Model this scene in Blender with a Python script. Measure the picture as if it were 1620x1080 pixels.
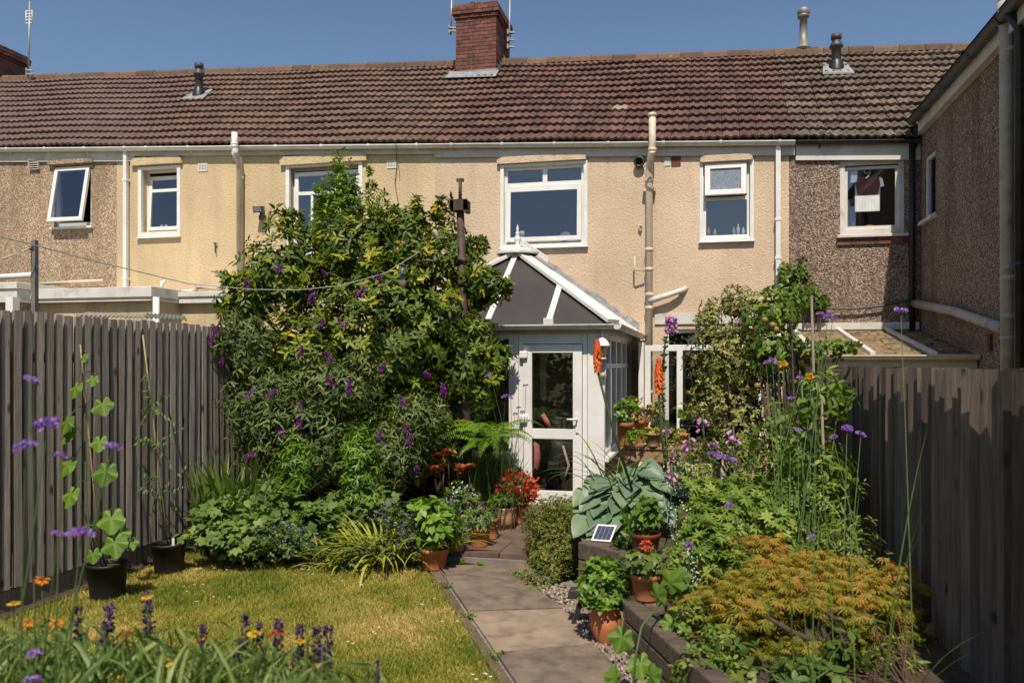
import bpy, math, random
import numpy as np
from mathutils import Vector, Matrix

for o in list(bpy.data.objects):
    bpy.data.objects.remove(o)
scene = bpy.context.scene
COL = scene.collection

# ------------------------------------------------------------------ camera
EYE = 1.8
FPX, CX, HZ = 1300.0, 810.0, 575.0        # focal length, centre, horizon in photograph pixels (1620 wide)
PSI = math.atan(305.0 / 1300.0)           # the camera looks this much to the left of the facade's normal
cam_d = bpy.data.cameras.new('camera')
cam = bpy.data.objects.new('camera', cam_d); COL.objects.link(cam)
cam.location = (0, 0, EYE)
cam.rotation_euler = (math.radians(90), 0, PSI)
cam_d.sensor_width = 36.0
cam_d.lens = FPX / 1620.0 * 36.0
cam_d.shift_y = (HZ - 540.0) / 1620.0
cam_d.clip_start = 0.05; cam_d.clip_end = 2000
cam_d.dof.use_dof = True
cam_d.dof.focus_distance = 10.5
cam_d.dof.aperture_fstop = 2.8
scene.camera = cam
scene.render.resolution_x = 1024; scene.render.resolution_y = 682

# ------------------------------------------------------------------ sky, sun, exposure
SUN_TO = Vector((0.16, -1.0, 1.50)).normalized()      # from the ground towards the sun
world = bpy.data.worlds.new('World'); scene.world = world
world.use_nodes = True
wn = world.node_tree.nodes; wl_ = world.node_tree.links
wn.clear()
sky = wn.new('ShaderNodeTexSky'); sky.sky_type = 'NISHITA'; sky.sun_disc = False
sky.sun_elevation = math.asin(SUN_TO.z)
sky.sun_rotation = math.atan2(SUN_TO.x, SUN_TO.y)
sky.altitude = 50; sky.air_density = 1.0; sky.dust_density = 0.7; sky.ozone_density = 2.6
bg = wn.new('ShaderNodeBackground'); bg.inputs[1].default_value = 0.1
wo = wn.new('ShaderNodeOutputWorld')
wl_.new(sky.outputs[0], bg.inputs[0]); wl_.new(bg.outputs[0], wo.inputs[0])
sun_d = bpy.data.lights.new('sun', 'SUN'); sun_d.energy = 5.0; sun_d.angle = math.radians(0.53); sun_d.color = (1.0, 0.91, 0.78)
sun = bpy.data.objects.new('sun', sun_d); COL.objects.link(sun)
sun.rotation_euler = SUN_TO.to_track_quat('Z', 'Y').to_euler(); sun.location = (3, -12, 20)
scene.view_settings.view_transform = 'Standard'
scene.view_settings.look = 'None'
scene.view_settings.exposure = 0.06
scene.view_settings.gamma = 1.0
scene.view_settings.use_curve_mapping = False
scene.render.engine = 'CYCLES'
scene.cycles.max_bounces = 8; scene.cycles.transparent_max_bounces = 16
scene.cycles.diffuse_bounces = 3; scene.cycles.caustics_reflective = False; scene.cycles.caustics_refractive = False
scene.cycles.use_denoising = True

# ------------------------------------------------------------------ helpers: pixel -> place
cP, sP = math.cos(PSI), math.sin(PSI)
def ray(x, y):
    u = (x - CX) / FPX
    return u * cP - sP, u * sP + cP, (HZ - y) / FPX
def PY(x, y, Y):
    r = ray(x, y); k = Y / r[1]
    return Vector((r[0] * k, Y, EYE + r[2] * k))
def PX(x, y, X):
    r = ray(x, y); k = X / r[0]
    return Vector((X, r[1] * k, EYE + r[2] * k))
def PZ(x, y, z):
    r = ray(x, y); k = (z - EYE) / r[2]
    return Vector((r[0] * k, r[1] * k, z))
def PD(x, y, d):
    r = ray(x, y)
    return Vector((r[0] * d, r[1] * d, EYE + r[2] * d))

# ------------------------------------------------------------------ helpers: materials
def _rgb(c): return (c[0], c[1], c[2], 1.0)
MATS = {}
def mat(name, col, col2=None, scale=6.0, detail=6.0, rough=0.6, bump=0.0, bscale=None, spec=0.4, metal=0.0,
        rnd=0.0, stretch=None, contrast=(0.35, 0.65), dirt=None, dirt_scale=1.2, dirt_range=(0.55, 0.75), bdist=0.01, knots=None):
    """procedural surface: two colours mixed by noise, optional second (dirt) noise, bump and a per-object change of tone"""
    m = bpy.data.materials.new(name); m.use_nodes = True
    nt = m.node_tree; N = nt.nodes; L = nt.links
    b = N['Principled BSDF']
    b.inputs['Roughness'].default_value = rough
    b.inputs['Metallic'].default_value = metal
    b.inputs['Specular IOR Level'].default_value = spec
    tc = N.new('ShaderNodeTexCoord'); oi = N.new('ShaderNodeObjectInfo')
    sc = N.new('ShaderNodeVectorMath'); sc.operation = 'MULTIPLY_ADD'
    comb = N.new('ShaderNodeCombineXYZ')
    mu = N.new('ShaderNodeMath'); mu.operation = 'MULTIPLY'; mu.inputs[1].default_value = 37.0
    L.new(oi.outputs['Random'], mu.inputs[0])
    for i in range(3): L.new(mu.outputs[0], comb.inputs[i])
    L.new(tc.outputs['Object'], sc.inputs[0])
    sc.inputs[1].default_value = stretch or (1, 1, 1)
    L.new(comb.outputs[0], sc.inputs[2])
    vec = sc.outputs[0]
    def noise(s, d=detail):
        n = N.new('ShaderNodeTexNoise'); n.inputs['Scale'].default_value = s; n.inputs['Detail'].default_value = d
        n.inputs['Roughness'].default_value = 0.6
        L.new(vec, n.inputs['Vector']); return n
    def ramp(src, a, c):
        r = N.new('ShaderNodeMapRange'); r.inputs[1].default_value = a; r.inputs[2].default_value = c
        L.new(src, r.inputs[0]); return r.outputs[0]
    def mix(fac, A, B, mode='MIX'):
        x = N.new('ShaderNodeMix'); x.data_type = 'RGBA'; x.blend_type = mode
        if isinstance(fac, float): x.inputs[0].default_value = fac
        else: L.new(fac, x.inputs[0])
        for k, v in ((6, A), (7, B)):
            if isinstance(v, tuple): x.inputs[k].default_value = v
            else: L.new(v, x.inputs[k])
        return x.outputs[2]
    out = _rgb(col)
    if col2 is not None:
        out = mix(ramp(noise(scale).outputs[0], *contrast), _rgb(col), _rgb(col2))
    if dirt is not None:
        out = mix(ramp(noise(dirt_scale, 8).outputs[0], *dirt_range), out, _rgb(dirt))
    if knots is not None:
        km = N.new('ShaderNodeMapping'); km.inputs['Scale'].default_value = (1, 1, 0.45); L.new(vec if stretch is None else tc.outputs['Object'], km.inputs[0])
        ka = N.new('ShaderNodeVectorMath'); L.new(km.outputs[0], ka.inputs[0]); L.new(comb.outputs[0], ka.inputs[1])
        kv = N.new('ShaderNodeTexVoronoi'); kv.inputs['Scale'].default_value = 6.5; L.new(ka.outputs[0], kv.inputs['Vector'])
        out = mix(ramp(kv.outputs['Distance'], 0.16, 0.05), out, _rgb(knots))
    if rnd > 0:
        r = N.new('ShaderNodeMapRange'); r.inputs[3].default_value = 1 - rnd; r.inputs[4].default_value = 1 + rnd
        L.new(oi.outputs['Random'], r.inputs[0])
        h = N.new('ShaderNodeHueSaturation')
        L.new(r.outputs[0], h.inputs['Value'])
        if isinstance(out, tuple): h.inputs['Color'].default_value = out
        else: L.new(out, h.inputs['Color'])
        out = h.outputs[0]
    if isinstance(out, tuple): b.inputs['Base Color'].default_value = out
    else: L.new(out, b.inputs['Base Color'])
    if bump > 0:
        bn = N.new('ShaderNodeBump'); bn.inputs['Strength'].default_value = bump; bn.inputs['Distance'].default_value = bdist
        L.new(noise(bscale or scale * 3).outputs[0], bn.inputs['Height']); L.new(bn.outputs[0], b.inputs['Normal'])
    MATS[name] = m
    return m

def leafmat(name, cols, rough=0.45, trans=0.3, spec=0.4, bump=0.0, tone=(1, 1, 1)):
    """cols: 2-4 colours picked leaf by leaf through the mesh attribute 'tint'"""
    m = bpy.data.materials.new(name); m.use_nodes = True
    nt = m.node_tree; N = nt.nodes; L = nt.links
    b = N['Principled BSDF']; b.inputs['Roughness'].default_value = rough; b.inputs['Specular IOR Level'].default_value = spec
    at = N.new('ShaderNodeAttribute'); at.attribute_name = 'tint'
    cr = N.new('ShaderNodeValToRGB')
    el = cr.color_ramp.elements
    while len(el) < len(cols): el.new(0.5)
    for i, c in enumerate(cols):
        el[i].position = i / (len(cols) - 1); el[i].color = _rgb((c[0] * tone[0], c[1] * tone[1], c[2] * tone[2]))
    L.new(at.outputs['Fac'], cr.inputs[0])
    tc = N.new('ShaderNodeTexCoord')
    nz = N.new('ShaderNodeTexNoise'); nz.inputs['Scale'].default_value = 40; nz.inputs['Detail'].default_value = 3
    L.new(tc.outputs['Object'], nz.inputs['Vector'])
    mr = N.new('ShaderNodeMapRange'); mr.inputs[3].default_value = 0.75; mr.inputs[4].default_value = 1.25
    L.new(nz.outputs[0], mr.inputs[0])
    hv = N.new('ShaderNodeHueSaturation'); L.new(mr.outputs[0], hv.inputs['Value']); L.new(cr.outputs[0], hv.inputs['Color'])
    L.new(hv.outputs[0], b.inputs['Base Color'])
    if bump > 0:
        bn = N.new('ShaderNodeBump'); bn.inputs['Strength'].default_value = bump; bn.inputs['Distance'].default_value = 0.004
        L.new(nz.outputs[0], bn.inputs['Height']); L.new(bn.outputs[0], b.inputs['Normal'])
    if trans > 0:
        tr = N.new('ShaderNodeBsdfTranslucent')
        h2 = N.new('ShaderNodeHueSaturation'); h2.inputs['Saturation'].default_value = 1.15; h2.inputs['Value'].default_value = 1.3
        L.new(hv.outputs[0], h2.inputs['Color']); L.new(h2.outputs[0], tr.inputs['Color'])
        mx = N.new('ShaderNodeMixShader'); mx.inputs[0].default_value = trans
        L.new(b.outputs[0], mx.inputs[1]); L.new(tr.outputs[0], mx.inputs[2])
        L.new(mx.outputs[0], N['Material Output'].inputs['Surface'])
    MATS[name] = m
    return m

def glassmat(name, tint=(0.75, 0.8, 0.82), refl=0.16):
    m = bpy.data.materials.new(name); m.use_nodes = True
    N = m.node_tree.nodes; L = m.node_tree.links
    N.remove(N['Principled BSDF'])
    tr = N.new('ShaderNodeBsdfTransparent'); tr.inputs[0].default_value = _rgb(tint)
    gl = N.new('ShaderNodeBsdfGlossy'); gl.inputs['Roughness'].default_value = 0.015
    lw = N.new('ShaderNodeFresnel'); lw.inputs[0].default_value = 1.5
    ad = N.new('ShaderNodeMath'); ad.operation = 'ADD'; ad.inputs[1].default_value = refl - 0.04; ad.use_clamp = True
    ge = N.new('ShaderNodeNewGeometry'); io = N.new('ShaderNodeMix'); io.inputs[2].default_value = 1.5; io.inputs[3].default_value = 1 / 1.5   # the same pane from both sides
    L.new(ge.outputs['Backfacing'], io.inputs[0]); L.new(io.outputs[0], lw.inputs[0])
    L.new(lw.outputs[0], ad.inputs[0])
    mx = N.new('ShaderNodeMixShader'); L.new(ad.outputs[0], mx.inputs[0]); L.new(tr.outputs[0], mx.inputs[1]); L.new(gl.outputs[0], mx.inputs[2])
    L.new(mx.outputs[0], N['Material Output'].inputs['Surface'])
    return m

def stonewall(name, lo, hi, vscale, bump, rough=0.9, pebble=False, dirt=None, spec=0.2, mossy=None):
    """roughcast render (soft lumps) or pebbledash (cells of different tone), with rain-washed patches"""
    m = bpy.data.materials.new(name); m.use_nodes = True
    N = m.node_tree.nodes; L = m.node_tree.links
    b = N['Principled BSDF']; b.inputs['Roughness'].default_value = rough; b.inputs['Specular IOR Level'].default_value = spec
    tc = N.new('ShaderNodeTexCoord')
    nz = N.new('ShaderNodeTexNoise'); nz.inputs['Scale'].default_value = 0.9; nz.inputs['Detail'].default_value = 8
    L.new(tc.outputs['Object'], nz.inputs['Vector'])
    if pebble:
        v = N.new('ShaderNodeTexVoronoi'); v.inputs['Scale'].default_value = vscale; L.new(tc.outputs['Object'], v.inputs['Vector'])
        sp = N.new('ShaderNodeSeparateColor'); L.new(v.outputs['Color'], sp.inputs[0])
        cr = N.new('ShaderNodeValToRGB'); e = cr.color_ramp.elements
        e[0].position = 0.0; e[0].color = _rgb(lo); e[1].position = 1.0; e[1].color = _rgb(hi)
        k = e.new(0.55); k.color = _rgb(tuple(lo[i] * 0.55 + hi[i] * 0.35 for i in range(3)))
        L.new(sp.outputs[0], cr.inputs[0]); base = cr.outputs[0]; hgt = v.outputs['Distance']
    else:
        v = N.new('ShaderNodeTexNoise'); v.inputs['Scale'].default_value = vscale; v.inputs['Detail'].default_value = 4; v.inputs['Roughness'].default_value = 0.55
        v.inputs['Distortion'].default_value = 0.6
        L.new(tc.outputs['Object'], v.inputs['Vector'])
        mr = N.new('ShaderNodeMapRange'); mr.inputs[1].default_value = 0.3; mr.inputs[2].default_value = 0.62
        L.new(v.outputs[0], mr.inputs[0])
        mx = N.new('ShaderNodeMix'); mx.data_type = 'RGBA'; L.new(mr.outputs[0], mx.inputs[0])
        mx.inputs[6].default_value = _rgb(lo); mx.inputs[7].default_value = _rgb(hi); base = mx.outputs[2]; hgt = v.outputs[0]
    mr2 = N.new('ShaderNodeMapRange'); mr2.inputs[1].default_value = 0.35; mr2.inputs[2].default_value = 0.72; mr2.inputs[3].default_value = 1.06; mr2.inputs[4].default_value = 0.84
    L.new(nz.outputs[0], mr2.inputs[0])
    hs = N.new('ShaderNodeHueSaturation'); L.new(mr2.outputs[0], hs.inputs['Value']); L.new(base, hs.inputs['Color'])
    out = hs.outputs[0]
    if dirt is not None:
        # vertical rain streaks
        mp = N.new('ShaderNodeMapping'); mp.inputs['Scale'].default_value = (2.6, 2.6, 0.35); L.new(tc.outputs['Object'], mp.inputs[0])
        n2 = N.new('ShaderNodeTexNoise'); n2.inputs['Scale'].default_value = 1.3; n2.inputs['Detail'].default_value = 7; L.new(mp.outputs[0], n2.inputs['Vector'])
        r3 = N.new('ShaderNodeMapRange'); r3.inputs[1].default_value = 0.50; r3.inputs[2].default_value = 0.78; r3.inputs[4].default_value = 0.75
        L.new(n2.outputs[0], r3.inputs[0])
        m3 = N.new('ShaderNodeMix'); m3.data_type = 'RGBA'; L.new(r3.outputs[0], m3.inputs[0]); L.new(out, m3.inputs[6]); m3.inputs[7].default_value = _rgb(dirt)
        out = m3.outputs[2]
    L.new(out, b.inputs['Base Color'])
    bn = N.new('ShaderNodeBump'); bn.inputs['Strength'].default_value = bump; bn.inputs['Distance'].default_value = 0.03
    L.new(hgt, bn.inputs['Height']); L.new(bn.outputs[0], b.inputs['Normal'])
    return m

# ------------------------------------------------------------------ helpers: meshes and objects
WLOC = {}
class MB:
    def __init__(s): s.v = []; s.f = []; s.sm = []
    def quad(s, *p, smooth=False):
        n = len(s.v); s.v += [tuple(q) for q in p]; s.f.append(tuple(range(n, n + len(p)))); s.sm.append(smooth); return s
    def hexa(s, p):            # p: 4 bottom (counter-clockwise from above), 4 top
        n = len(s.v); s.v += [tuple(q) for q in p]
        for f in ((3, 2, 1, 0), (4, 5, 6, 7), (0, 1, 5, 4), (1, 2, 6, 5), (2, 3, 7, 6), (3, 0, 4, 7)):
            s.f.append(tuple(n + i for i in f)); s.sm.append(False)
        return s
    def box(s, x0, x1, y0, y1, z0, z1):
        return s.hexa([(x0, y0, z0), (x1, y0, z0), (x1, y1, z0), (x0, y1, z0), (x0, y0, z1), (x1, y0, z1), (x1, y1, z1), (x0, y1, z1)])
    def bar(s, p, q, w, h, up=(0, 0, 1)):
        p = Vector(p); q = Vector(q); d = (q - p).normalized(); u = Vector(up)
        r = d.cross(u)
        if r.length < 1e-5: r = d.cross(Vector((1, 0, 0)))
        r.normalize(); u = r.cross(d).normalized(); r = r * w / 2; u = u * h / 2
        return s.hexa([p - r - u, p + r - u, q + r - u, q - r - u, p - r + u, p + r + u, q + r + u, q - r + u])
    def tube(s, pts, r, n=8, cap=True):
        pts = [Vector(p) for p in pts]; m = len(pts)
        rs = r if isinstance(r, (list, tuple)) else [r] * m
        base = len(s.v); a = None
        for i in range(m):
            d = (pts[min(i + 1, m - 1)] - pts[max(i - 1, 0)]).normalized()
            if a is None:
                a = d.orthogonal().normalized()
            else:
                a = (a - d * a.dot(d))
                a = a.normalized() if a.length > 1e-6 else d.orthogonal().normalized()
            bb = d.cross(a)
            for k in range(n):
                t = 2 * math.pi * k / n
                s.v.append(tuple(pts[i] + (a * math.cos(t) + bb * math.sin(t)) * rs[i]))
        for i in range(m - 1):
            for k in range(n):
                k2 = (k + 1) % n
                s.f.append((base + i * n + k, base + i * n + k2, base + (i + 1) * n + k2, base + (i + 1) * n + k)); s.sm.append(True)
        if cap:
            s.f.append(tuple(base + k for k in reversed(range(n)))); s.sm.append(False)
            s.f.append(tuple(base + (m - 1) * n + k for k in range(n))); s.sm.append(False)
        return s
    def lathe(s, c, prof, n=20, axis=None):
        c = Vector(c); base = len(s.v)
        for r, z in prof:
            for k in range(n):
                t = 2 * math.pi * k / n
                p = Vector((r * math.cos(t), r * math.sin(t), z))
                if axis is not None: p = axis @ p
                s.v.append(tuple(c + p))
        for i in range(len(prof) - 1):
            for k in range(n):
                k2 = (k + 1) % n
                s.f.append((base + i * n + k, base + i * n + k2, base + (i + 1) * n + k2, base + (i + 1) * n + k)); s.sm.append(True)
        return s
    def ico(s, c, r, n=1):
        c = Vector(c)
        for i in range(6):
            pass
        prof = [(r * math.sin(math.pi * k / 6), -r * math.cos(math.pi * k / 6)) for k in range(7)]
        return s.lathe(c, prof, 8)
    def mesh(s, name, center=True):
        v = np.array(s.v, dtype=float)
        c = (v.min(0) + v.max(0)) / 2 if center else np.zeros(3)
        me = bpy.data.meshes.new(name); me.from_pydata([tuple(q) for q in (v - c)], [], s.f)
        me.polygons.foreach_set('use_smooth', s.sm); me.update()
        return me, Vector(c)
    def build(s, name, m, parent=None, kind=None, bevel=0.0):
        me, c = s.mesh(name)
        o = link(name, me, c, parent)
        if m: me.materials.append(m)
        if kind: o['kind'] = kind
        if bevel:
            b = o.modifiers.new('bevel', 'BEVEL'); b.width = bevel; b.segments = 2; b.limit_method = 'ANGLE'; b.angle_limit = 0.7
        return o
def link(name, data, wloc, parent=None, rot=None, scale=None):
    o = bpy.data.objects.new(name, data); COL.objects.link(o)
    WLOC[o.name] = Vector(wloc)
    if parent is not None:
        o.parent = parent; o.location = Vector(wloc) - WLOC[parent.name]
    else: o.location = Vector(wloc)
    if rot is not None: o.rotation_euler = rot
    if scale is not None: o.scale = scale
    return o
def tag(o, label, cat, group=None):
    o['label'] = label; o['category'] = cat
    if group: o['group'] = group
    return o
def thing(name, label, cat, loc, group=None):
    o = link(name, None, loc); o.empty_display_size = 0.1
    return tag(o, label, cat, group)
def struct(o): o['kind'] = 'structure'; return o

# ------------------------------------------------------------------ helpers: leaves by the thousand
def nrm(a):
    l = np.linalg.norm(a, axis=-1, keepdims=True); l[l < 1e-9] = 1; return a / l
def T_lance(w=0.35, fold=0.18, droop=0.15, curl=0.0):
    rib = [(0, 0.0, 0), (0, 0.35, -droop * .12 + 0.02), (0, 0.7, -droop * .5), (0, 1.0, -droop)]
    h = w / 2
    sd = [(0.30, h * 0.92), (0.68, h * 0.85)]
    v = list(rib)
    for sg in (-1, 1):
        for t, ww in sd: v.append((sg * ww, t, -droop * t * t + fold * ww))
    f = [(0, 6, 1), (0, 1, 4), (1, 6, 7), (1, 7, 2), (4, 1, 2), (4, 2, 5), (2, 7, 3), (5, 2, 3)]
    return np.array(v, float), np.array(f)
def T_lobed(nl=5, depth=0.35, cup=0.12, tooth=0.0, rag=0.0, seed=1):
    rr = random.Random(seed)
    pts = [(0.0, 0.42, 0.0)]
    M = nl * 4
    for i in range(M + 1):
        a = -160 + 320.0 * i / M
        ph = (i % 4) / 4.0
        lob = 0.5 + 0.5 * math.cos(2 * math.pi * ph + math.pi)      # 0 at the notch, 1 at the tip
        r = 0.56 * (1 - depth * (1 - lob)) * (0.82 + 0.18 * math.cos(math.radians(a)))
        r *= 1 + rag * (rr.random() - .5)
        x = r * math.sin(math.radians(a)); y = 0.42 + r * math.cos(math.radians(a))
        pts.append((x, y, -cup * (x * x + (y - .42) ** 2) * 2 + (0.03 if i % 4 == 2 else -0.02)))
    f = [(0, i + 1, i + 2) for i in range(M)]
    return np.array(pts, float), np.array(f)
def T_petal(): return np.array([(0, 0, 0), (-.4, .6, .1), (0, 1, 0), (.4, .6, .1)], float), np.array([(0, 3, 2), (0, 2, 1)])
class Foliage:
    def __init__(s): s.V = []; s.F = []; s.T = []; s.n = 0
    def add(s, tmpl, pos, dirs, ups, scale, tint, wscale=None):
        v, f = tmpl
        pos = np.asarray(pos, float); N = len(pos)
        if N == 0: return
        y = nrm(np.asarray(dirs, float)); x = nrm(np.cross(y, np.asarray(ups, float) + 1e-4)); z = np.cross(x, y)
        sc = np.broadcast_to(np.asarray(scale, float), (N,))[:, None, None]
        vx = v[None, :, 0:1]
        if wscale is not None: vx = vx * np.asarray(wscale)[:, None, None]
        P = pos[:, None, :] + sc * (vx * x[:, None, :] + v[None, :, 1:2] * y[:, None, :] + v[None, :, 2:3] * z[:, None, :])
        s.V.append(P.reshape(-1, 3))
        k = len(v)
        s.F.append((f[None] + (np.arange(N) * k)[:, None, None] + s.n).reshape(-1, 3))
        s.T.append(np.repeat(np.broadcast_to(np.asarray(tint, float), (N,)), len(f)))
        s.n += N * k
    def strip(s, pts, widths, side, tint, fold=0.0):
        """one strap leaf along pts"""
        pts = np.asarray(pts, float); m = len(pts); side = np.asarray(side, float)
        d = np.gradient(pts, axis=0); x = nrm(np.broadcast_to(side, d.shape) - nrm(d) * np.sum(nrm(d) * side, axis=1, keepdims=True))
        w = np.asarray(widths, float)[:, None] / 2
        nn = np.cross(nrm(d), x)
        a = pts - x * w + nn * w * fold; b = pts + x * w + nn * w * fold
        s.V.append(np.concatenate([a, pts, b])); i = np.arange(m - 1)
        F = []
        for o1, o2 in ((0, m), (m, 2 * m)):
            F += [np.stack([i + o1, i + o2, i + o2 + 1], 1), np.stack([i + o1, i + o2 + 1, i + o1 + 1], 1)]
        F = np.concatenate(F) + s.n
        s.F.append(F); s.T.append(np.full(len(F), tint)); s.n += 3 * m
    def mesh(s, name, center=True):
        V = np.concatenate(s.V); F = np.concatenate(s.F); T = np.clip(np.concatenate(s.T), 0, 1)
        c = (V.min(0) + V.max(0)) / 2 if center else np.zeros(3); V = V - c
        me = bpy.data.meshes.new(name)
        me.vertices.add(len(V)); me.vertices.foreach_set('co', V.astype(np.float32).ravel())
        me.loops.add(len(F) * 3); me.loops.foreach_set('vertex_index', F.astype(np.int32).ravel())
        me.polygons.add(len(F)); me.polygons.foreach_set('loop_start', np.arange(0, len(F) * 3, 3, dtype=np.int32))
        me.polygons.foreach_set('use_smooth', np.ones(len(F), dtype=bool))
        at = me.attributes.new('tint', 'FLOAT', 'FACE'); at.data.foreach_set('value', T.astype(np.float32))
        me.update(calc_edges=True); me.validate()
        return me, Vector(c)
    def build(s, name, m, parent=None, kind='stuff'):
        me, c = s.mesh(name); me.materials.append(m)
        o = link(name, me, c, parent)
        if kind: o['kind'] = kind
        return o
def ell_points(rng, ells, n, inner=0.45, power=0.5):
    """points through the outer shell of a union of ellipsoids; also the outward direction"""
    w = np.array([e[3] * e[4] + e[4] * e[5] + e[3] * e[5] for e in ells]); w = w / w.sum()
    idx = rng.choice(len(ells), n, p=w)
    E = np.array(ells, float)[idx]
    d = nrm(rng.normal(size=(n, 3)))
    r = inner + (1.04 - inner) * rng.random(n) ** power
    p = E[:, :3] + d * r[:, None] * E[:, 3:6]
    o = nrm(d / E[:, 3:6])
    return p, o
def rosettes(fo, tmpl, rng, P, A, k, size, spread=0.35, tint=(0.5, 0.2), jit=0.25):
    """k leaves fanned round the axis A at every point P"""
    n = len(P)
    ref = nrm(rng.normal(size=(n, 3))); X = nrm(np.cross(A, ref)); Y = np.cross(A, X)
    t0 = np.clip(rng.normal(tint[0], tint[1], n), 0, 1)
    for j in range(k):
        th = 2 * math.pi * j / k + rng.normal(0, 0.25, n)
        el = spread + rng.normal(0, jit, n)
        rad = X * np.cos(th)[:, None] + Y * np.sin(th)[:, None]
        D = rad * np.cos(el)[:, None] + A * np.sin(el)[:, None]
        U = A * np.cos(el)[:, None] - rad * np.sin(el)[:, None]
        fo.add(tmpl, P + rng.normal(0, size * 0.12, (n, 3)), D, U, size * rng.uniform(0.7, 1.2, n), np.clip(t0 + rng.normal(0, 0.1, n), 0, 1))
def px_ell(x, y, d, rx, rz, ry=None):
    """ellipsoid seen at pixel x,y at depth d with radii in photograph pixels (ry in metres)"""
    c = PD(x, y, d); k = d / FPX
    return (c.x, c.y, c.z, rx * k, ry if ry is not None else rx * k * 0.8, rz * k)
def curve_pts(a, b, sag=(0, 0, 0), n=8):
    a = Vector(a); b = Vector(b); s_ = Vector(sag)
    return [a.lerp(b, i / (n - 1)) + s_ * (4 * (i / (n - 1)) * (1 - i / (n - 1))) for i in range(n)]
# ================================================================== MATERIALS OF THE HOUSES
render_peach = stonewall('render_peach', (0.585, 0.43, 0.29), (0.69, 0.535, 0.385), 36.0, 0.6, dirt=(0.50, 0.37, 0.25))
render_cream = stonewall('render_cream', (0.56, 0.415, 0.235), (0.665, 0.515, 0.315), 36.0, 0.6, dirt=(0.47, 0.37, 0.22))
render_soft = stonewall('render_soft', (0.50, 0.38, 0.22), (0.60, 0.48, 0.29), 30.0, 0.4, dirt=(0.30, 0.25, 0.17))
pebble_tan = stonewall('pebbledash_tan', (0.22, 0.145, 0.095), (0.80, 0.60, 0.42), 64.0, 0.6, pebble=True, dirt=(0.22, 0.16, 0.11))
pebble_brown = stonewall('pebbledash_brown', (0.085, 0.055, 0.042), (0.62, 0.45, 0.34), 64.0, 0.6, pebble=True, dirt=(0.12, 0.085, 0.065))
concrete = mat('concrete', (0.24, 0.215, 0.18), (0.15, 0.135, 0.11), scale=7, bump=0.4, bscale=60, rough=0.9, dirt=(0.09, 0.08, 0.06), dirt_scale=2.2)
upvc = mat('white_upvc', (0.80, 0.79, 0.76), (0.70, 0.68, 0.63), scale=2.5, rough=0.32, spec=0.5, dirt=(0.55, 0.51, 0.44), dirt_scale=3.0, dirt_range=(0.6, 0.9))
upvc_old = mat('weathered_upvc', (0.68, 0.655, 0.60), (0.56, 0.53, 0.47), scale=3.0, rough=0.45, dirt=(0.33, 0.29, 0.22), dirt_scale=4.0, dirt_range=(0.55, 0.85))
fascia_grey = mat('fascia_paint', (0.60, 0.57, 0.52), (0.50, 0.47, 0.42), scale=3.0, rough=0.5, dirt=(0.30, 0.26, 0.2), dirt_scale=4.0, dirt_range=(0.58, 0.85))
pipe_cream = mat('cream_pipe_paint', (0.66, 0.56, 0.43), (0.55, 0.46, 0.34), scale=5, rough=0.5, dirt=(0.30, 0.22, 0.14), dirt_scale=6, dirt_range=(0.6, 0.8))
pipe_grey = mat('grey_pipe', (0.52, 0.46, 0.39), (0.40, 0.35, 0.29), scale=4, rough=0.45, dirt=(0.2, 0.18, 0.15), dirt_scale=5)
black_plastic = mat('black_plastic', (0.018, 0.018, 0.02), (0.035, 0.034, 0.033), scale=5, rough=0.4)
flue_grey = mat('flue_grey', (0.055, 0.056, 0.06), (0.085, 0.085, 0.085), scale=6, rough=0.5)
flue_steel = mat('flue_steel', (0.30, 0.285, 0.26), (0.22, 0.205, 0.185), scale=9, rough=0.55, metal=0.3, dirt=(0.12, 0.09, 0.06), dirt_scale=6)
lead = mat('lead_flashing', (0.30, 0.31, 0.32), (0.19, 0.20, 0.21), scale=9, rough=0.6, bump=0.5, bscale=20, dirt=(0.5, 0.48, 0.42), dirt_scale=7)
mortar = mat('mortar', (0.26, 0.235, 0.20), (0.17, 0.15, 0.13), scale=14, rough=0.95, bump=0.5)
brick_m = mat('red_brick', (0.225, 0.082, 0.056), (0.15, 0.054, 0.04), scale=16, rough=0.9, bump=0.4, rnd=0.28, dirt=(0.075, 0.05, 0.042), dirt_scale=4, dirt_range=(0.46, 0.70))
tile_brown = mat('roof_tile_brown', (0.175, 0.102, 0.070), (0.12, 0.074, 0.053), scale=9, rough=0.85, bump=0.3, bscale=60, rnd=0.2, dirt=(0.05, 0.042, 0.033), dirt_scale=5, dirt_range=(0.56, 0.72))
tile_red = mat('roof_tile_redbrown', (0.158, 0.080, 0.056), (0.102, 0.056, 0.042), scale=8, rough=0.85, bump=0.3, bscale=60, rnd=0.28, dirt=(0.045, 0.036, 0.028), dirt_scale=5, dirt_range=(0.53, 0.70))
tile_plum = mat('roof_tile_plum', (0.160, 0.100, 0.078), (0.13, 0.083, 0.066), scale=9, rough=0.85, bump=0.25, bscale=60, rnd=0.12)
tile_buff = mat('roof_tile_buff', (0.185, 0.135, 0.092), (0.12, 0.085, 0.06), scale=10, rough=0.9, bump=0.4, bscale=60, rnd=0.25, dirt=(0.03, 0.026, 0.02), dirt_scale=13, dirt_range=(0.51, 0.60))
tile_pale = mat('roof_tile_pale', (0.36, 0.29, 0.22), (0.22, 0.17, 0.13), scale=14, rough=0.9)
ridge_m = mat('ridge_tile', (0.17, 0.095, 0.06), (0.10, 0.066, 0.048), scale=8, rough=0.9, bump=0.4, rnd=0.3, dirt=(0.20, 0.135, 0.05), dirt_scale=8, dirt_range=(0.56, 0.7))
underlay = mat('roof_underlay', (0.02, 0.017, 0.015), rough=0.95)
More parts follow.
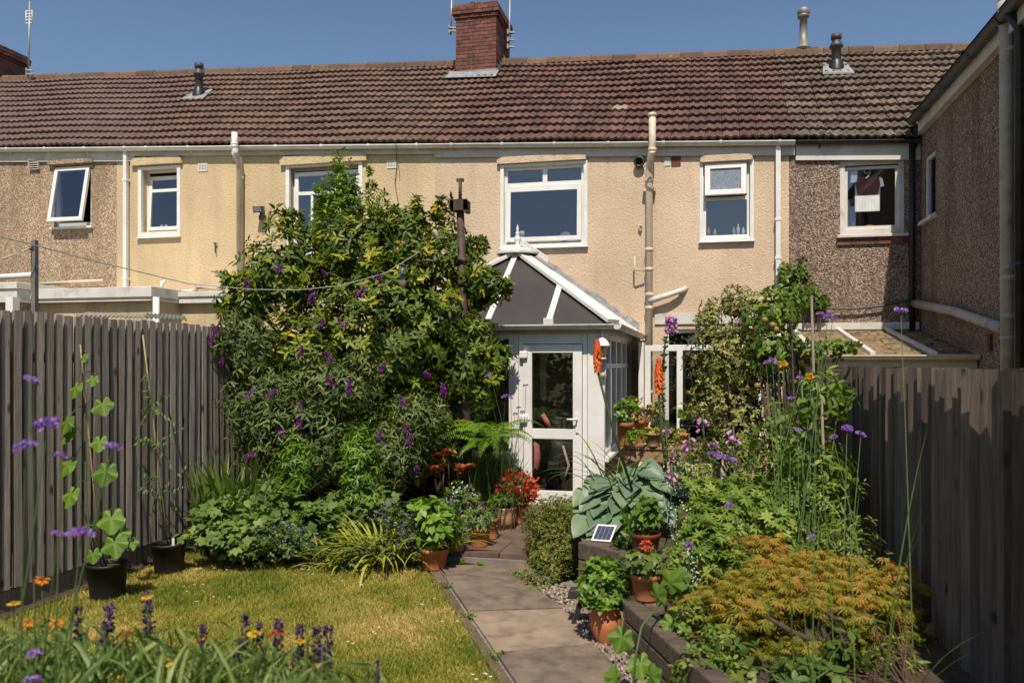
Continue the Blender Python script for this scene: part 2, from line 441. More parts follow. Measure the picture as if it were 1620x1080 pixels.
room_m = mat('room_plaster', (0.10, 0.095, 0.09), (0.08, 0.076, 0.072), scale=2, rough=0.9)
glass = glassmat('window_glass', (0.86, 0.89, 0.92), 0.125)
glass_door = glassmat('door_glass', (0.93, 0.95, 0.94), 0.08)
dark_hole = mat('dark_vent_core', (0.012, 0.011, 0.010), rough=0.9)
terracotta_vent = mat('terracotta_vent', (0.20, 0.075, 0.045), (0.14, 0.05, 0.032), scale=9, rough=0.9)
frosted = mat('obscure_glass', (0.17, 0.20, 0.24), (0.30, 0.34, 0.38), scale=22, stretch=(3, 3, 1), rough=0.25, bump=0.5, bscale=40, contrast=(0.45, 0.7))

# ================================================================== GROUND
grass_m = mat('dry_lawn_soil', (0.11, 0.115, 0.03), (0.22, 0.165, 0.062), scale=2.0, detail=9, rough=0.95, bump=0.5, bscale=80, bdist=0.02, contrast=(0.40, 0.62))
g = MB().box(-600, 600, -600, 900, -0.5, -0.02); ground = struct(g.build('ground', grass_m))

# ================================================================== HOUSES
SL = -0.0515                                   # the street falls to the right
WY = 13.7
def zE(X): return EYE + 3.557 + SL * X         # gutter line
def zR(X): return EYE + 6.224 + SL * X         # ridge line
EAVE_Y, RIDGE_Y = 13.62, 17.2
def wpx(x0, y0, x1, y1, Y=WY):
    xm, ym = (x0 + x1) / 2, (y0 + y1) / 2
    return PY(x0, ym, Y).x, PY(x1, ym, Y).x, PY(xm, y1, Y).z, PY(xm, y0, Y).z

def wall_mesh(X0, X1, zb, holes, top, Y=WY, depth=0.22):
    mb = MB()
    xs = sorted({X0, X1, *[h[0] for h in holes], *[h[1] for h in holes]}); xs = [x for x in xs if X0 <= x <= X1]
    zs = sorted({zb, *[h[2] for h in holes], *[h[3] for h in holes]})
    inh = lambda x, z: any(h[0] < x < h[1] and h[2] < z < h[3] for h in holes)
    for i in range(len(xs) - 1):
        a, b = xs[i], xs[i + 1]
        for j in range(len(zs)):
            z0 = zs[j]
            z1a, z1b = (zs[j + 1], zs[j + 1]) if j + 1 < len(zs) else (top(a), top(b))
            if inh((a + b) / 2, (z0 + (zs[j + 1] if j + 1 < len(zs) else z0 + 9)) / 2): continue
            mb.quad((a, Y, z0), (b, Y, z0), (b, Y, z1b), (a, Y, z1a))
    for h in holes:
        x0, x1, z0, z1 = h[:4]; D = Y + depth
        mb.quad((x0, Y, z0), (x0, D, z0), (x0, D, z1), (x0, Y, z1)); mb.quad((x1, D, z0), (x1, Y, z0), (x1, Y, z1), (x1, D, z1))
        mb.quad((x0, Y, z0), (x1, Y, z0), (x1, D, z0), (x0, D, z0)); mb.quad((x0, D, z1), (x1, D, z1), (x1, Y, z1), (x0, Y, z1))
    # party walls and back wall close the shell
    for x in (X0, X1): mb.quad((x, Y, zb), (x, Y, top(x)), (x, 20.6, top(x)), (x, 20.6, zb))
    mb.quad((X0, 20.6, zb), (X1, 20.6, zb), (X1, 20.6, top(X1)), (X0, 20.6, top(X0)))
    return mb

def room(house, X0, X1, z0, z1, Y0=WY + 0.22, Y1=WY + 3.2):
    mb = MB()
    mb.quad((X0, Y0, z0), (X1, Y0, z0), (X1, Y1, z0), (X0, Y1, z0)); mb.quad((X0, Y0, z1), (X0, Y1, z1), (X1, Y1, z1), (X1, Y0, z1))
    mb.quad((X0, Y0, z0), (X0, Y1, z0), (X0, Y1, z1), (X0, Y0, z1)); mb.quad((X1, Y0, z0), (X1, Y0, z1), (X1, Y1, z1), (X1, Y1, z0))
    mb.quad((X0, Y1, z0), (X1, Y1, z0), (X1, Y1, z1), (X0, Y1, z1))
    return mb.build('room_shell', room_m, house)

def ring(mb, X0, X1, Z0, Z1, y0, y1, w, wb=None):
    wb = wb or w
    mb.box(X0, X0 + w, y0, y1, Z0, Z1); mb.box(X1 - w, X1, y0, y1, Z0, Z1)
    mb.box(X0 + w, X1 - w, y0, y1, Z0, Z0 + wb); mb.box(X0 + w, X1 - w, y0, y1, Z1 - w, Z1)
    return mb
def xform(mb, pivot, rx):
    M = Matrix.Translation(pivot) @ Matrix.Rotation(rx, 4, 'X') @ Matrix.Translation(-Vector(pivot))
    mb.v = [tuple(M @ Vector(p)) for p in mb.v]; return mb
def pane_mb(X0, X1, Z0, Z1, y): return MB().box(X0, X1, y, y + 0.008, Z0, Z1)

class House:
    pass
def tile_mesh(name, W, L, m, waves=2, hgt=0.026, th=0.040):
    mb = MB(); n = waves * 5; g_ = 0.004
    xs = [g_ + (W - 2 * g_) * i / n for i in range(n + 1)]
    prof = [hgt * (0.5 - 0.5 * math.cos(2 * math.pi * waves * x / W)) ** 1.5 for x in xs]
    for i in range(n):
        a, b, za, zb = xs[i], xs[i + 1], prof[i], prof[i + 1]
        t = th * 1.5
        mb.quad((a, -0.03, za + t), (b, -0.03, zb + t), (b, L, zb), (a, L, za), smooth=True)
        mb.quad((a, -0.03, za + t - th), (b, -0.03, zb + t - th), (b, -0.03, zb + t), (a, -0.03, za + t))
    me, _ = mb.mesh(name, center=False); me.materials.append(m); return me
ROOF_RNG = random.Random(5)
def roof(house, X0, X1, tmat, cols, rows=13, odd=None, odd_mat=None, skip=None):
    e = Vector((0, EAVE_Y, zE(0) + 0.035)); r = Vector((0, RIDGE_Y, zR(0)))
    slope = r - e
    v = slope.normalized(); u = Vector((1, 0, SL)).normalized(); n = u.cross(v).normalized(); v2 = n.cross(u)
    mb = MB()
    def pt(X, t, o=0.0): return Vector((X, e.y, e.z + SL * X)) + slope * t + n * o
    mb.quad(pt(X0, 0, -.02), pt(X1, 0, -.02), pt(X1, 1, -.02), pt(X0, 1, -.02))
    back = Vector((0, 21.0, zE(0)))
    mb.quad(pt(X0, 1, -.02), pt(X1, 1, -.02), (X1, 21.0, zE(X1)), (X0, 21.0, zE(X0)))
    for X in (X0, X1): mb.quad(pt(X, 0, -.02), pt(X, 1, -.02), (X, 21.0, zE(X)))
    ro = mb.build('roof', underlay, house)
    W = (X1 - X0) / cols; L = slope.length / rows
    me = tile_mesh('roof_tile', W, L + 0.02, tmat)
    me2 = None
    rot = Matrix((u, v2, n)).transposed().to_euler()
    for j in range(rows):
        for i in range(cols):
            p = pt(X0 + i * W, j / rows, 0.013 + 0.012 * math.sin((X0 + i * W) * 1.9 + j * .35) + ROOF_RNG.uniform(0, 0.007))
            if skip and skip(p): continue
            mm = me
            if odd and (i, j) in odd:
                if me2 is None: me2 = tile_mesh('roof_tile', W, L + 0.02, odd_mat)
                mm = me2
            o = link('roof_tile', mm, p, ro)
            o.rotation_euler = (rot.x + ROOF_RNG.uniform(-.006, .006), rot.y + ROOF_RNG.uniform(-.008, .008), rot.z + ROOF_RNG.uniform(-.006, .006))
    # ridge tiles
    k = max(1, round((X1 - X0) / 0.45)); w = (X1 - X0) / k
    pr = [( -0.15, -0.09), (-0.125, 0.0), (-0.07, 0.055), (0, 0.075), (0.07, 0.055), (0.125, 0.0), (0.15, -0.09)]
    rb = MB()
    for a in range(6):
        (y0, z0), (y1, z1) = pr[a], pr[a + 1]
        rb.quad((0.004, y0, z0), (w - 0.004, y0, z0), (w - 0.004, y1, z1), (0.004, y1, z1), smooth=True)
    rb.quad(*[(0.004, y, z) for y, z in pr]); rb.quad(*[(w - 0.004, y, z) for y, z in reversed(pr)])
    rm, _ = rb.mesh('ridge_tile', center=False); rm.materials.append(ridge_m)
    for a in range(k):
        o = link('ridge_tile', rm, (X0 + a * w, RIDGE_Y, zR(X0 + a * w) + 0.05 + ROOF_RNG.uniform(-.008, .008)), ro)
        o.rotation_euler = (0, -math.atan(SL) + ROOF_RNG.uniform(-.012, .012), ROOF_RNG.uniform(-.01, .01))
    return ro, pt, n

def gutter(house, X0, X1, m, r=0.058, fm=None, fh=0.13, fz=-0.075, Yg=EAVE_Y - 0.04, brackets=0.9):
    mb = MB(); n = 8; k = 2
    pr = []
    for i in range(n + 1):
        t = math.pi * i / n
        pr.append((-math.cos(t) * r, -math.sin(t) * r))
    def run(pr_, smooth=True):
        for i in range(len(pr_) - 1):
            (a, za), (b, zb) = pr_[i], pr_[i + 1]
            mb.quad((X0, Yg + a, zE(X0) + za), (X0, Yg + b, zE(X0) + zb), (X1, Yg + b, zE(X1) + zb), (X1, Yg + a, zE(X1) + za), smooth=smooth)
    run(pr)
    run([(p[0] * 0.9, p[1] * 0.9) for p in reversed(pr)])
    # lip
    mb.bar((X0, Yg - r, zE(X0)), (X1, Yg - r, zE(X1)), 0.014, 0.018); mb.bar((X0, Yg + r, zE(X0)), (X1, Yg + r, zE(X1)), 0.014, 0.018)
    for X in (X0, X1): mb.quad(*[(X, Yg + a, zE(X) + z) for a, z in pr])
    go = mb.build('gutter', m, house)
    x = X0 + 0.35
    while x < X1:
        b = MB()
        pr2 = [(p[0] * 1.12, p[1] * 1.12) for p in pr]
        for i in range(n):
            (a, za), (c, zc) = pr2[i], pr2[i + 1]
            z = zE(x)
            b.quad((x - .02, Yg + a, z + za), (x - .02, Yg + c, z + zc), (x + .02, Yg + c, z + zc), (x + .02, Yg + a, z + za))
        b.box(x - .02, x + .02, Yg - r * 1.12, Yg - r * 0.8, zE(x) - 0.005, zE(x) + 0.02)
        b.box(x - .012, x + .012, Yg + r, EAVE_Y + 0.05, zE(x) - 0.09, zE(x))
        b.build('gutter_bracket', m, go); x += brackets
    f = MB()
    y0, y1 = EAVE_Y + 0.035, EAVE_Y + 0.06
    f.hexa([(X0, y0, zE(X0) + fz - fh), (X1, y0, zE(X1) + fz - fh), (X1, y1, zE(X1) + fz - fh), (X0, y1, zE(X0) + fz - fh),
            (X0, y0, zE(X0) + 0.03), (X1, y0, zE(X1) + 0.03), (X1, y1, zE(X1) + 0.03), (X0, y1, zE(X0) + 0.03)])
    f.build('fascia', fm or m, house)
    s = MB().quad((X0, y1, zE(X0) + fz - fh + .01), (X1, y1, zE(X1) + fz - fh + .01), (X1, WY + .02, zE(X1) + fz - fh + .01), (X0, WY + .02, zE(X0) + fz - fh + .01))
    s.build('soffit', fm or m, house)
    return go

def hood(house, x0, y0, x1, y1, m, out=0.075):
    """the raised rendered lintel over a window: a low block with bevelled shoulders"""
    X0, X1, Z0, Z1 = wpx(x0, y0, x1, y1)
    mb = MB(); t = 0.05; b = min(0.1, (X1 - X0) * .12)
    ol = [(X0, Z0), (X1, Z0), (X1, (Z0 + Z1) / 2), (X1 - b, Z1), (X0 + b, Z1), (X0, (Z0 + Z1) / 2)]
    f = [(x, WY - out, z) for x, z in ol]; bk = [(x, WY + 0.01, z) for x, z in ol]
    top = [(x + (0.02 if i in (0, 5) else -0.02 if i in (1, 2) else 0), WY - out, z + (-0.03 if i > 2 and i < 5 else 0)) for i, (x, _, z) in enumerate(f)]
    mb.quad(*top)
    for i in range(6):
        j = (i + 1) % 6; mb.quad(bk[i], bk[j], top[j], top[i])
    return mb.build('window_hood', m, house)

def airbrick(house, x, y, m, w=15, h=13, core=None):
    X0, X1, Z0, Z1 = wpx(x - w / 2, y - h / 2, x + w / 2, y + h / 2)
    mb = MB(); ring(mb, X0, X1, Z0, Z1, WY - .012, WY + .02, 0.018)
    nx, nz = 3, 5
    for i in range(1, nx): mb.box(X0 + (X1 - X0) * i / nx - .008, X0 + (X1 - X0) * i / nx + .008, WY - .01, WY + .01, Z0 + .018, Z1 - .018)
    for j in range(1, nz): mb.box(X0 + .018, X1 - .018, WY - .009, WY + .01, Z0 + (Z1 - Z0) * j / nz - .01, Z0 + (Z1 - Z0) * j / nz + .01)
    o = mb.build('air_brick', m, house)
    MB().box(X0 + .01, X1 - .01, WY - .003, WY + .012, Z0 + .01, Z1 - .01).build('vent_core', dark_hole, o)
    return o

def downpipe(house, name, pts, r, m, square=False, clips=(), flare=()):
    mb = MB()
    if square:
        for a, b in zip(pts[:-1], pts[1:]): mb.bar(a, b, r * 2, r * 2, up=(0, 1, 0))
    else: mb.tube(pts, r, 12)
    o = mb.build(name, m, house)
    for c in clips:
        c = Vector(c); k = MB()
        if square: k.box(c.x - r - .012, c.x + r + .012, c.y - r - .008, WY, c.z - .02, c.z + .02)
        else: k.lathe(c + Vector((0, 0, -.03)), [(r * 1.0, 0), (r * 1.18, 0.004), (r * 1.18, 0.055), (r * 1.0, 0.06)], 12)
        k.build('pipe_collar', m, o)
    return o

X12, X23, X34 = -11.05, -4.60, 1.30
GB = -0.4

# ---------------------------------------------------------------- windows: pixel boxes of the openings
HO = {}
HO['w1'] = wpx(86, 262, 144, 359)
HO['w2'] = wpx(224, 267, 281, 367)
HO['w3'] = wpx(458, 262, 568, 408)
HO['w4'] = wpx(797, 261, 924, 386)
HO['w5'] = wpx(1112, 257, 1187, 376)
HO['w6'] = wpx(1329, 252, 1431, 371)
HO['gd'] = wpx(1052, 520, 1205, 712)

def house_root(label, X0, X1):
    return thing('terraced_house', label, 'house', ((X0 + X1) / 2, WY, 0), 'terraced houses in one row')
topw = lambda X: zE(X) - 0.02
# ---- house 1
h1 = house_root('tan pebbledashed terraced house with a small top-hung window propped open', -17.4, X12)
wall_mesh(-17.4, X12, GB, [HO['w1']], topw).build('wall', pebble_tan, h1)
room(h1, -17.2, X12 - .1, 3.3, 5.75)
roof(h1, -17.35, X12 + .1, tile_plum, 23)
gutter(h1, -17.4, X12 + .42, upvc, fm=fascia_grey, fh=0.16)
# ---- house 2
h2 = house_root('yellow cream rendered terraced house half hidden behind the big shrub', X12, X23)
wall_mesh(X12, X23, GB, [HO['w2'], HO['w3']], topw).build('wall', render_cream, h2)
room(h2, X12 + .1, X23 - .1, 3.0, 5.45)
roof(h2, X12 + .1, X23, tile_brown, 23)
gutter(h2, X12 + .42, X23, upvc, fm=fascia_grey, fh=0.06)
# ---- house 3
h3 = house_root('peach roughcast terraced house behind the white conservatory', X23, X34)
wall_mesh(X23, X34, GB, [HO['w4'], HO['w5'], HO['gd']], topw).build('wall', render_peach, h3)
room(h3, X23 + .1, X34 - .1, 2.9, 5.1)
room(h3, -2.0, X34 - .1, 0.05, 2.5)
roof(h3, X23, X34 + .05, tile_red, 22, odd={(11, 4)}, odd_mat=tile_pale)
gutter(h3, X23, X34 + .08, upvc_old, fm=fascia_grey, fh=0.12)
# ---- house 4
X4E = 6.4
h4 = house_root('dark brown pebbledashed house with a projecting rear wing on the right', X34, X4E)
wall_mesh(X34, X4E, GB, [HO['w6']], topw).build('wall', pebble_brown, h4)
room(h4, X34 + .1, 3.15, 2.9, 4.95)
roof(h4, X34 + .05, X4E, tile_buff, 20)
gutter(h4, X34 + .1, 3.22, black_plastic, r=0.05, fm=upvc_old, fh=0.2, brackets=1.4)

# ---------------------------------------------------------------- upstairs windows
def surround(win, H, w=0.07, out=0.022, m=None, bottom=0.1):
    X0, X1, Z0, Z1 = H; mb = MB()
    mb.box(X0 - w, X0 + .004, WY - out, WY + .05, Z0 - bottom, Z1 + w * .6); mb.box(X1 - .004, X1 + w, WY - out, WY + .05, Z0 - bottom, Z1 + w * .6)
    mb.box(X0 + .004, X1 - .004, WY - out, WY + .05, Z1 - .004, Z1 + w * .6); mb.box(X0 + .004, X1 - .004, WY - out, WY + .05, Z0 - bottom, Z0 + .004)
    mb.box(X0 - w - .01, X1 + w + .01, WY - out - .05, WY, Z0 - bottom - .018, Z0 - bottom)
    return mb.build('surround', m or upvc, win, bevel=0.004)
# w1: top hung sash swung out
X0, X1, Z0, Z1 = HO['w1']
win = ring(MB(), X0, X1, Z0, Z1, WY + .05, WY + .11, .05, .09).build('window', upvc, h1)
s = ring(MB(), X0 + .02, X1 - .03, Z0 + .06, Z1 - .03, WY - .01, WY + .045, .075)
piv = Vector((0, WY + .02, Z1 - .03))
sash = xform(s, piv, math.radians(-11)).build('sash', upvc, win, bevel=0.004)
xform(pane_mb(X0 + .09, X1 - .10, Z0 + .13, Z1 - .10, WY + .015), piv, math.radians(-11)).build('pane', glass, win)
MB().box(X0 - .06, X1 + .06, WY - .07, WY + .1, Z0 - .04, Z0).build('sill', upvc, win, bevel=0.005)
hood(h1, 78, 251, 152, 260, pebble_tan, out=0.08)
# w2
X0, X1, Z0, Z1 = HO['w2']
win = ring(MB(), X0, X1, Z0, Z1, WY + .16, WY + .22, .035, .05).build('window', upvc, h2)
surround(win, HO['w2'])
s = MB(); ring(s, X0 + .04, X1 - .03, Z0 + .05, Z1 - .10, WY + .10, WY + .15, .07); zt = Z0 + (Z1 - Z0) * .66
s.box(X0 + .11, X1 - .10, WY + .10, WY + .15, zt, zt + .06)
piv = Vector((0, WY + .12, Z0 + .05))
xform(s, piv, math.radians(-4)).build('sash', upvc, win, bevel=0.004)
xform(pane_mb(X0 + .10, X1 - .09, Z0 + .11, zt + .01, WY + .12), piv, math.radians(-4)).build('pane', glass, win)
xform(pane_mb(X0 + .10, X1 - .09, zt + .05, Z1 - .16, WY + .12), piv, math.radians(-4)).build('pane', glass, win)
hood(h2, 209, 247, 291, 261, render_cream)
# w3
X0, X1, Z0, Z1 = HO['w3']
win = ring(MB(), X0, X1, Z0, Z1, WY + .16, WY + .22, .035, .05).build('window', upvc, h2)
surround(win, HO['w3'])
s = MB(); ring(s, X0 + .06, X1 - .04, Z0 + .05, Z1 - .08, WY + .08, WY + .14, .075); zt = Z0 + (Z1 - Z0) * .70
s.box(X0 + .135, X1 - .115, WY + .08, WY + .14, zt, zt + .065); xm = X0 + (X1 - X0) * .28; s.box(xm, xm + .05, WY + .08, WY + .14, Z0 + .12, zt)
s.build('sash', upvc, win, bevel=0.004)
pane_mb(X0 + .12, xm + .01, Z0 + .1, zt + .01, WY + .11).build('pane', glass, win)
pane_mb(xm + .04, X1 - .1, Z0 + .1, zt + .01, WY + .11).build('pane', glass, win)
pane_mb(X0 + .12, X1 - .1, zt + .055, Z1 - .15, WY + .11).build('pane', glass, win)
hood(h2, 444, 243, 583, 259, render_cream)
# w4: two top lights and one large sash
X0, X1, Z0, Z1 = HO['w4']
zt = Z0 + (Z1 - Z0) * .74
win = MB(); ring(win, X0, X1, Z0, Z1, WY + .06, WY + .13, .055); win.box(X0 + .055, X1 - .055, WY + .06, WY + .13, zt, zt + .075)
xm = X0 + (X1 - X0) * .51; win.box(xm - .04, xm + .04, WY + .06, WY + .13, zt + .075, Z1 - .055)
win = win.build('window', upvc, h3, bevel=0.004)
surround(win, HO['w4'], w=.06, bottom=.06)
pane_mb(X0 + .05, xm - .035, zt + .07, Z1 - .05, WY + .095).build('pane', glass, win)
pane_mb(xm + .035, X1 - .05, zt + .07, Z1 - .05, WY + .095).build('pane', glass, win)
s = ring(MB(), X0 + .045, X1 - .045, Z0 + .045, zt - .015, WY + .01, WY + .058, .075)
piv = Vector((0, WY + .05, zt))
xform(s, piv, math.radians(-3)).build('sash', upvc, win, bevel=0.004)
xform(pane_mb(X0 + .115, X1 - .115, Z0 + .115, zt - .085, WY + .03), piv, math.radians(-3)).build('pane', glass, win)
hood(h3, 786, 244, 929, 257, render_peach)
# w5
X0, X1, Z0, Z1 = HO['w5']
zt = Z0 + (Z1 - Z0) * .53
win = MB(); ring(win, X0, X1, Z0, Z1, WY + .06, WY + .13, .05); win.box(X0 + .05, X1 - .05, WY + .06, WY + .13, zt - .03, zt + .03)
win = win.build('window', upvc, h3, bevel=0.004)
surround(win, HO['w5'], w=.055, bottom=.06)
pane_mb(X0 + .045, X1 - .045, Z0 + .045, zt - .025, WY + .095).build('pane', glass, win)
s = ring(MB(), X0 + .03, X1 - .06, zt + .03, Z1 - .02, WY - .03, WY + .03, .085)
piv = Vector((0, WY, Z1)); A = math.radians(-7)
xform(s, piv, A).build('sash', upvc, win, bevel=0.004)
xform(pane_mb(X0 + .11, X1 - .14, zt + .11, Z1 - .1, WY - .005), piv, A).build('pane', frosted, win)
hood(h3, 1106, 243, 1192, 256, render_peach)
# w6
X0, X1, Z0, Z1 = HO['w6']
win = ring(MB(), X0, X1, Z0, Z1, WY + .03, WY + .11, .075, .10).build('window', upvc_old, h4, bevel=0.004)
s = ring(MB(), X0 + .075, X1 - .075, Z0 + .1, Z1 - .095, WY + .06, WY + .1, .045).build('sash', upvc_old, win)
pane_mb(X0 + .115, X1 - .115, Z0 + .14, Z1 - .135, WY + .08).build('pane', glass, win)
MB().box(X0 - .05, X1 + .06, WY - .08, WY + .06, Z0 - .045, Z0).build('sill', upvc_old, win, bevel=0.006)
b0 = X0 - .05; nb = 12; bw = (X1 - X0 + .11) / nb
bm = MB().box(0.004, bw - .004, 0, .09, 0, .105); bme, _ = bm.mesh('brick', center=False); bme.materials.append(brick_m)
for i in range(nb): link('brick', bme, (b0 + i * bw, WY - .035, Z0 - .15), win)
MB().box(b0, b0 + nb * bw, WY - .028, WY + .02, Z0 - .155, Z0 - .045).build('mortar_bed', mortar, win)
X0, X1, Z0, Z1 = wpx(1322, 243, 1440, 250)
MB().hexa([(X0, WY - .04, Z0), (X1, WY - .04, Z0), (X1, WY + .01, Z0), (X0, WY + .01, Z0), (X0, WY - .005, Z1), (X1, WY - .005, Z1), (X1, WY + .01, Z1), (X0, WY + .01, Z1)]).build('window_hood', pebble_brown, h4)

# ---------------------------------------------------------------- vents, pipes and fixings on the walls
def vent_hood(house, x, y, m):
    X0, X1, Z0, Z1 = wpx(x - 7, y - 6.5, x + 7, y + 7)
    mb = MB()
    for j in range(4):
        z = Z0 + (Z1 - Z0) * j / 4
        mb.hexa([(X0, WY - .05, z), (X1, WY - .05, z), (X1, WY, z + .02), (X0, WY, z + .02), (X0, WY - .045, z + .012), (X1, WY - .045, z + .012), (X1, WY, z + .035), (X0, WY, z + .035)])
    mb.box(X0 - .015, X0, WY - .06, WY, Z0, Z1 + .02); mb.box(X1, X1 + .015, WY - .06, WY, Z0, Z1 + .02); mb.box(X0 - .015, X1 + .015, WY - .065, WY, Z1 + .02, Z1 + .035)
    return mb.build('wall_vent', m, house)
vent_hood(h1, 56, 262, pipe_grey)
airbrick(h2, 321, 265, upvc_old); airbrick(h2, 620, 260, upvc_old)
airbrick(h3, 1056, 256, upvc_old, w=9)
X0, X1, Z0, Z1 = wpx(1062, 247, 1077, 263)
tv = MB(); ring(tv, X0, X1, Z0, Z1, WY - .012, WY + .02, .012)
for j in range(7): tv.box(X0 + .012, X1 - .012, WY - .01, WY + .01, Z0 + .012 + (Z1 - Z0 - .02) * j / 7, Z0 + .03 + (Z1 - Z0 - .02) * j / 7)
tv.build('air_brick', terracotta_vent, h3)
c = PY(1012, 258, WY)
bf = MB().lathe((c.x, WY + .01, c.z), [(0.0, .05), (.055, .05), (.06, .12), (.088, .115), (.092, .10), (.062, .06), (.062, 0), (.1, 0), (.1, .012), (.1, .02)], 20, axis=Matrix.Rotation(math.radians(90), 3, 'X'))
bf.build('boiler_flue', black_plastic, h3)
# white square downpipe on house 2
def on_wall(x, y, out=0.07): return PY(x, y, WY - out)
p0, p1 = on_wall(199, 232), on_wall(195, 452)
downpipe(h2, 'downpipe', [p0, (p0.x, p0.y, p1.z - .3)], .036, upvc, square=True, clips=[(p0.x, p0.y, PY(197, y, WY - .07).z) for y in (285, 441)])
# cream soil pipe on house 2 with its white vent top
a = on_wall(378, 246, .10); bt = on_wall(378, 440, .10)
downpipe(h2, 'soil_pipe', [PY(371, 240, 13.41), PY(372, 246, 13.44), PY(377, 252, 13.5), PY(379, 262, 13.58), (a.x + .02, 13.6, bt.z - .4)], .058, pipe_cream, clips=[(a.x + .02, 13.6, PY(378, y, 13.6).z) for y in (282,)])
downpipe(h2, 'soil_vent', [PY(371, 210, 13.41), PY(371, 226, 13.41), PY(372, 240, 13.41), PY(374, 246, 13.43)], .056, upvc, clips=[PY(371, 228, 13.41), PY(371, 232, 13.41)])
# main cream soil stack on house 3
sx = PY(1027, 330, 13.6).x
stack = downpipe(h3, 'soil_pipe', [PY(1032, 180, 13.41), PY(1032, 228, 13.41), PY(1031, 240, 13.41), PY(1028.5, 258, 13.55), (sx, 13.6, PY(1027, 272, 13.6).z), (sx, 13.6, 0.1)], .058, pipe_cream,
                 clips=[PY(1032, 182, 13.41), PY(1032, 237, 13.23)] + [Vector((sx, 13.6, PY(1027, y, 13.6).z)) for y in (286, 395, 426, 466, 487, 620)])
for y in (300,):
    MB().box(sx - .10, sx + .10, 13.57, WY, PY(1027, y, 13.6).z - .025, PY(1027, y, 13.6).z + .025).build('pipe_bracket', pipe_cream, stack)
br = [Vector((sx, 13.58, PY(1027, 477, 13.6).z)), PY(1040, 472, 13.56), PY(1062, 465, 13.57), PY(1076, 460, 13.6), PY(1086, 456, 13.72)]
downpipe(h3, 'branch_pipe', br, [.05, .05, .045, .045, .045], upvc_old)
MB().tube([PY(1004, 406, 13.55), PY(1004, 424, 13.52), PY(1006, 427, 13.52), Vector((sx - .06, 13.55, PY(1020, 427, 13.55).z))], .014, 8).build('cable_hook', pipe_cream, h3)
MB().bar(PY(1014, 358, 13.66), PY(1013, 365, 13.66), .03, .03).bar(PY(1010, 357, 13.64), PY(1016, 356, 13.64), .05, .02).build('wall_bracket', pipe_cream, h3)
MB().bar(PY(340, 384, 13.66), PY(341, 400, 13.66), .02, .02).bar(PY(338, 384, 13.66), PY(343, 385, 13.66), .03, .02).build('wall_hook', flue_grey, h2)
# black gutter joint cable on the cream wall
cab = MB().tube([PY(625, 222, 13.3), PY(627, 232, 13.45), PY(627, 244, 13.67), PY(628, 262, 13.68), PY(625, 290, 13.685), PY(630, 320, 13.685), PY(630, 350, 13.685), PY(630, 380, 13.685)], .006, 5)
cab.build('aerial_cable', black_plastic, h2)
# white downpipe on house 3's right edge
p0 = on_wall(1231, 226)
downpipe(h3, 'downpipe', [p0, (p0.x, p0.y, PY(1231, 560, WY - .07).z)], .036, upvc, square=True, clips=[(p0.x, p0.y, PY(1231, y, WY - .07).z) for y in (347, 408)])
# black corner downpipe on house 4
p0 = on_wall(1443, 214, .09)
downpipe(h4, 'downpipe', [(p0.x, p0.y, zE(p0.x)), (p0.x, p0.y, PY(1442, 520, WY - .09).z)], .045, black_plastic)
MB().tube(curve_pts(PY(1290, 486, 13.62), PY(1440, 474, 13.62), (0, 0, -.07), 10), .018, 8).build('waste_hose', flue_grey, h4)

# ---------------------------------------------------------------- rear wing of house 4
WX = 3.21
zG = EYE + 3.63
wing = MB()
hw = (PX(1463, 300, WX).y, PX(1480, 300, WX).y, PX(1472, 345, WX).z, PX(1472, 243, WX).z)
ya, yb = sorted(hw[:2])
ys = [8.4, ya, yb, WY]; zs_ = [GB, hw[2], hw[3], zG]
for i in range(3):
    for j in range(3):
        if i == 1 and j == 1: continue
        wing.quad((WX, ys[i + 1], zs_[j]), (WX, ys[i], zs_[j]), (WX, ys[i], zs_[j + 1]), (WX, ys[i + 1], zs_[j + 1]))
for y in (ya, yb): wing.quad((WX, y, hw[2]), (WX, y, hw[3]), (WX + .2, y, hw[3]), (WX + .2, y, hw[2]))
for z in (hw[2], hw[3]): wing.quad((WX, ya, z), (WX, yb, z), (WX + .2, yb, z), (WX + .2, ya, z))
wing.quad((WX, 8.4, GB), (X4E, 8.4, GB), (X4E, 8.4, zG), (WX, 8.4, zG)); wing.quad((X4E, 8.4, GB), (X4E, WY, GB), (X4E, WY, zG), (X4E, 8.4, zG))
wing.build('wing_wall', pebble_brown, h4)
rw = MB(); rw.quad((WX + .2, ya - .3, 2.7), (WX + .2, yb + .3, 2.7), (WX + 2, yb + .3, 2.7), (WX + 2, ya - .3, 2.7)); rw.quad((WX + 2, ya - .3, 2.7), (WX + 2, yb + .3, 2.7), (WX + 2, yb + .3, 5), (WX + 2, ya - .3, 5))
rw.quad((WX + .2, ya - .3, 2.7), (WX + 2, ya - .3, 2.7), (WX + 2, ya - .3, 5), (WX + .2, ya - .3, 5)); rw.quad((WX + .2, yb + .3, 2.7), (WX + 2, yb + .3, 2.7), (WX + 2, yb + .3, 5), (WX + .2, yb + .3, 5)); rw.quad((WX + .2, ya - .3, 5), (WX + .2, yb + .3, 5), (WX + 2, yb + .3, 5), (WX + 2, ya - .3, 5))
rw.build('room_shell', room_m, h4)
rm = MB()     # wing roof, a shallow pitch seen only as an edge
rm.quad((WX - .2, 8.2, zG + .1), (WX - .2, 13.6, zG + .1), (WX + 1.8, 13.6, zG + 1.2), (WX + 1.8, 8.2, zG + 1.2)); rm.quad((WX + 1.8, 8.2, zG + 1.2), (WX + 1.8, 13.6, zG + 1.2), (X4E + .3, 13.6, zG), (X4E + .3, 8.2, zG))
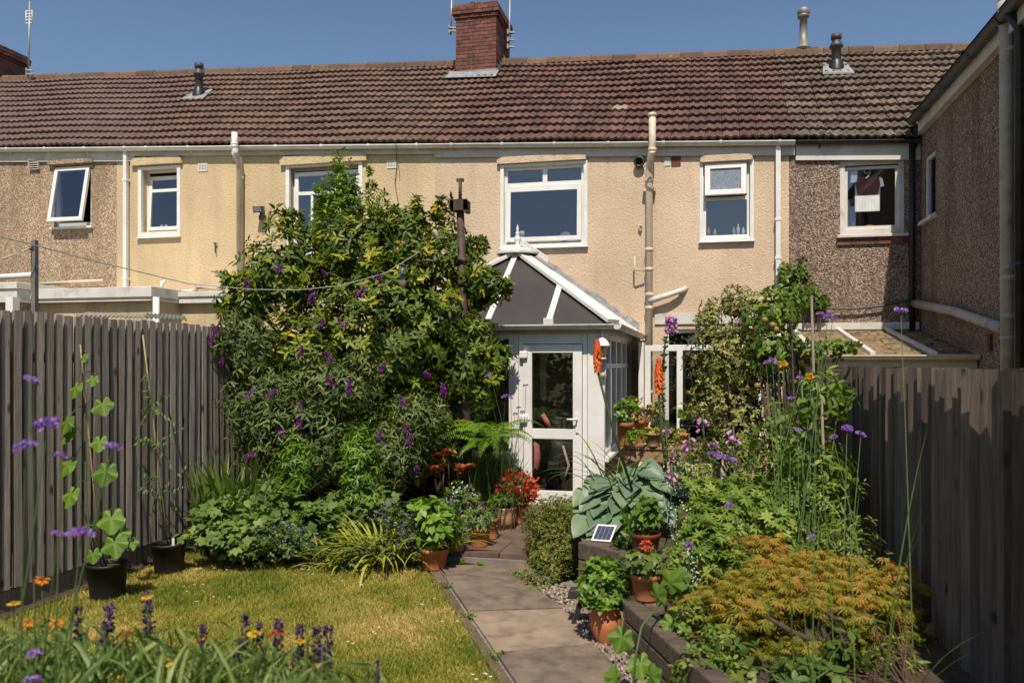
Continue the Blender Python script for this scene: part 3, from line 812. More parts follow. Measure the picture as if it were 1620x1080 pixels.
rm.quad((WX + 1.8, 13.6, zG + 1.2), (WX + 1.8, 16.3, zG + 1.2), (X4E, 16.3, zG), (X4E, 13.6, zG)); rm.quad((WX - .2, 13.6, zG + .1), (WX + 1.8, 16.3, zG + 1.2), (WX + 1.8, 13.6, zG + 1.2))
rm.build('wing_roof', tile_buff, h4)
fb = MB().box(WX - .10, WX - .075, 8.2, WY - .32, zG - .17, zG + .07); fb.quad((WX - .075, 8.2, zG - .165), (WX + .01, 8.2, zG - .165), (WX + .01, WY, zG - .165), (WX - .075, WY, zG - .165))
fb.build('fascia', upvc_old, h4)
gt = MB(); gx = WX - .165; r_ = .062
pr = [(-math.cos(math.pi * i / 8) * r_, -math.sin(math.pi * i / 8) * r_) for i in range(9)]
for i in range(8): gt.quad((gx + pr[i][0], 8.2, zG + .02 + pr[i][1]), (gx + pr[i][0], WY - .28, zG + .02 + pr[i][1]), (gx + pr[i + 1][0], WY - .28, zG + .02 + pr[i + 1][1]), (gx + pr[i + 1][0], 8.2, zG + .02 + pr[i + 1][1]), smooth=True)
gt.quad(*[(gx + a, WY - .28, zG + .02 + b) for a, b in pr]); gt.bar((gx - r_, 8.2, zG + .02), (gx - r_, WY - .28, zG + .02), .012, .016)
gto = gt.build('gutter', flue_grey, h4)
for y in (9.6, 10.6, 11.7, 12.7):
    k = MB()
    for i in range(8): k.quad(*[(gx + pr[a][0] * 1.15, yy, zG + .02 + pr[a][1] * 1.15) for a, yy in ((i, y), (i, y + .05), (i + 1, y + .05), (i + 1, y))])
    k.build('gutter_bracket', black_plastic, gto)
win = MB()
win.box(WX + .02, WX + .08, ya, ya + .055, hw[2], hw[3]); win.box(WX + .02, WX + .08, yb - .055, yb, hw[2], hw[3])
win.box(WX + .02, WX + .08, ya + .055, yb - .055, hw[2], hw[2] + .06); win.box(WX + .02, WX + .08, ya + .055, yb - .055, hw[3] - .055, hw[3])
win = win.build('window', upvc, h4)
MB().box(WX + .045, WX + .053, ya + .05, yb - .05, hw[2] + .05, hw[3] - .05).build('pane', glass, win)
MB().box(WX - .08, WX + .02, ya - .07, yb + .07, hw[2] - .05, hw[2]).build('sill', upvc_old, win)
# pipes on the wing
gy = PX(1592, 400, WX - .1).y
sp = downpipe(h4, 'soil_pipe', [(WX - .12, gy, zG + .20), (WX - .10, gy, zG - .1), (WX - .08, gy, 0)], .068, pipe_grey, clips=[(WX - .08, gy, PX(1592, y, WX - .1).z) for y in (80, 425, 440, 500, 535)])
for k in range(10):
    t = 2 * math.pi * k / 10
    MB().bar((WX - .12 + .055 * math.cos(t), gy + .055 * math.sin(t), zG + .19), (WX - .12 + .06 * math.cos(t), gy + .06 * math.sin(t), zG + .32), .014, .014).build('vent_finger', pipe_grey, sp)
q = [PX(1447, 480, WX - .1), PX(1510, 493, WX - .1), PX(1565, 512, WX - .1), PX(1590, 520, WX - .1)]
downpipe(h4, 'branch_pipe', q, .062, pipe_grey)
by = PX(1607, 400, WX - .1).y
downpipe(h4, 'downpipe', [(gx, by, zG - .02), (WX - .07, by, zG - .2), (WX - .07, by, 0)], .045, black_plastic, clips=[(WX - .07, by, PX(1607, y, WX - .1).z) for y in (140, 418)])
fb = MB(); xx = PX(1565, 535, WX - .02); fb.box(WX - .03, WX + .02, xx.y - .05, xx.y + .05, xx.z - .15, xx.z + .05); fb.build('air_brick', terracotta_vent, h4)

# ---------------------------------------------------------------- chimneys
def chimney(house, X0, X1, Y0, Y1, zb, zt, cap, pot=False):
    """brick stack with corbelled head; every brick is a piece"""
    core = MB().box(X0 + .012, X1 - .012, Y0 + .012, Y1 - .012, zb, zt).build('chimney', mortar, house)
    bl, bh, jt = 0.225, 0.075, 0.012
    half = MB().box(-.108, .108, -.05, .05, 0, bh - jt); m1, _ = half.mesh('brick', center=False); m1.materials.append(brick_m)
    sm = MB().box(-.05, .05, -.05, .05, 0, bh - jt); m2, _ = sm.mesh('brick', center=False); m2.materials.append(brick_m)
    z = zb; k = 0
    while z < zt - .01:
        fromtop = (zt - z) / bh
        off = 0.035 if fromtop > 2.9 and fromtop < 4.2 else (0.07 if fromtop <= 2.9 else 0.0)
        if fromtop < 0.95: off = 0.03
        x0, x1, y0, y1 = X0 - off, X1 + off, Y0 - off, Y1 + off
        for (ax, a0, a1) in (('f', x0, x1), ('r', y0, y1), ('l', y0, y1)):
            p = a0; first = True
            while p < a1 - .03:
                small = first and k % 2 == 1
                w = min(.112 if small else bl, a1 - p)
                c = p + w / 2; first = False
                sc = ((w - jt) / (0.1 if small else .216), 1, 1)
                jz = ROOF_RNG.uniform(-.004, .004)
                if ax == 'f': o = link('brick', m2 if small else m1, (c, y0 + .05 + jz, z), core, scale=sc)
                elif ax == 'r': o = link('brick', m2 if small else m1, (x1 - .05 + jz, c, z), core, rot=(0, 0, math.pi / 2), scale=sc)
                else: o = link('brick', m2 if small else m1, (x0 + .05 + jz, c, z), core, rot=(0, 0, math.pi / 2), scale=sc)
                p += w
        z += bh; k += 1
    return core
def roof_z(X, Y): return zE(X) + .035 + (Y - EAVE_Y) / (RIDGE_Y - EAVE_Y) * (zR(0) - zE(0) - .035)
cy0 = 16.55
xa, xb = PY(721, 80, cy0).x, PY(785, 80, cy0).x
zt = PY(750, 9, cy0).z
ch = chimney(h3, xa, xb, cy0, cy0 + 1.15, roof_z(xa, cy0) - .05, zt, None)
ap = MB().box(xa - .05, xb + .04, cy0 - .03, cy0 + .005, roof_z(xb, cy0) - .02, roof_z(xb, cy0) + .16)
z0 = roof_z(xa, cy0 - .3)
ap.quad((xa - .14, cy0 - .3, roof_z(xa - .14, cy0 - .3) + .12), (xb + .06, cy0 - .3, roof_z(xb + .06, cy0 - .3) + .12), (xb + .06, cy0 + .0, roof_z(xb + .06, cy0) + .13), (xa - .14, cy0, roof_z(xa - .14, cy0) + .13))
for x in (xa - .03, xb + .03):
    for i in range(4):
        ya_ = cy0 + i * .17; ap.quad((x, ya_, roof_z(x, ya_)), (x, ya_ + .17, roof_z(x, ya_ + .17)), (x, ya_ + .17, roof_z(x, ya_ + .1) + .2), (x, ya_, roof_z(x, ya_ + .1) + .2))
ap.build('chimney_flashing', lead, h3)
fl = MB(); cxm = (xa + xb) / 2
prof = [(.50, 0), (.42, .06), (.2, .10), (0, .11)]
fl.lathe((cxm, cy0 + .55, zt), [(.46, -.01), (.40, .05), (.25, .09), (.0, .10)], 14); fl.build('chimney_flaunching', concrete, h3)
MB().lathe((cxm - .08, cy0 + .3, zt), [(.12, 0), (.13, .1), (.15, .11), (.15, .15), (.11, .15), (.1, .02)], 16).build('chimney_pot', black_plastic, h3)
# the neighbour's chimney at the picture's left edge
cy1 = 16.9
xb1 = PY(43, 100, cy1 + 1.0).x
zt1 = PY(20, 66, cy1).z
ch1 = chimney(h1, xb1 - 1.0, xb1, cy1, cy1 + 1.0, roof_z(xb1, cy1) - .05, zt1, None)
MB().lathe((xb1 - .5, cy1 + .5, zt1), [(.48, -.01), (.40, .06), (.22, .12), (0, .13)], 12).build('chimney_flaunching', concrete, h1)
MB().lathe((xb1 - .62, cy1 + .4, zt1 + .03), [(.11, 0), (.10, .14), (.12, .15), (.12, .18), (.08, .18)], 14).build('chimney_pot', ridge_m, h1)

# ---------------------------------------------------------------- aerials and flues on the roof
alu = mat('aerial_metal', (0.42, 0.41, 0.39), (0.30, 0.29, 0.27), scale=12, rough=0.5, metal=0.5)
def aerial(label, x, ytop, ybot, Y, el=()):
    p0, p1 = PY(x, ybot, Y), PY(x + 2, ytop, Y)
    t = thing('roof_aerial', label, 'aerial', p0)
    MB().tube([p0, p1], .02, 8).build('mast', alu, t)
    for (y, kind) in el:
        p = PY(x + 1, y, Y)
        if kind == 'bracket':
            b = MB().bar((p.x - .05, p.y - .05, p.z), (p.x + .1, p.y + .02, p.z), .05, .03).bar((p.x - .02, p.y - .06, p.z - .05), (p.x - .02, p.y - .06, p.z + .05), .03, .03); b.build('bracket', alu, t)
        else:
            b = MB()
            for sx_ in (-.09, .09): b.tube([(p.x + sx_, p.y, p.z - .16), (p.x + sx_, p.y, p.z + .16)], .012, 6)
            for k in range(5): b.bar((p.x - .1, p.y, p.z - .15 + .075 * k), (p.x + .1, p.y, p.z - .15 + .075 * k), .02, .02)
            b.build('antenna_panel', upvc, t)
    return t
aerial('aerial mast with small white panel beside the chimney on the left edge', 45, 3, 125, 16.95, [(27, 'panel'), (112, 'bracket'), (118, 'bracket')])
aerial('thin aerial mast on the left side of the central brick chimney', 713, -12, 55, 16.6, [(45, 'bracket'), (50, 'bracket')])
aerial('thin aerial mast on the right side of the central brick chimney', 805, -12, 92, 17.3, [(52, 'bracket'), (64, 'bracket'), (75, 'bracket')])
def flue(label, x, ytop, ybot, Y, m, steps, skirt=None, cap_m=None):
    p = PY(x, ybot, Y); H = PY(x, ytop, Y).z - p.z
    t = thing('flue_pipe', label, 'flue', p)
    MB().lathe(p, [(r, z * H) for r, z in steps] + [(0, steps[-1][1] * H)], 16).build('pipe', m, t)
    if skirt is not None:
        n_ = Vector((0, -(zR(0) - zE(0)), RIDGE_Y - EAVE_Y)).normalized()
        s_ = MB(); zz = lambda dx, dy: roof_z(p.x + dx, p.y + dy) + .115
        for sgn in (1,):
            s_.hexa([(p.x + a, p.y + b, zz(a, b) - .02) for a, b in ((-.27, -.27), (.27, -.27), (.2, .2), (-.2, .2))] + [(p.x + a, p.y + b, zz(a, b) + .008) for a, b in ((-.27, -.27), (.27, -.27), (.2, .2), (-.2, .2))])
        s_.build('lead_slate', skirt, t)
        MB().lathe((p.x, p.y, zz(0, 0)), [(.15, -.08), (.13, .05), (.10, .12)], 14).build('rubber_boot', black_plastic, t)
    return t
def y_on_roof(x, y):
    lo, hi = EAVE_Y, RIDGE_Y
    for _ in range(40):
        m_ = (lo + hi) / 2; p = PY(x, y, m_)
        if p.z < roof_z(p.x, m_): hi = m_        # point is below the roof surface: surface met nearer
        else: lo = m_
    return lo
def roofY(x, y):
    best = None
    for k in range(400):
        Y = EAVE_Y + (RIDGE_Y - EAVE_Y) * k / 399; p = PY(x, y, Y); e = abs(p.z - roof_z(p.x, Y) - .05)
        if best is None or e < best[0]: best = (e, Y)
    return best[1]
BF = [(.085, 0), (.085, .62), (.12, .64), (.12, .70), (.075, .80), (.075, .86), (.095, .87), (.095, 1.0)]
flue('dark grey boiler flue standing on the roof of the yellow cream house', 315, 101, 153, roofY(315, 153), flue_grey, BF, skirt=lead)
flue('dark grey boiler flue on the buff tiled roof at the right', 1323, 55, 112, roofY(1323, 112), flue_grey, BF, skirt=lead)
fY = 17.0
flue('tall pale metal flue rising from the ridge between two roofs', 1271, 14, 98, fY, flue_steel, [(.10, 0), (.10, .22), (.14, .25), (.14, .27), (.078, .28), (.072, .82), (.11, .83), (.11, .87), (.10, .88), (.115, .89), (.115, .98), (.09, 1.0)])
pp = PY(1268, 92, 17.05); MB().box(pp.x - .32, pp.x + .3, 16.9, 17.4, pp.z - .05, pp.z + .14).build('flue_plinth', ridge_m, h3)
# ================================================================== CONSERVATORY
poly_m = mat('bronze_polycarbonate', (0.072, 0.062, 0.054), (0.060, 0.052, 0.046), scale=3, rough=0.28, spec=0.5)
_nt = poly_m.node_tree; _b = _nt.nodes['Principled BSDF']
_w = _nt.nodes.new('ShaderNodeTexWave'); _w.wave_type = 'BANDS'; _w.bands_direction = 'X'; _w.inputs['Scale'].default_value = 7.5
_tc = _nt.nodes.new('ShaderNodeTexCoord'); _nt.links.new(_tc.outputs['Object'], _w.inputs['Vector'])
_bn = _nt.nodes.new('ShaderNodeBump'); _bn.inputs['Strength'].default_value = 0.35; _bn.inputs['Distance'].default_value = 0.01
_nt.links.new(_w.outputs[1], _bn.inputs['Height']); _nt.links.new(_bn.outputs[0], _b.inputs['Normal'])
floor_tile = mat('conservatory_floor', (0.16, 0.12, 0.09), (0.12, 0.09, 0.07), scale=5, rough=0.5)
FY, CRX, CLX, BZ = 9.75, -1.17, -3.97, 0.10
APX, APY, APZ, EZ = -2.57, 11.3, 3.36, 2.27
cons = thing('conservatory', 'white framed conservatory with hipped bronze roof and glazed door', 'conservatory', (-2.57, FY, BZ))
# dwarf wall of brick: mortar core and single bricks on the seen faces
DW = 0.52
core = MB().box(CRX - .10, CRX - .012, FY + .15, WY, BZ, BZ + DW)
core.box(CLX + .012, -2.25, FY + .012, FY + .10, BZ, BZ + DW); core.box(CLX + .012, CLX + .1, FY + .1, WY, BZ, BZ + DW)
core = core.build('dwarf_wall', mortar, cons)
bk = MB().box(-.108, .108, -.05, .05, 0, .065); bkm, _ = bk.mesh('brick', center=False); bkm.materials.append(brick_m)
for k in range(7):
    z = BZ + .003 + k * .075
    y = FY + .27 + (.112 if k % 2 else 0)
    while y < WY - .2:
        link('brick', bkm, (CRX - .05, y, z), core, rot=(0, 0, math.pi / 2)); y += .228
    x = CLX + .12 + (.112 if k % 2 else 0)
    while x < -2.4:
        link('brick', bkm, (x, FY + .05, z), core); x += .228
MB().box(CRX - .13, CRX + .05, FY + .1, WY, BZ + DW, BZ + DW + .04).box(CLX - .05, -2.26, FY - .05, FY + .13, BZ + DW, BZ + DW + .04).build('window_board', upvc, cons, bevel=0.004)
MB().box(CLX + .05, CRX - .05, FY + .05, WY, BZ - .02, BZ + .02).build('floor', floor_tile, cons)
# frame: corner posts, head, mullions
fr = MB()
HZ0, HZ1 = BZ + DW + .04, 2.16
fr.box(-1.345, CRX, FY, FY + .10, BZ + .02, HZ1)                 # wide corner panel right of the door
fr.box(-1.36, -1.335, FY - .012, FY + .05, BZ + .02, HZ1); fr.box(CRX - .02, CRX + .012, FY - .012, FY + .05, BZ + .02, HZ1)
fr.box(CLX, CLX + .09, FY, FY + .1, HZ0, HZ1)
fr.box(-2.27, -2.21, FY, FY + .10, BZ, HZ1)
fr.box(CLX, CRX, FY + .002, FY + .10, HZ1, 2.28)
fr.box(CRX - .1, CRX - .002, FY + .1, WY, HZ1, 2.28); fr.box(CLX + .002, CLX + .1, FY + .1, WY, HZ1, 2.28)
fr.build('frame', upvc, cons, bevel=0.003)
# front windows left of the door
wx = [CLX + .09, -3.42, -2.86, -2.27]
for a, b in zip(wx[:-1], wx[1:]):
    w = ring(MB(), a, b, HZ0, HZ1, FY + .01, FY + .08, .06); w.box(a + .06, b - .06, FY + .01, FY + .08, 1.72, 1.78)
    w = w.build('window', upvc, cons, bevel=0.003)
    MB().box(a + .055, b - .055, FY + .04, FY + .048, HZ0 + .055, 1.725).build('pane', glass_door, w); MB().box(a + .055, b - .055, FY + .04, FY + .048, 1.775, HZ1 - .055).build('pane', glass_door, w)
# side windows on the right
ys = [FY + .12, FY + .85, FY + 1.6, FY + 2.35, FY + 3.1, WY - .02]
for a, b in zip(ys[:-1], ys[1:]):
    w = MB(); zt_ = 1.77
    for y0, y1 in ((a, a + .06), (b - .06, b)): w.box(CRX - .085, CRX - .012, y0, y1, HZ0, HZ1)
    for z0, z1 in ((HZ0, HZ0 + .06), (zt_ - .03, zt_ + .03), (HZ1 - .06, HZ1)): w.box(CRX - .083, CRX - .014, a + .06, b - .06, z0, z1)
    w = w.build('window', upvc, cons)
    MB().box(CRX - .05, CRX - .042, a + .055, b - .055, HZ0 + .055, zt_ - .025).build('pane', glass_door, w); MB().box(CRX - .05, CRX - .042, a + .055, b - .055, zt_ + .025, HZ1 - .055).build('pane', glass_door, w)
# left side, closed with panels
MB().box(CLX + .02, CLX + .06, FY + .1, WY, HZ0, HZ1).build('side_panel', upvc, cons)
# door
DX0, DX1, DZ0, DZ1 = -2.205, -1.365, BZ + .04, 2.03
of = MB(); of.box(DX0, DX0 + .055, FY - .005, FY + .08, BZ, 2.158); of.box(DX1 - .055, DX1, FY - .005, FY + .08, BZ, 2.158); of.box(DX0 + .055, DX1 - .055, FY - .005, FY + .08, DZ1 + .01, 2.158); of.box(DX0 + .055, DX1 - .055, FY - .03, FY + .08, BZ, BZ + .05)
door = of.build('door', upvc, cons, bevel=0.003)
lf = MB(); a, b = DX0 + .06, DX1 - .06
lf.box(a, a + .11, FY - .03, FY + .04, DZ0 + .02, DZ1); lf.box(b - .11, b, FY - .03, FY + .04, DZ0 + .02, DZ1)
lf.box(a + .11, b - .11, FY - .03, FY + .04, DZ1 - .1, DZ1); lf.box(a + .11, b - .11, FY - .03, FY + .04, DZ0 + .02, DZ0 + .13)
zm = PY(880, 686, FY).z
lf.box(a + .11, b - .11, FY - .03, FY + .04, zm - .06, zm + .06)
lf.build('door_leaf', upvc, door, bevel=0.004)
MB().box(a + .105, b - .105, FY, FY + .008, zm + .055, DZ1 - .095).build('pane', glass_door, door); MB().box(a + .105, b - .105, FY, FY + .008, DZ0 + .125, zm - .055).build('pane', glass_door, door)
hz = PY(918, 663, FY).z
hd = MB().box(b - .075, b - .04, FY - .045, FY - .03, hz - .16, hz + .07); hd.tube([(b - .058, FY - .04, hz), (b - .058, FY - .09, hz), (b - .17, FY - .095, hz + .004)], .013, 8); hd.build('door_handle', upvc, door)
for y in (561, 662):
    z = PY(830, y, FY).z; MB().box(DX0 + .02, DX0 + .12, FY - .075, FY - .005, z - .045, z + .045).build('hinge', upvc, door, bevel=0.015)
# roof: bronze sheets between white bars
rp = cons
def panel(*pts):
    p = [Vector(q) for q in pts]; n_ = (p[1] - p[0]).cross(p[2] - p[0]).normalized() * .02
    m_ = MB().quad(*p); m_.quad(*[q - n_ for q in reversed(p)])
    for i in range(len(p)): j = (i + 1) % len(p); m_.quad(p[j], p[i], p[i] - n_, p[j] - n_)
    m_.build('roof_panel', poly_m, cons)
OV = .12
eL, eR, ef = CLX - OV, CRX + OV, FY - OV
ap_ = Vector((APX, APY, APZ)); EZo = EZ
mR = Vector(((APX + eR) / 2, ef, EZo)); mL = Vector(((APX + eL) / 2, ef, EZo)); mid = Vector((APX, ef, EZo)); cR = Vector((eR, ef, EZo)); cL = Vector((eL, ef, EZo))
def hip(c, X):  # where a bar running straight up the front slope meets the hip
    t = (X - c.x) / (APX - c.x); return c.lerp(ap_, t)
hR, hL = hip(cR, mR.x), hip(cL, mL.x)
panel(mid, mR, hR, ap_); panel(mR, cR, hR); panel(mL, mid, ap_, hL); panel(cL, mL, hL)
ridge_end = Vector((APX, WY, APZ))
sy = [ef, APY, APY + .8, APY + 1.6, WY]
for sgn, ex in ((1, eR), (-1, eL)):
    for a, b in zip(sy[:-1], sy[1:]):
        if a == ef: q = [Vector((ex, a, EZo)), Vector((ex, b, EZo)), ap_]
        else: q = [Vector((ex, a, EZo)), Vector((ex, b, EZo)), Vector((APX, b, APZ)), Vector((APX, a, APZ))]
        panel(*(q if sgn > 0 else list(reversed(q))))
nF = Vector((0, -(APZ - EZo), APY - ef)).normalized()
def rbar(p, q, w, h, nn, name='glazing_bar'):
    d = nn * (h / 2 + .004); MB().bar(Vector(p) + d, Vector(q) + d, w, h, up=nn).build(name, upvc, cons, bevel=0.006)
rbar(mid, ap_, .075, .04, nF); rbar(mR, hR, .075, .04, nF); rbar(mL, hL, .075, .04, nF)
for c in (cR, cL):
    nn = (nF + Vector((math.copysign(.6, c.x - APX), 0, .6))).normalized(); rbar(c, ap_, .17, .05, nn, 'hip_bar')
for sgn, ex in ((1, eR), (-1, eL)):
    nn = Vector((sgn * (APZ - EZo), 0, eR - APX)).normalized()
    for y in (APY + .8, APY + 1.6, WY - .06): rbar((ex, y, EZo), (APX, y, APZ), .07, .05, nn)
    rbar((ex, APY, EZo), (APX, APY, APZ), .07, .05, nn)
    # lead flashing up the house wall
    m_ = MB(); k = 14
    for i in range(k):
        t0, t1 = i / k, (i + 1) / k
        p, q = Vector((ex, WY - .05, EZo)).lerp(ridge_end, t0), Vector((ex, WY - .05, EZo)).lerp(ridge_end, t1)
        jz = ROOF_RNG.uniform(.13, .2)
        m_.quad((p.x, WY - .03, p.z), (q.x, WY - .03, q.z), (q.x, WY - .012, q.z + jz), (p.x, WY - .012, p.z + jz))
        m_.quad((p.x, WY - .03, p.z), (p.x, WY - .22, p.z + .06), (q.x, WY - .22, q.z + .06), (q.x, WY - .03, q.z))
    m_.build('wall_flashing', lead, cons)
for c, nm in ((mR, 0), (mid, 0), (mL, 0)):
    MB().box(c.x - .06, c.x + .06, ef - .05, ef + .03, EZo - .02, EZo + .07).build('bar_end_cap', upvc_old, cons, bevel=0.01)
MB().box(APX - .085, APX + .085, APY, WY - .02, APZ + .0, APZ + .075).build('ridge_cap', upvc, cons, bevel=0.015)
MB().lathe((APX, APY, APZ - .03), [(.30, 0), (.31, .04), (.22, .075), (.06, .11), (0, .11)], 8).build('ridge_boss', upvc_old, cons)
MB().lathe((APX, APY, APZ + .08), [(.05, 0), (.055, .03), (.02, .05), (.045, .09), (.05, .13), (.02, .18), (.035, .2), (.012, .23), (.02, .26), (0, .33)], 12).build('finial', upvc, cons)
cr = MB().box(-.01, .01, -.008, .008, 0, .13); cr.box(-.03, .03, -.007, .007, .05, .065); cr.lathe((0, 0, .13), [(.012, -.005), (.016, .01), (0, .04)], 6)
crm, _ = cr.mesh('crest_spike', center=False); crm.materials.append(upvc)
y = APY + .22
while y < WY - .1: link('crest_spike', crm, (APX, y, APZ + .075), cons, rot=(0, 0, math.pi / 2)); y += .085
# gutter
def half_round(path, r, m, parent, name='gutter', z_up=0.0):
    mb = MB()
    for a, b in zip(path[:-1], path[1:]):
        a = Vector(a); b = Vector(b); d = (b - a).normalized(); s_ = d.cross(Vector((0, 0, 1))).normalized()
        for i in range(8):
            t0, t1 = math.pi * i / 8, math.pi * (i + 1) / 8
            o0 = s_ * (-math.cos(t0) * r) + Vector((0, 0, -math.sin(t0) * r)); o1 = s_ * (-math.cos(t1) * r) + Vector((0, 0, -math.sin(t1) * r))
            mb.quad(a + o0, b + o0, b + o1, a + o1, smooth=True)
        mb.bar(a + s_ * r, b + s_ * r, .012, .016); mb.bar(a - s_ * r, b - s_ * r, .012, .016)
        mb.quad(*[a + s_ * (-math.cos(math.pi * i / 8) * r) + Vector((0, 0, -math.sin(math.pi * i / 8) * r)) for i in range(9)])
        mb.quad(*[b + s_ * (-math.cos(math.pi * i / 8) * r) + Vector((0, 0, -math.sin(math.pi * i / 8) * r)) for i in range(9)])
    return mb.build(name, m, parent)
gz = EZo - .015
half_round([(eL - .02, ef - .05, gz), (eR + .02, ef - .05, gz)], .055, upvc_old, cons); half_round([(eR + .05, ef, gz), (eR + .05, WY - .05, gz)], .055, upvc_old, cons)
MB().box(CLX, CRX, FY - .02, FY + .002, 2.16, 2.30).build('eaves_beam', upvc_old, cons)

# ---- garden door and window of house 3 on the ground floor
X0, X1, Z0, Z1 = HO['gd']
gw = MB(); ring(gw, X0, X1, Z0, Z1, WY + .05, WY + .12, .06)
zt_ = PY(1110, 549, WY).z; gw.box(X0 + .06, X1 - .06, WY + .05, WY + .12, zt_ - .05, zt_ + .04); xm = PY(1088, 620, WY).x
xn = X1 - .03
gw = gw.build('window', upvc, h3, bevel=0.003)
for a, b in ((X0 + .055, X1 - .055),): pane_mb(a, b, Z0 + .055, zt_ - .045, WY + .085).build('pane', glass, gw)
pane_mb(X0 + .055, X1 - .055, zt_ + .035, Z1 - .055, WY + .085).build('pane', glass_door, gw)
lx0, lx1, lz0, lz1 = wpx(1036, 497, 1215, 512)
MB().box(lx0, lx1, WY - .03, WY + .02, lz0, lz1 + .02).build('lintel_board', upvc_old, h3)
a_, b_ = PY(1020, 620, 12.9).x, PY(1080, 620, 12.9).x; z1_ = PY(1050, 546, 12.9).z
ol = MB(); ring(ol, a_, b_, .12, z1_, 12.9, 12.95, .09); ol = ol.build('open_door', upvc, h3, bevel=0.004)
MB().box(a_ + .085, b_ - .085, 12.92, 12.928, .205, z1_ - .085).build('pane', glass_door, ol)
MB().box(b_ - .07, b_ - .02, 12.86, 12.9, 1.1, 1.13).build('door_handle', pipe_grey, ol)
jb = MB().box(a_ - .10, a_ - .02, 12.95, WY, .1, z1_ + .05); jb.build('door_frame', upvc, h3)

# ---- lean-to roof of house 4
deb = leafmat('fallen_leaves', [(0.03, 0.018, 0.01), (0.07, 0.045, 0.025), (0.12, 0.08, 0.035)], trans=0)
lean_sheet = mat('weathered_corrugate', (0.30, 0.215, 0.115), (0.20, 0.14, 0.08), scale=5, rough=0.6, dirt=(0.08, 0.06, 0.04), dirt_scale=5, dirt_range=(0.5, 0.72))
lt = thing('lean_to_roof', 'lean-to with weathered tan plastic sheets and white bars behind the right fence', 'lean-to', (2.2, 11.5, 0))
Yb, Yf = WY - .05, 10.9
zb_ = PY(1400, 522, Yb).z; zf_ = PY(1450, 562, Yf).z
lx = [1.36, 2.02, 2.72, WX - .04]
for a, b in zip(lx[:-1], lx[1:]):
    MB().hexa([(a, Yf, zf_ - .01), (b, Yf, zf_ - .01), (b, Yb, zb_ - .01), (a, Yb, zb_ - .01), (a, Yf, zf_), (b, Yf, zf_), (b, Yb, zb_), (a, Yb, zb_)]).build('roof_sheet', lean_sheet, lt)
for x in lx[:-1]: MB().bar((x, Yf - .02, zf_ + .02), (x, Yb, zb_ + .02), .06, .045).build('roof_bar', upvc, lt)
MB().box(1.34, WX - .03, Yb - .05, Yb + .04, zb_ + .01, zb_ + .12).build('wall_strip', upvc_old, lt)
half_round([(1.3, Yf - .07, zf_), (WX - .02, Yf - .07, zf_)], .055, pipe_cream, lt)
MB().box(1.3, WX - .02, Yf - .0, Yf + .05, zf_ - .16, zf_ - .02).build('fascia', pipe_cream, lt)
MB().box(1.34, WX - .02, Yf + .1, Yf + .15, 0, zf_ - .1).build('front_wall', upvc_old, lt)
fo = Foliage(); rng = np.random.default_rng(3); n = 420
X_ = np.concatenate([rng.uniform(1.4, WX - .1, n // 2), np.clip(rng.normal(WX - .35, .28, n // 2), 1.4, WX - .06)]); Y_ = rng.uniform(Yf + .1, Yb - .08, n) ; Y_[:n // 4] = rng.normal(Yb - .25, .12, n // 4)
Z_ = zf_ + (Y_ - Yf) / (Yb - Yf) * (zb_ - zf_) + .012
fo.add(T_lance(.5), np.stack([X_, Y_, Z_], 1), np.stack([rng.normal(size=n), rng.normal(size=n), rng.normal(0, .15, n)], 1), np.array([[0, 0, 1.]] * n), rng.uniform(.03, .075, n), rng.random(n))
lo = fo.build('fallen_leaves', deb); tag(lo, 'dry brown fallen leaves scattered over the lean-to roof sheets', 'leaves')

# ---- neighbours' ground floor extensions on the left
def extension(house, x0, x1, ytop, yf, ywall, Y, fm, wm):
    a, b = PY(x0, ytop, Y).x, PY(x1, ytop, Y).x; zt_ = PY((x0 + x1) / 2, ytop, Y).z; zm_ = PY((x0 + x1) / 2, yf, Y).z; zl = PY((x0 + x1) / 2, ywall, Y).z
    MB().box(a + .05, b - .05, Y + .15, WY, -.2, zl + .02).build('extension_wall', wm, house)
    MB().box(a, b, Y, WY, zm_ + .004, zt_).build('extension_fascia', fm, house, bevel=0.01)
    MB().box(a + .02, b - .02, Y + .03, WY, zl, zm_).build('extension_fascia', fm, house)
extension(h2, 28, 239, 455, 472, 477, 11.6, upvc_old, render_soft)
extension(h2, 240, 352, 462, 470, 479, 12.3, upvc_old, render_soft)
extension(h1, -60, 26, 447, 458, 478, 11.3, upvc_old, pebble_tan)
dp = PY(247, 470, 11.5); downpipe(h2, 'downpipe', [(dp.x, 11.5, dp.z), (dp.x, 11.5, 1)], .05, upvc)
dp = PY(20, 470, 11.2); downpipe(h1, 'downpipe', [(dp.x, 11.2, dp.z), (dp.x, 11.2, 1)], .07, upvc, square=True)
MB().tube([PY(-30, 440, 13.5), PY(40, 436, 13.5), PY(52, 435, 13.6)], .06, 10).build('waste_pipe', upvc, h1)
MB().tube([PY(60, 449, 13.6), PY(120, 446, 13.6), PY(165, 444, 13.6)], .035, 10).build('waste_pipe', pipe_cream, h1)
MB().tube([PY(256, 458, 13.55), PY(256, 447, 13.55), PY(261, 445, 13.6)], .035, 10).build('waste_pipe', upvc, h2)
MB().tube([PY(282, 464, 12.6), PY(300, 462, 13.0), PY(310, 459, 13.6)], .05, 10).build('waste_pipe', upvc, h2)
MB().tube([PY(310, 453, 13.55), PY(350, 456, 13.55)], .05, 10).build('waste_pipe', pipe_cream, h2)

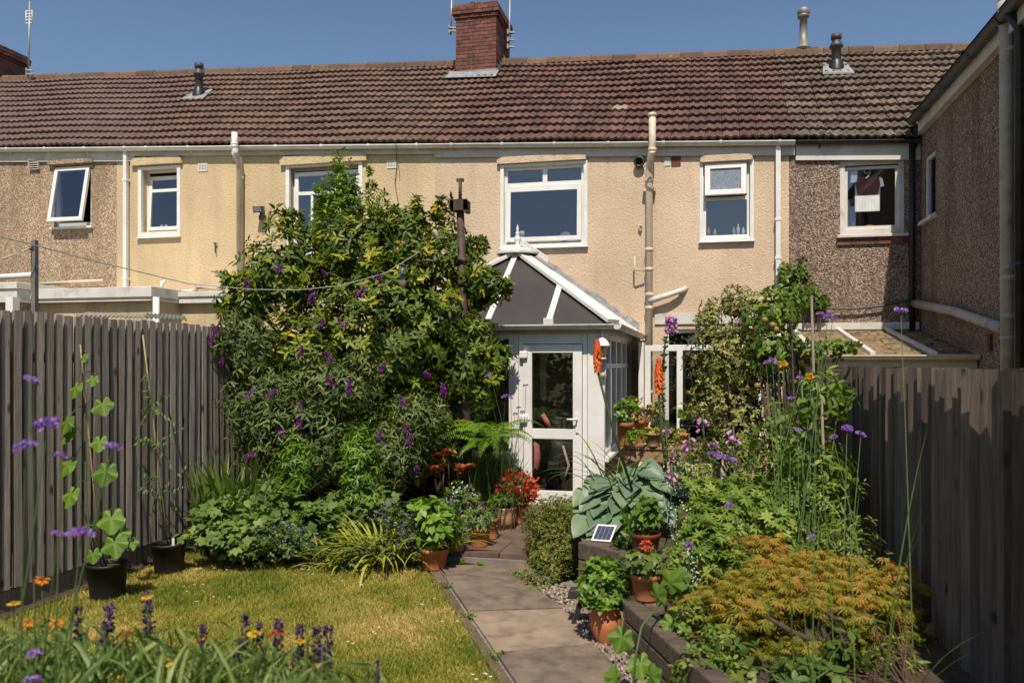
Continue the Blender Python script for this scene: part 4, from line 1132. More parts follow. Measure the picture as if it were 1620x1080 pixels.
# ================================================================== SHED ROOF BEYOND THE LEFT FENCE
green_sheet = mat('green_corrugated', (0.115, 0.15, 0.10), (0.17, 0.19, 0.14), scale=4, rough=0.6, dirt=(0.28, 0.28, 0.25), dirt_scale=3)
shed = thing('garden_shed', 'low shed with green and grey corrugated roof just behind the left fence', 'shed', PD(215, 560, 9.3).xy.to_3d())
def corr(p0, p1, p2, m, n=36, amp=.012):
    mb = MB(); p0, p1, p2 = Vector(p0), Vector(p1), Vector(p2); e = p1 - p0; f = p2 - p0; nn = e.cross(f).normalized()
    pts = [p0 + e * (i / n) + nn * (amp * math.sin(i * math.pi / 2)) for i in range(n + 1)]
    for i in range(n): mb.quad(pts[i], pts[i + 1], pts[i + 1] + f, pts[i] + f, smooth=True); mb.quad(pts[i] - nn * .006, pts[i] + f - nn * .006, pts[i + 1] + f - nn * .006, pts[i + 1] - nn * .006)
    return mb.build('roof_sheet', m, shed)
q0, q1 = PD(228, 502, 9.4), PD(296, 506, 9.4); q2 = PD(232, 495, 10.6)
corr(q0, q1, q2, green_sheet, 40)
q0, q1, q2 = PD(120, 499, 8.6), PD(226, 502, 9.3), PD(140, 494, 9.8)
corr(q0, q1, q2, pipe_grey, 60)
a, b = PD(125, 515, 8.8), PD(290, 515, 9.5); MB().hexa([(a.x, a.y, 0), (b.x, b.y, 0), (b.x, b.y + 1, 0), (a.x, a.y + 1, 0), (a.x, a.y, 2.15), (b.x, b.y, 2.15), (b.x, b.y + 1, 2.2), (a.x, a.y + 1, 2.2)]).build('wall', green_sheet, shed)

# ================================================================== FENCES OF FEATHER-EDGE BOARDS
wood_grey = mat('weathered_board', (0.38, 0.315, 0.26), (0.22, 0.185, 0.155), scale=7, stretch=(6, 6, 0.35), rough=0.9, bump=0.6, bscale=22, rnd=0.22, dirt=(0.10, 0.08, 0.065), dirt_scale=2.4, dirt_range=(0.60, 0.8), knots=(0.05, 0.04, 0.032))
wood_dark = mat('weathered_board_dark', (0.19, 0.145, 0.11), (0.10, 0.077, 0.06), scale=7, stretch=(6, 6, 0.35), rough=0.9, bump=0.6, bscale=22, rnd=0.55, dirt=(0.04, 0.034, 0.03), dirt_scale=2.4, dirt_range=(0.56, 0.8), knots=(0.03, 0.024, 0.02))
knot_m = mat('knot', (0.03, 0.022, 0.018), (0.06, 0.045, 0.035), scale=40, rough=0.9)
def board_mesh(sgn, back, front, H, w, m, seed):
    """wedge section board: thin edge at -Y, thick proud edge at +Y; sgn is the side that is looked at; slightly wavy along its length"""
    rr = random.Random(seed); mb = MB(); nz = 6; prof = []
    b0 = rr.uniform(-.003, .003); tb = rr.uniform(-.006, .006)
    for k in range(nz + 1):
        z = H * k / nz; o = b0 * math.sin(k * 1.1 + seed) + tb * (k / nz - .5) * .5; dy = rr.uniform(-.0015, .0015)
        prof.append([(sgn * (0 + o), dy, z), (sgn * (front[0] + o), dy, z), (sgn * (front[1] + o), w + dy, z), (sgn * (back + o), w + dy, z)])
    n0 = len(mb.v)
    for pr in prof: mb.v += pr
    for k in range(nz):
        for i in range(4):
            j = (i + 1) % 4; mb.f.append((n0 + k * 4 + i, n0 + k * 4 + j, n0 + (k + 1) * 4 + j, n0 + (k + 1) * 4 + i)); mb.sm.append(False)
    mb.f.append((n0, n0 + 1, n0 + 2, n0 + 3)); mb.f.append(tuple(n0 + nz * 4 + i for i in range(4))); mb.sm += [False, False]
    me, _ = mb.mesh('board', center=False); me.materials.append(m); return me
rr = random.Random(11)
LFX = -4.93
lf = thing('board_fence', 'tall sunlit grey feather-edge board fence along the lawn on the left', 'fence', (LFX, 7.5, 0), 'garden boundary fences')
meshes = [board_mesh(1, .020, (.020, .028), 2.0, .060, wood_grey, s_) for s_ in range(6)]
backs = [board_mesh(1, .0, (.012, .012), 2.0, .085, wood_grey, s_ + 40) for s_ in range(3)]
def lf_top(Y): return PX(0, 490, LFX).z + (PX(400, 521, LFX).z - PX(0, 490, LFX).z) * (Y - PX(0, 490, LFX).y) / (PX(400, 521, LFX).y - PX(0, 490, LFX).y)
y = 3.4
while y < 12.4:
    zt_ = lf_top(y) + rr.uniform(-.009, .009)
    link('board', rr.choice(meshes), (LFX + .012 + rr.uniform(-.004, .004), y + rr.uniform(-.006, .006), .17), lf, rot=(rr.uniform(-.003, .003), 0, rr.uniform(-.05, .03)), scale=(1, rr.uniform(.92, 1.08), (zt_ - .17) / 2.0))
    link('board', rr.choice(backs), (LFX - .024, y + .042, .17), lf, rot=(0, 0, rr.uniform(-.01, .01)), scale=(1, 1, (zt_ - .17 - rr.uniform(-.004, .008)) / 2.0)); y += .1
MB().box(LFX - .03, LFX + .02, 3.2, 12.6, -.05, .16).build('gravel_board', wood_dark, lf)
for z in (.45, 1.15, 1.85): MB().box(LFX - .09, LFX - .035, 3.2, 12.6, z - .04, z + .04).build('rail', wood_dark, lf)
for y in (3.6, 6.0, 8.4, 10.8): MB().box(LFX - .19, LFX - .09, y, y + .1, -.1, lf_top(y) - .03).build('post', wood_dark, lf)
kn = MB().lathe((0, 0, 0), [(.0, .002), (.008, .0015), (.012, 0)], 7, axis=Matrix.Rotation(math.pi / 2, 3, 'Y')); knm, _ = kn.mesh('knot', center=False); knm.materials.append(knot_m)
RFX = 1.33
rf = thing('board_fence', 'dark shaded feather-edge board fence on the right with sun only on its top', 'fence', (RFX, 6.5, 0), 'garden boundary fences')
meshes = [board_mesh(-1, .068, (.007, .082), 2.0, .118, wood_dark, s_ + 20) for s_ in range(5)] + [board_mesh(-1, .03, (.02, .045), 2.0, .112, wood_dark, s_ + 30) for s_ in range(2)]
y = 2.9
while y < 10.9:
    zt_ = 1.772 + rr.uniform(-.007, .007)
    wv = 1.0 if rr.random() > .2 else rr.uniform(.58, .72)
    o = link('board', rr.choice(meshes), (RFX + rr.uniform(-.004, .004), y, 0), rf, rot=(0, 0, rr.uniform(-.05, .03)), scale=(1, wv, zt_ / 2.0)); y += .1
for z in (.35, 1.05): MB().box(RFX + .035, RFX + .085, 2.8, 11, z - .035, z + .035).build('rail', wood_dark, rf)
for y in (3.2, 5.6, 8.0, 10.4): MB().box(RFX + .085, RFX + .185, y, y + .1, -.1, 1.7).build('post', wood_dark, rf)

# ================================================================== PATIO, PATH, BEDS
slab_m = mat('concrete_slab', (0.215, 0.158, 0.112), (0.14, 0.105, 0.076), scale=5, detail=10, rough=0.9, bump=0.5, bscale=70, rnd=0.16, dirt=(0.10, 0.075, 0.055), dirt_scale=7, dirt_range=(0.46, 0.68))
slab_l = mat('concrete_slab_light', (0.335, 0.245, 0.168), (0.25, 0.182, 0.126), scale=6, detail=10, rough=0.9, bump=0.5, bscale=70, dirt=(0.17, 0.12, 0.085), dirt_scale=7, dirt_range=(0.48, 0.72))
slab_d = mat('patio_slab', (0.165, 0.108, 0.075), (0.105, 0.07, 0.05), scale=5, detail=10, rough=0.9, bump=0.5, bscale=60, rnd=0.22, dirt=(0.06, 0.05, 0.042), dirt_scale=3, dirt_range=(0.5, 0.7))
soil_m = mat('bed_soil', (0.06, 0.036, 0.022), (0.09, 0.062, 0.042), scale=14, detail=10, rough=0.95, bump=1.0, bscale=30, bdist=.03)
patio = struct(MB().box(-4.85, 1.25, 7.2, WY, -.1, .055).build('patio', mortar))
yf_ = PZ(760, 873, .1).y
x = -4.0
for j in range(5):
    xo = -4.2 + (.3 if j % 2 else 0)
    for i in range(9):
        X0, X1, Y0, Y1 = xo + i * .6, xo + (i + 1) * .6, yf_ + j * .6, yf_ + (j + 1) * .6
        if X1 > 1.2: continue
        o = MB().box(X0 + .005, X1 - .005, Y0 + .005, Y1 - .005, .05, .1 + rr.uniform(-.004, .004)).build('slab', slab_d, patio, bevel=0.006)
patio_step = struct(MB().box(-4.0, -.55, yf_ - .03, yf_ + .02, -.05, .05).build('patio_step', concrete))
def ground_poly(pts, z0, z1, shrink=0.0):
    c = sum(pts, Vector((0, 0, 0))) / len(pts); q = []
    for p in pts:
        d = c - p; d.z = 0; q.append(p + d.normalized() * shrink)
    n_ = len(q); mb = MB()
    mb.quad(*[(p.x, p.y, z1) for p in q])
    for i in range(n_): a, b = q[i], q[(i + 1) % n_]; mb.quad((a.x, a.y, z0), (b.x, b.y, z0), (b.x, b.y, z1), (a.x, a.y, z1))
    return mb
joints = [((688, 897), (842, 893)), ((706, 922), (832, 921)), ((739, 971), (893, 966)), ((783, 1037), (942, 1022)), ((837, 1118), (1003, 1092)), ((905, 1220), (1080, 1180)), ((1010, 1380), (1200, 1330))]
jw = [(PZ(*a, .0), PZ(*b, .0)) for a, b in joints]
path = struct(ground_poly([jw[0][0], jw[-1][0], jw[-1][1] + Vector((.1, 0, 0)), jw[0][1] + Vector((.25, 0, 0))], -.08, .004).build('path', mortar))
for i in range(len(jw) - 1):
    (a, b), (c, d) = jw[i], jw[i + 1]
    ground_poly([a, c, d, b], -.05, .022 + rr.uniform(-.004, .004), .012).build('slab', slab_l if i == 2 else slab_m, path, bevel=0.007)
for i in range(len(jw) - 1):
    a, c = jw[i][0], jw[i + 1][0]
    d = Vector((-.08, .0, 0)); d2 = Vector((.004, 0, 0))
    ground_poly([a + d, c + d, c + d2, a + d2], -.05, .008 + rr.uniform(-.006, .002), .004).build('edging_stone', slab_d, path, bevel=0.006)
# sleepers of the raised bed
sleeper_m = mat('old_sleeper', (0.17, 0.125, 0.085), (0.095, 0.068, 0.05), scale=5, stretch=(.5, 5, 5), rough=0.9, bump=0.8, bscale=20, rnd=0.2, dirt=(0.05, 0.04, 0.032), dirt_scale=4, dirt_range=(0.5, 0.75))
bed = thing('raised_bed', 'raised bed of old timber sleepers in two tiers beside the path', 'raised bed', (0.2, 5.2, 0))
A = PZ(908, 941, 0)
UT, LT = .42, .33
def sleeper(p, q, z0, z1, th, inward):
    p = Vector(p); q = Vector(q); n_ = Vector(inward).normalized() * th
    MB().hexa([(p.x, p.y, z0), (q.x, q.y, z0), (q.x + n_.x, q.y + n_.y, z0), (p.x + n_.x, p.y + n_.y, z0), (p.x, p.y, z1), (q.x, q.y, z1), (q.x + n_.x, q.y + n_.y, z1), (p.x + n_.x, p.y + n_.y, z1)]).build('sleeper', sleeper_m, bed, bevel=0.012)
At = PZ(914, 856, UT); Bt = PZ(1030, 884, UT)
fd = (Bt - At); fd.z = 0; fd.normalize(); inn = Vector((-fd.y, fd.x, 0))
At.z = 0
Bx = At + fd * 1.05
for k in range(3): sleeper(At + fd * (.0), Bx, k * .14 + .002, (k + 1) * .14 - .002, .2, inn)
Al = At + inn * .2 + fd * -.0
Ab = At + Vector((-.05, 2.6, 0))
for k in range(3): sleeper(At + inn * .205, Ab, k * .14 + .002, (k + 1) * .14 - .002, .12, fd)
C0 = PZ(985, 950, LT); C1 = PZ(1062, 1020, LT); cd = C1 - C0; cd.z = 0; cd.normalize(); cin = Vector((-cd.y, cd.x, 0))
C0.z = 0; C1 = C0 + cd * 2.6
for k in range(3): sleeper(C0, C1, k * .11 + .002, (k + 1) * .11 - .002, .11, cin)
Cb = C0 + cin * .9
for k in range(3): sleeper(C0 + cin * .115, C0 + cin * 1.0 , k * .11 + .002, (k + 1) * .11 - .002, .1, cd)
def soil(pts, z, nm='soil'):
    mb = MB(); mb.quad(*[(p[0], p[1], z) for p in pts]); return struct(mb.build(nm, soil_m))
Q = At + inn * .1
soil([(At.x + .05, At.y + .1), (Bx.x, Bx.y + .1), (1.3, Bx.y), (1.3, 9.0), (Ab.x + .05, Ab.y)], UT - .05)
soil([(C0.x + .05, C0.y + .02), (C1.x + .08, C1.y), (1.32, 2.0), (1.32, Bx.y + .1), (Bx.x, Bx.y + .05), (C0.x + .25, C0.y + .6)], LT - .06)
# soil of the left border
bp = [(295, 868), (340, 880), (430, 888), (560, 895), (655, 893), (690, 897)]
bw = [PZ(*p, 0) for p in bp]
soil([(p.x, p.y) for p in bw] + [(bw[-1].x + .05, 9.7), (LFX + .04, 11.5), (LFX + .04, bw[0].y - .15)], .012)
soil([(LFX, 3.0), (LFX + .13, 3.0), (LFX + .13, bw[0].y), (LFX, bw[0].y)], .008)
# edging stones against the lawn
for (x, y, s_) in ((488, 893, 22), (628, 895, 24), (310, 872, 14), (540, 896, 12), (668, 897, 12)):
    p = PZ(x, y, 0); r = s_ / 2 * 7.3 / FPX
    rk = MB().lathe((0, 0, 0), [(0, -r * .2), (r, 0), (r * .95, r * .45), (r * .6, r * .8), (0, r * .85)], 7)
    rk.v = [(a * rr.uniform(.8, 1.2) * 1.3 + p.x, b * rr.uniform(.8, 1.2) + p.y, c * rr.uniform(.85, 1.15)) for a, b, c in rk.v]
    o = rk.build('border_stone', slab_d); tag(o, {488: 'brown border stone at the lawn edge below the yellow green strap leaves', 628: 'rough brown border stone left of the hydrangea pot', 310: 'small border stone nearest the left fence', 540: 'small flat border stone in the middle of the lawn edge', 668: 'small stone touching the terracotta pot by the path'}[x], 'stone', 'border stones along the lawn')
# gravel strip between path and sleepers
fo = Foliage(); n = 2600
oc = (np.array([(1, 0, 0), (-1, 0, 0), (0, 1, 0), (0, -1, 0), (0, 0, .6), (0, 0, -.6)], float), np.array([(0, 2, 4), (2, 1, 4), (1, 3, 4), (3, 0, 4), (2, 0, 5), (1, 2, 5), (3, 1, 5), (0, 3, 5)]))
ge = [((832, 912), (905, 935)), ((893, 966), (940, 985)), ((942, 1022), (995, 1035)), ((1003, 1092), (1060, 1100)), ((1080, 1180), (1140, 1180))]
gw_ = [(np.array(PZ(*a, 0)), np.array(PZ(*b, 0))) for a, b in ge]
P = []
for _ in range(n):
    t = rng.random() * (len(gw_) - 1); i = int(t); f = t - i; s_ = rng.random() * 1.12 - .06
    l = gw_[i][0] * (1 - f) + gw_[i + 1][0] * f; r = gw_[i][1] * (1 - f) + gw_[i + 1][1] * f; P.append(l * (1 - s_) + r * s_)
P = np.array(P); P[:, 2] = rng.uniform(.0, .03, n)
fo.add(oc, P, rng.normal(size=(n, 3)), rng.normal(size=(n, 3)), rng.uniform(.008, .024, n), rng.random(n))
gravel_m = leafmat('gravel', [(0.11, 0.085, 0.065), (0.32, 0.24, 0.17), (0.20, 0.16, 0.13), (0.45, 0.37, 0.29)], rough=.85, trans=0)
go = fo.build('gravel', gravel_m); tag(go, 'brown and cream gravel strip between the path and the sleepers', 'gravel')
# ================================================================== POTS
terracotta = mat('terracotta', (0.56, 0.205, 0.085), (0.44, 0.155, 0.068), scale=6, rough=0.8, bump=0.15, rnd=0.14, dirt=(0.50, 0.33, 0.21), dirt_scale=5, dirt_range=(0.6, 0.9))
terracotta_w = mat('weathered_terracotta', (0.46, 0.235, 0.135), (0.36, 0.165, 0.09), scale=6, rough=0.85, bump=0.2, rnd=0.12, dirt=(0.48, 0.38, 0.29), dirt_scale=5, dirt_range=(0.48, 0.72))
glaze_red = mat('red_glaze', (0.24, 0.055, 0.022), (0.17, 0.035, 0.018), scale=5, rough=0.3)
stone_pot = mat('stone_grey_pot', (0.36, 0.31, 0.25), (0.25, 0.215, 0.175), scale=8, rough=0.9, bump=0.3, dirt=(0.16, 0.14, 0.11), dirt_scale=5)
black_pot = mat('black_nursery_pot', (0.011, 0.011, 0.012), (0.02, 0.019, 0.018), scale=5, rough=0.5, dirt=(0.06, 0.05, 0.04), dirt_scale=3, dirt_range=(0.66, 0.85))
compost = mat('compost', (0.035, 0.024, 0.016), (0.06, 0.042, 0.028), scale=40, rough=0.95, bump=0.8)
def depth(p): return -p.x * sP + p.y * cP
POTS = {}
def pot(key, label, x, ybase, z0, yrim, wrim, style, m, name='plant_pot', wbase=None, group='pots standing in the garden'):
    p = PZ(x, ybase, z0)
    d = depth(p); k = d / FPX
    R = wrim * k / 2; p = p + Vector((-sP, cP, 0)) * (R * .75)
    d = depth(p); k = d / FPX
    H = max(.06, EYE + (HZ - yrim) * k - z0)
    t = thing(name, label, 'pot', p, group)
    rb = R * (wbase or .72); th = max(.008, R * .09)
    if style == 'rim':
        prof = [(0, 0), (rb, 0), (rb * 1.02, .01), (R * .93, H * .80), (R, H * .80), (R, H * .985), (R * .985, H), (R - th, H), (R - th * 1.2, H * .9), (R * .85 - th, H * .86)]
    elif style == 'urn':
        prof = [(0, 0), (rb * .8, 0), (rb, H * .12), (R * 1.03, H * .48), (R * 1.08, H * .66), (R * .97, H * .84), (R * .93, H * .90), (R * 1.06, H * .97), (R * 1.06, H), (R * .9, H), (R * .85, H * .9), (R * .82, H * .86)]
    elif style == 'round':
        prof = [(0, 0), (rb, 0), (R * .98, H * .3), (R * 1.02, H * .6), (R * .95, H * .86), (R, H * .9), (R, H), (R - th, H), (R * .88, H * .88)]
    elif style == 'bowl':
        prof = [(0, 0), (rb, 0), (R * .95, H * .7), (R * 1.02, H * .72), (R * 1.02, H), (R * .92, H), (R * .9, H * .85)]
    else:
        prof = [(0, 0), (rb, 0), (rb * 1.01, .01), (R * .94, H * .9), (R, H * .905), (R * 1.01, H * .97), (R, H), (R - .006, H), (R * .92, H * .92), (R * .9, H * .86)]
    MB().lathe(p, prof, 28).build('body', m, t)
    rs = prof[-1][0]
    mb = MB(); zs = p.z + prof[-1][1] - .005
    mb.lathe((p.x, p.y, zs), [(rs * 1.01, 0), (rs * .6, .012), (0, .018)], 18); mb.build('compost', compost, t)
    POTS[key] = (Vector((p.x, p.y, zs)), R, d)
    return t
pot('cuc', 'black nursery pot nearest the camera by the left fence, holding the broad-leaved climber', 158, 949, 0, 889, 64, 'nursery', black_pot, wbase=.8)
pot('tom', 'black nursery pot by the left fence with white plant tag, further from the camera', 259, 908, 0, 858, 54, 'nursery', black_pot, wbase=.8)
pot('hyd', 'terracotta pot at the corner where lawn meets path', 685, 903, 0.01, 866, 48, 'rim', terracotta)
pot('small', 'small weathered terracotta pot between the lawn corner pot and the step', 722, 872, 0.1, 846, 30, 'rim', terracotta_w)
pot('white', 'grey beige stone pot filled with white daisies', 727, 848, 0.1, 811, 34, 'round', stone_pot)
pot('semp', 'round terracotta pot in front on the patio with mauve flowers', 758, 866, 0.1, 832, 38, 'rim', terracotta)
pot('semp2', 'narrow terracotta pot half hidden behind the mauve flower pot', 779, 853, 0.1, 818, 22, 'rim', terracotta)
pot('mid', 'pale rounded terracotta pot near the conservatory door', 797, 837, 0.1, 801, 40, 'round', terracotta_w)
pot('red', 'terracotta pot of red flowers beside the conservatory door', 820, 829, 0.1, 800, 24, 'rim', terracotta)
pot('rose', 'large grey stone pot of wispy rosemary near the conservatory', 760, 822, 0.1, 788, 56, 'round', stone_pot)
pot('urn', 'bulbous terracotta urn standing on the gravel by the path', 960, 1026, 0.005, 957, 48, 'urn', terracotta, wbase=.62)
pot('ger', 'terracotta pot on the lower sleeper tier with red flower', 1026, 953, LT + .005, 906, 52, 'rim', terracotta)
pot('ger2', 'small terracotta pot tucked behind the one with red flower', 1006, 942, LT + .005, 915, 22, 'rim', terracotta_w)
pot('glz', 'red glazed pot with dark rim on the upper sleeper tier', 1024, 878, UT + .005, 842, 50, 'rim', glaze_red, wbase=.78)

# ================================================================== POTTING BENCH
bench_m = mat('bench_wood', (0.37, 0.215, 0.115), (0.26, 0.15, 0.08), scale=4, stretch=(.5, 6, 6), rough=0.75, rnd=0.15, bump=0.3, dirt=(0.14, 0.09, 0.055), dirt_scale=3, dirt_range=(0.58, 0.8))
TZ, TY = .93, 8.7
bench = thing('potting_bench', 'wooden potting bench of orange brown planks crowded with small pots', 'bench', (-.3, TY, .1))
bx0, bx1 = PY(985, 705, TY).x, PY(1150, 705, TY).x
for i in range(5): MB().box(bx0 + rr.uniform(-.02, .02), bx1, TY + i * .125 + .004, TY + i * .125 + .12, TZ - .03, TZ + rr.uniform(-.002, .002)).build('plank', bench_m, bench, bevel=.004)
MB().box(bx0 + .05, bx1 - .05, TY + .02, TY + .05, TZ - .16, TZ - .032).build('apron', bench_m, bench, bevel=.004)
for x in (bx0 + .35, bx1 - .1, bx0 + .06):
    for y in (TY + .04, TY + .54): MB().box(x - .04, x + .04, y, y + .08, .1, TZ - .032).build('leg', bench_m, bench, bevel=.004)
MB().box(bx0 + .2, bx1 + .02, TY + .45, TY + .63, TZ + .02, TZ + .05).box(bx0 + .22, bx0 + .26, TY + .46, TY + .62, TZ, TZ + .02).build('riser', bench_m, bench)
pot('b1', 'brown textured pot at the left end of the potting bench', 991, 706, TZ, 668, 27, 'rim', terracotta, wbase=.8)
pot('b2', 'terracotta pot of purple succulent at the back of the bench', 1016, 700, TZ, 664, 24, 'rim', terracotta)
pot('b3', 'pinkish weathered clay pot on the bench with yellow rosettes', 1035, 707, TZ, 684, 28, 'rim', terracotta_w)
pot('b4', 'low orange clay bowl on the bench', 1083, 703, TZ, 684, 22, 'bowl', terracotta, wbase=.8)
pot('b5', 'small black plastic pot on the bench in front of the glazed door', 1040, 690, TZ + .05, 672, 22, 'nursery', black_pot)
tr = thing('seed_tray', 'black tray of bright green seedlings on the bench by the window', 'seed tray', PY(1108, 664, 9.2))
q = PY(1108, 664, 9.2); m_ = MB(); ring(m_, q.x - .22, q.x + .28, q.z - .09, q.z, q.y - .12, q.y + .15, .015); m_.box(q.x - .2, q.x + .26, q.y - .11, q.y + .14, q.z - .05, q.z - .02); m_.build('tray', black_pot, tr)
TRAY = q

# ================================================================== POLE, ARM, FEEDER, LINE
iron = mat('rusty_iron', (0.05, 0.038, 0.03), (0.12, 0.075, 0.05), scale=9, rough=0.7, metal=0.3, bump=0.4)
line_m = mat('plastic_line', (0.30, 0.30, 0.31), (0.22, 0.22, 0.23), scale=20, rough=0.5)
DP = 9.0
pole = thing('clothes_pole', 'tall dark iron clothes pole with bracket top rising through the shrub', 'pole', Vector((PD(743, 700, DP).x, PD(743, 700, DP).y, 0)))
pb, ptp = PD(743, 830, DP), PD(728, 330, DP)
MB().tube([pb, pb.lerp(ptp, .5), ptp], [.05, .048, .042], 12).build('post', iron, pole)
MB().tube([ptp, PD(728, 318, DP)], .05, 12).build('collar', iron, pole)
a = PD(728, 326, DP); MB().box(a.x - .09, a.x + .1, a.y - .09, a.y - .05, a.z - .06, a.z + .06).box(a.x - .09, a.x - .05, a.y - .09, a.y + .04, a.z - .06, a.z + .05).box(a.x + .06, a.x + .1, a.y - .09, a.y + .06, a.z - .08, a.z + .05).build('bracket', iron, pole)
MB().tube([PD(728, 318, DP), PD(728, 286, DP)], .02, 8).bar(PD(722, 285, DP), PD(734, 285, DP), .03, .035).build('tee_top', iron, pole)
MB().tube([PD(640, 412, DP - .1), PD(690, 413, DP - .1), PD(731, 412, DP - .05)], .017, 8).build('arm', iron, pole)
for y in (412, 448): b_ = PD(731 + (y - 412) * .03, y, DP); MB().lathe(b_, [(.044, -.03), (.058, -.03), (.058, .03), (.044, .03)], 12).build('clamp', iron, pole)
green_cap = mat('feeder_green', (0.05, 0.10, 0.07), (0.04, 0.08, 0.055), scale=6, rough=0.4)
fdm = glassmat('feeder_tube', (0.8, 0.82, 0.78), 0.12)
fp = PD(637, 466, DP - .12); fk = (DP - .12) / FPX
feed = thing('bird_feeder', 'green capped clear tube bird feeder hanging from the iron pole arm', 'bird feeder', fp)
MB().lathe(fp, [(0, 0), (.055, 0), (.058, .03), (.05, .06), (0, .06)], 16).build('base', green_cap, feed)
MB().lathe(fp, [(.048, .06), (.048, .22)], 16).build('tube', fdm, feed)
MB().lathe(fp, [(.0, .065), (.043, .065), (.043, .15), (0, .16)], 14).build('seed', mat('bird_seed', (0.35, 0.27, 0.16), (0.2, 0.14, 0.08), scale=90, rough=.9), feed)
MB().lathe(fp, [(.056, .22), (.055, .25), (.04, .285), (.012, .30), (0, .30)], 16).build('cap', green_cap, feed)
MB().tube([fp + Vector((0, 0, .3)), PD(640, 412, DP - .1)], .004, 5).build('hanger', iron, feed)
L_ = [PD(-40, 363, 7.2), PD(55, 388, 7.6), PD(150, 413, 8.0), PD(300, 449, 8.35), PD(400, 458, 8.4), PD(470, 459, 8.35), PD(540, 452, 8.3), PD(610, 432, 8.3), PD(664, 398, 8.5)]
tag(MB().tube(L_, .006, 6).build('washing_line', line_m), 'grey plastic washing line sagging across the big shrub', 'washing line')
cp = PD(55, 480, 7.7); post_g = mat('grey_post', (0.20, 0.19, 0.18), (0.14, 0.13, 0.12), scale=8, rough=.7)
gp = thing('line_post', 'thin grey washing line post beyond the left fence', 'post', Vector((cp.x, cp.y, 0)))
MB().box(cp.x - .022, cp.x + .022, cp.y - .022, cp.y + .022, 0, PD(55, 380, 7.7).z).build('post', post_g, gp)
MB().box(cp.x - .04, cp.x + .01, cp.y - .03, cp.y + .03, PD(55, 396, 7.7).z, PD(55, 390, 7.7).z).build('cleat', iron, gp)
tag(MB().tube(curve_pts(PD(-40, 420, 7.0), PD(52, 390, 7.7), (0, 0, -.02)), .006, 5).build('guy_rope', pipe_cream), 'pale rope running from the grey post out of the left edge', 'rope')

# ================================================================== LAMPS
lamp_glass = glassmat('lantern_glass', (0.9, 0.87, 0.75), .1)
lp = PY(953, 590, FY); lamp = thing('wall_lantern', 'white lantern with finial on the corner post beside the conservatory door', 'lamp', (lp.x, FY, lp.z))
lc = PY(953, 560, FY - .1); k = 9.8 / FPX
zb = PY(953, 567, FY - .1).z
MB().lathe((lc.x, lc.y, zb), [(0, -.01), (.045, -.01), (.05, .005), (.035, .01)], 8).build('base', upvc, lamp)
MB().lathe((lc.x, lc.y, zb), [(.04, .01), (.062, .15)], 6).build('glass', lamp_glass, lamp)
MB().lathe((lc.x, lc.y, zb + .02), [(0, 0), (.02, 0), (.028, .05), (.018, .09), (0, .1)], 10).build('bulb', mat('amber_bulb', (0.75, 0.5, 0.18), (0.7, 0.42, 0.12), rough=.4), lamp)
MB().lathe((lc.x, lc.y, zb + .15), [(.09, 0), (.085, .02), (.07, .05), (.04, .09), (.018, .105), (.022, .12), (.006, .14), (.01, .16), (0, .19)], 12).build('cap', upvc, lamp)
MB().box(lc.x - .035, lc.x + .035, FY - .03, FY + .0, zb - .22, zb + .02).tube([(lc.x, FY - .02, zb - .06), (lc.x, FY - .1, zb - .08), (lc.x, FY - .1, zb)], .014, 8).build('bracket', pipe_grey, lamp)
MB().lathe((lc.x, FY - .05, zb - .2), [(0, -.03), (.03, -.02), (.03, .03), (0, .04)], 10).build('sensor', pipe_grey, lamp)
sp_ = PY(411, 333, 13.55); sl = thing('security_light', 'small dark floodlight on the yellow cream wall left of the shrub', 'lamp', (sp_.x, WY, sp_.z))
MB().hexa([(sp_.x - .09, 13.48, sp_.z - .05), (sp_.x + .09, 13.48, sp_.z - .05), (sp_.x + .07, 13.6, sp_.z - .02), (sp_.x - .07, 13.6, sp_.z - .02), (sp_.x - .09, 13.45, sp_.z + .06), (sp_.x + .09, 13.45, sp_.z + .06), (sp_.x + .07, 13.6, sp_.z + .08), (sp_.x - .07, 13.6, sp_.z + .08)]).build('floodlight', flue_grey, sl)
MB().hexa([(sp_.x - .075, 13.47, sp_.z - .035), (sp_.x + .075, 13.47, sp_.z - .035), (sp_.x + .07, 13.5, sp_.z - .02), (sp_.x - .07, 13.5, sp_.z - .02), (sp_.x - .075, 13.445, sp_.z + .045), (sp_.x + .075, 13.445, sp_.z + .045), (sp_.x + .07, 13.5, sp_.z + .05), (sp_.x - .07, 13.5, sp_.z + .05)]).build('lens', frosted, sl)
MB().box(sp_.x - .02, sp_.x + .02, 13.58, WY, sp_.z - .1, sp_.z + .02).box(sp_.x - .03, sp_.x + .03, 13.56, 13.64, sp_.z - .16, sp_.z - .08).build('mount', flue_grey, sl)
# garden spotlight on a stake
p = PZ(906, 990, 0); kk = depth(p) / FPX
ss = thing('garden_spotlight', 'black solar spotlight on a stake beside the gravel', 'lamp', p)
MB().bar(p, p + Vector((.06, .02, .19)), .03, .03).build('stake', black_plastic, ss)
h_ = p + Vector((.05, .0, .2)); MB().hexa([h_ + Vector(v) for v in ((-.08, -.06, 0), (.08, -.05, .01), (.08, .06, .01), (-.08, .06, 0), (-.07, -.05, .06), (.07, -.05, .07), (.07, .05, .07), (-.07, .05, .06))]).build('head', black_plastic, ss, bevel=.008)
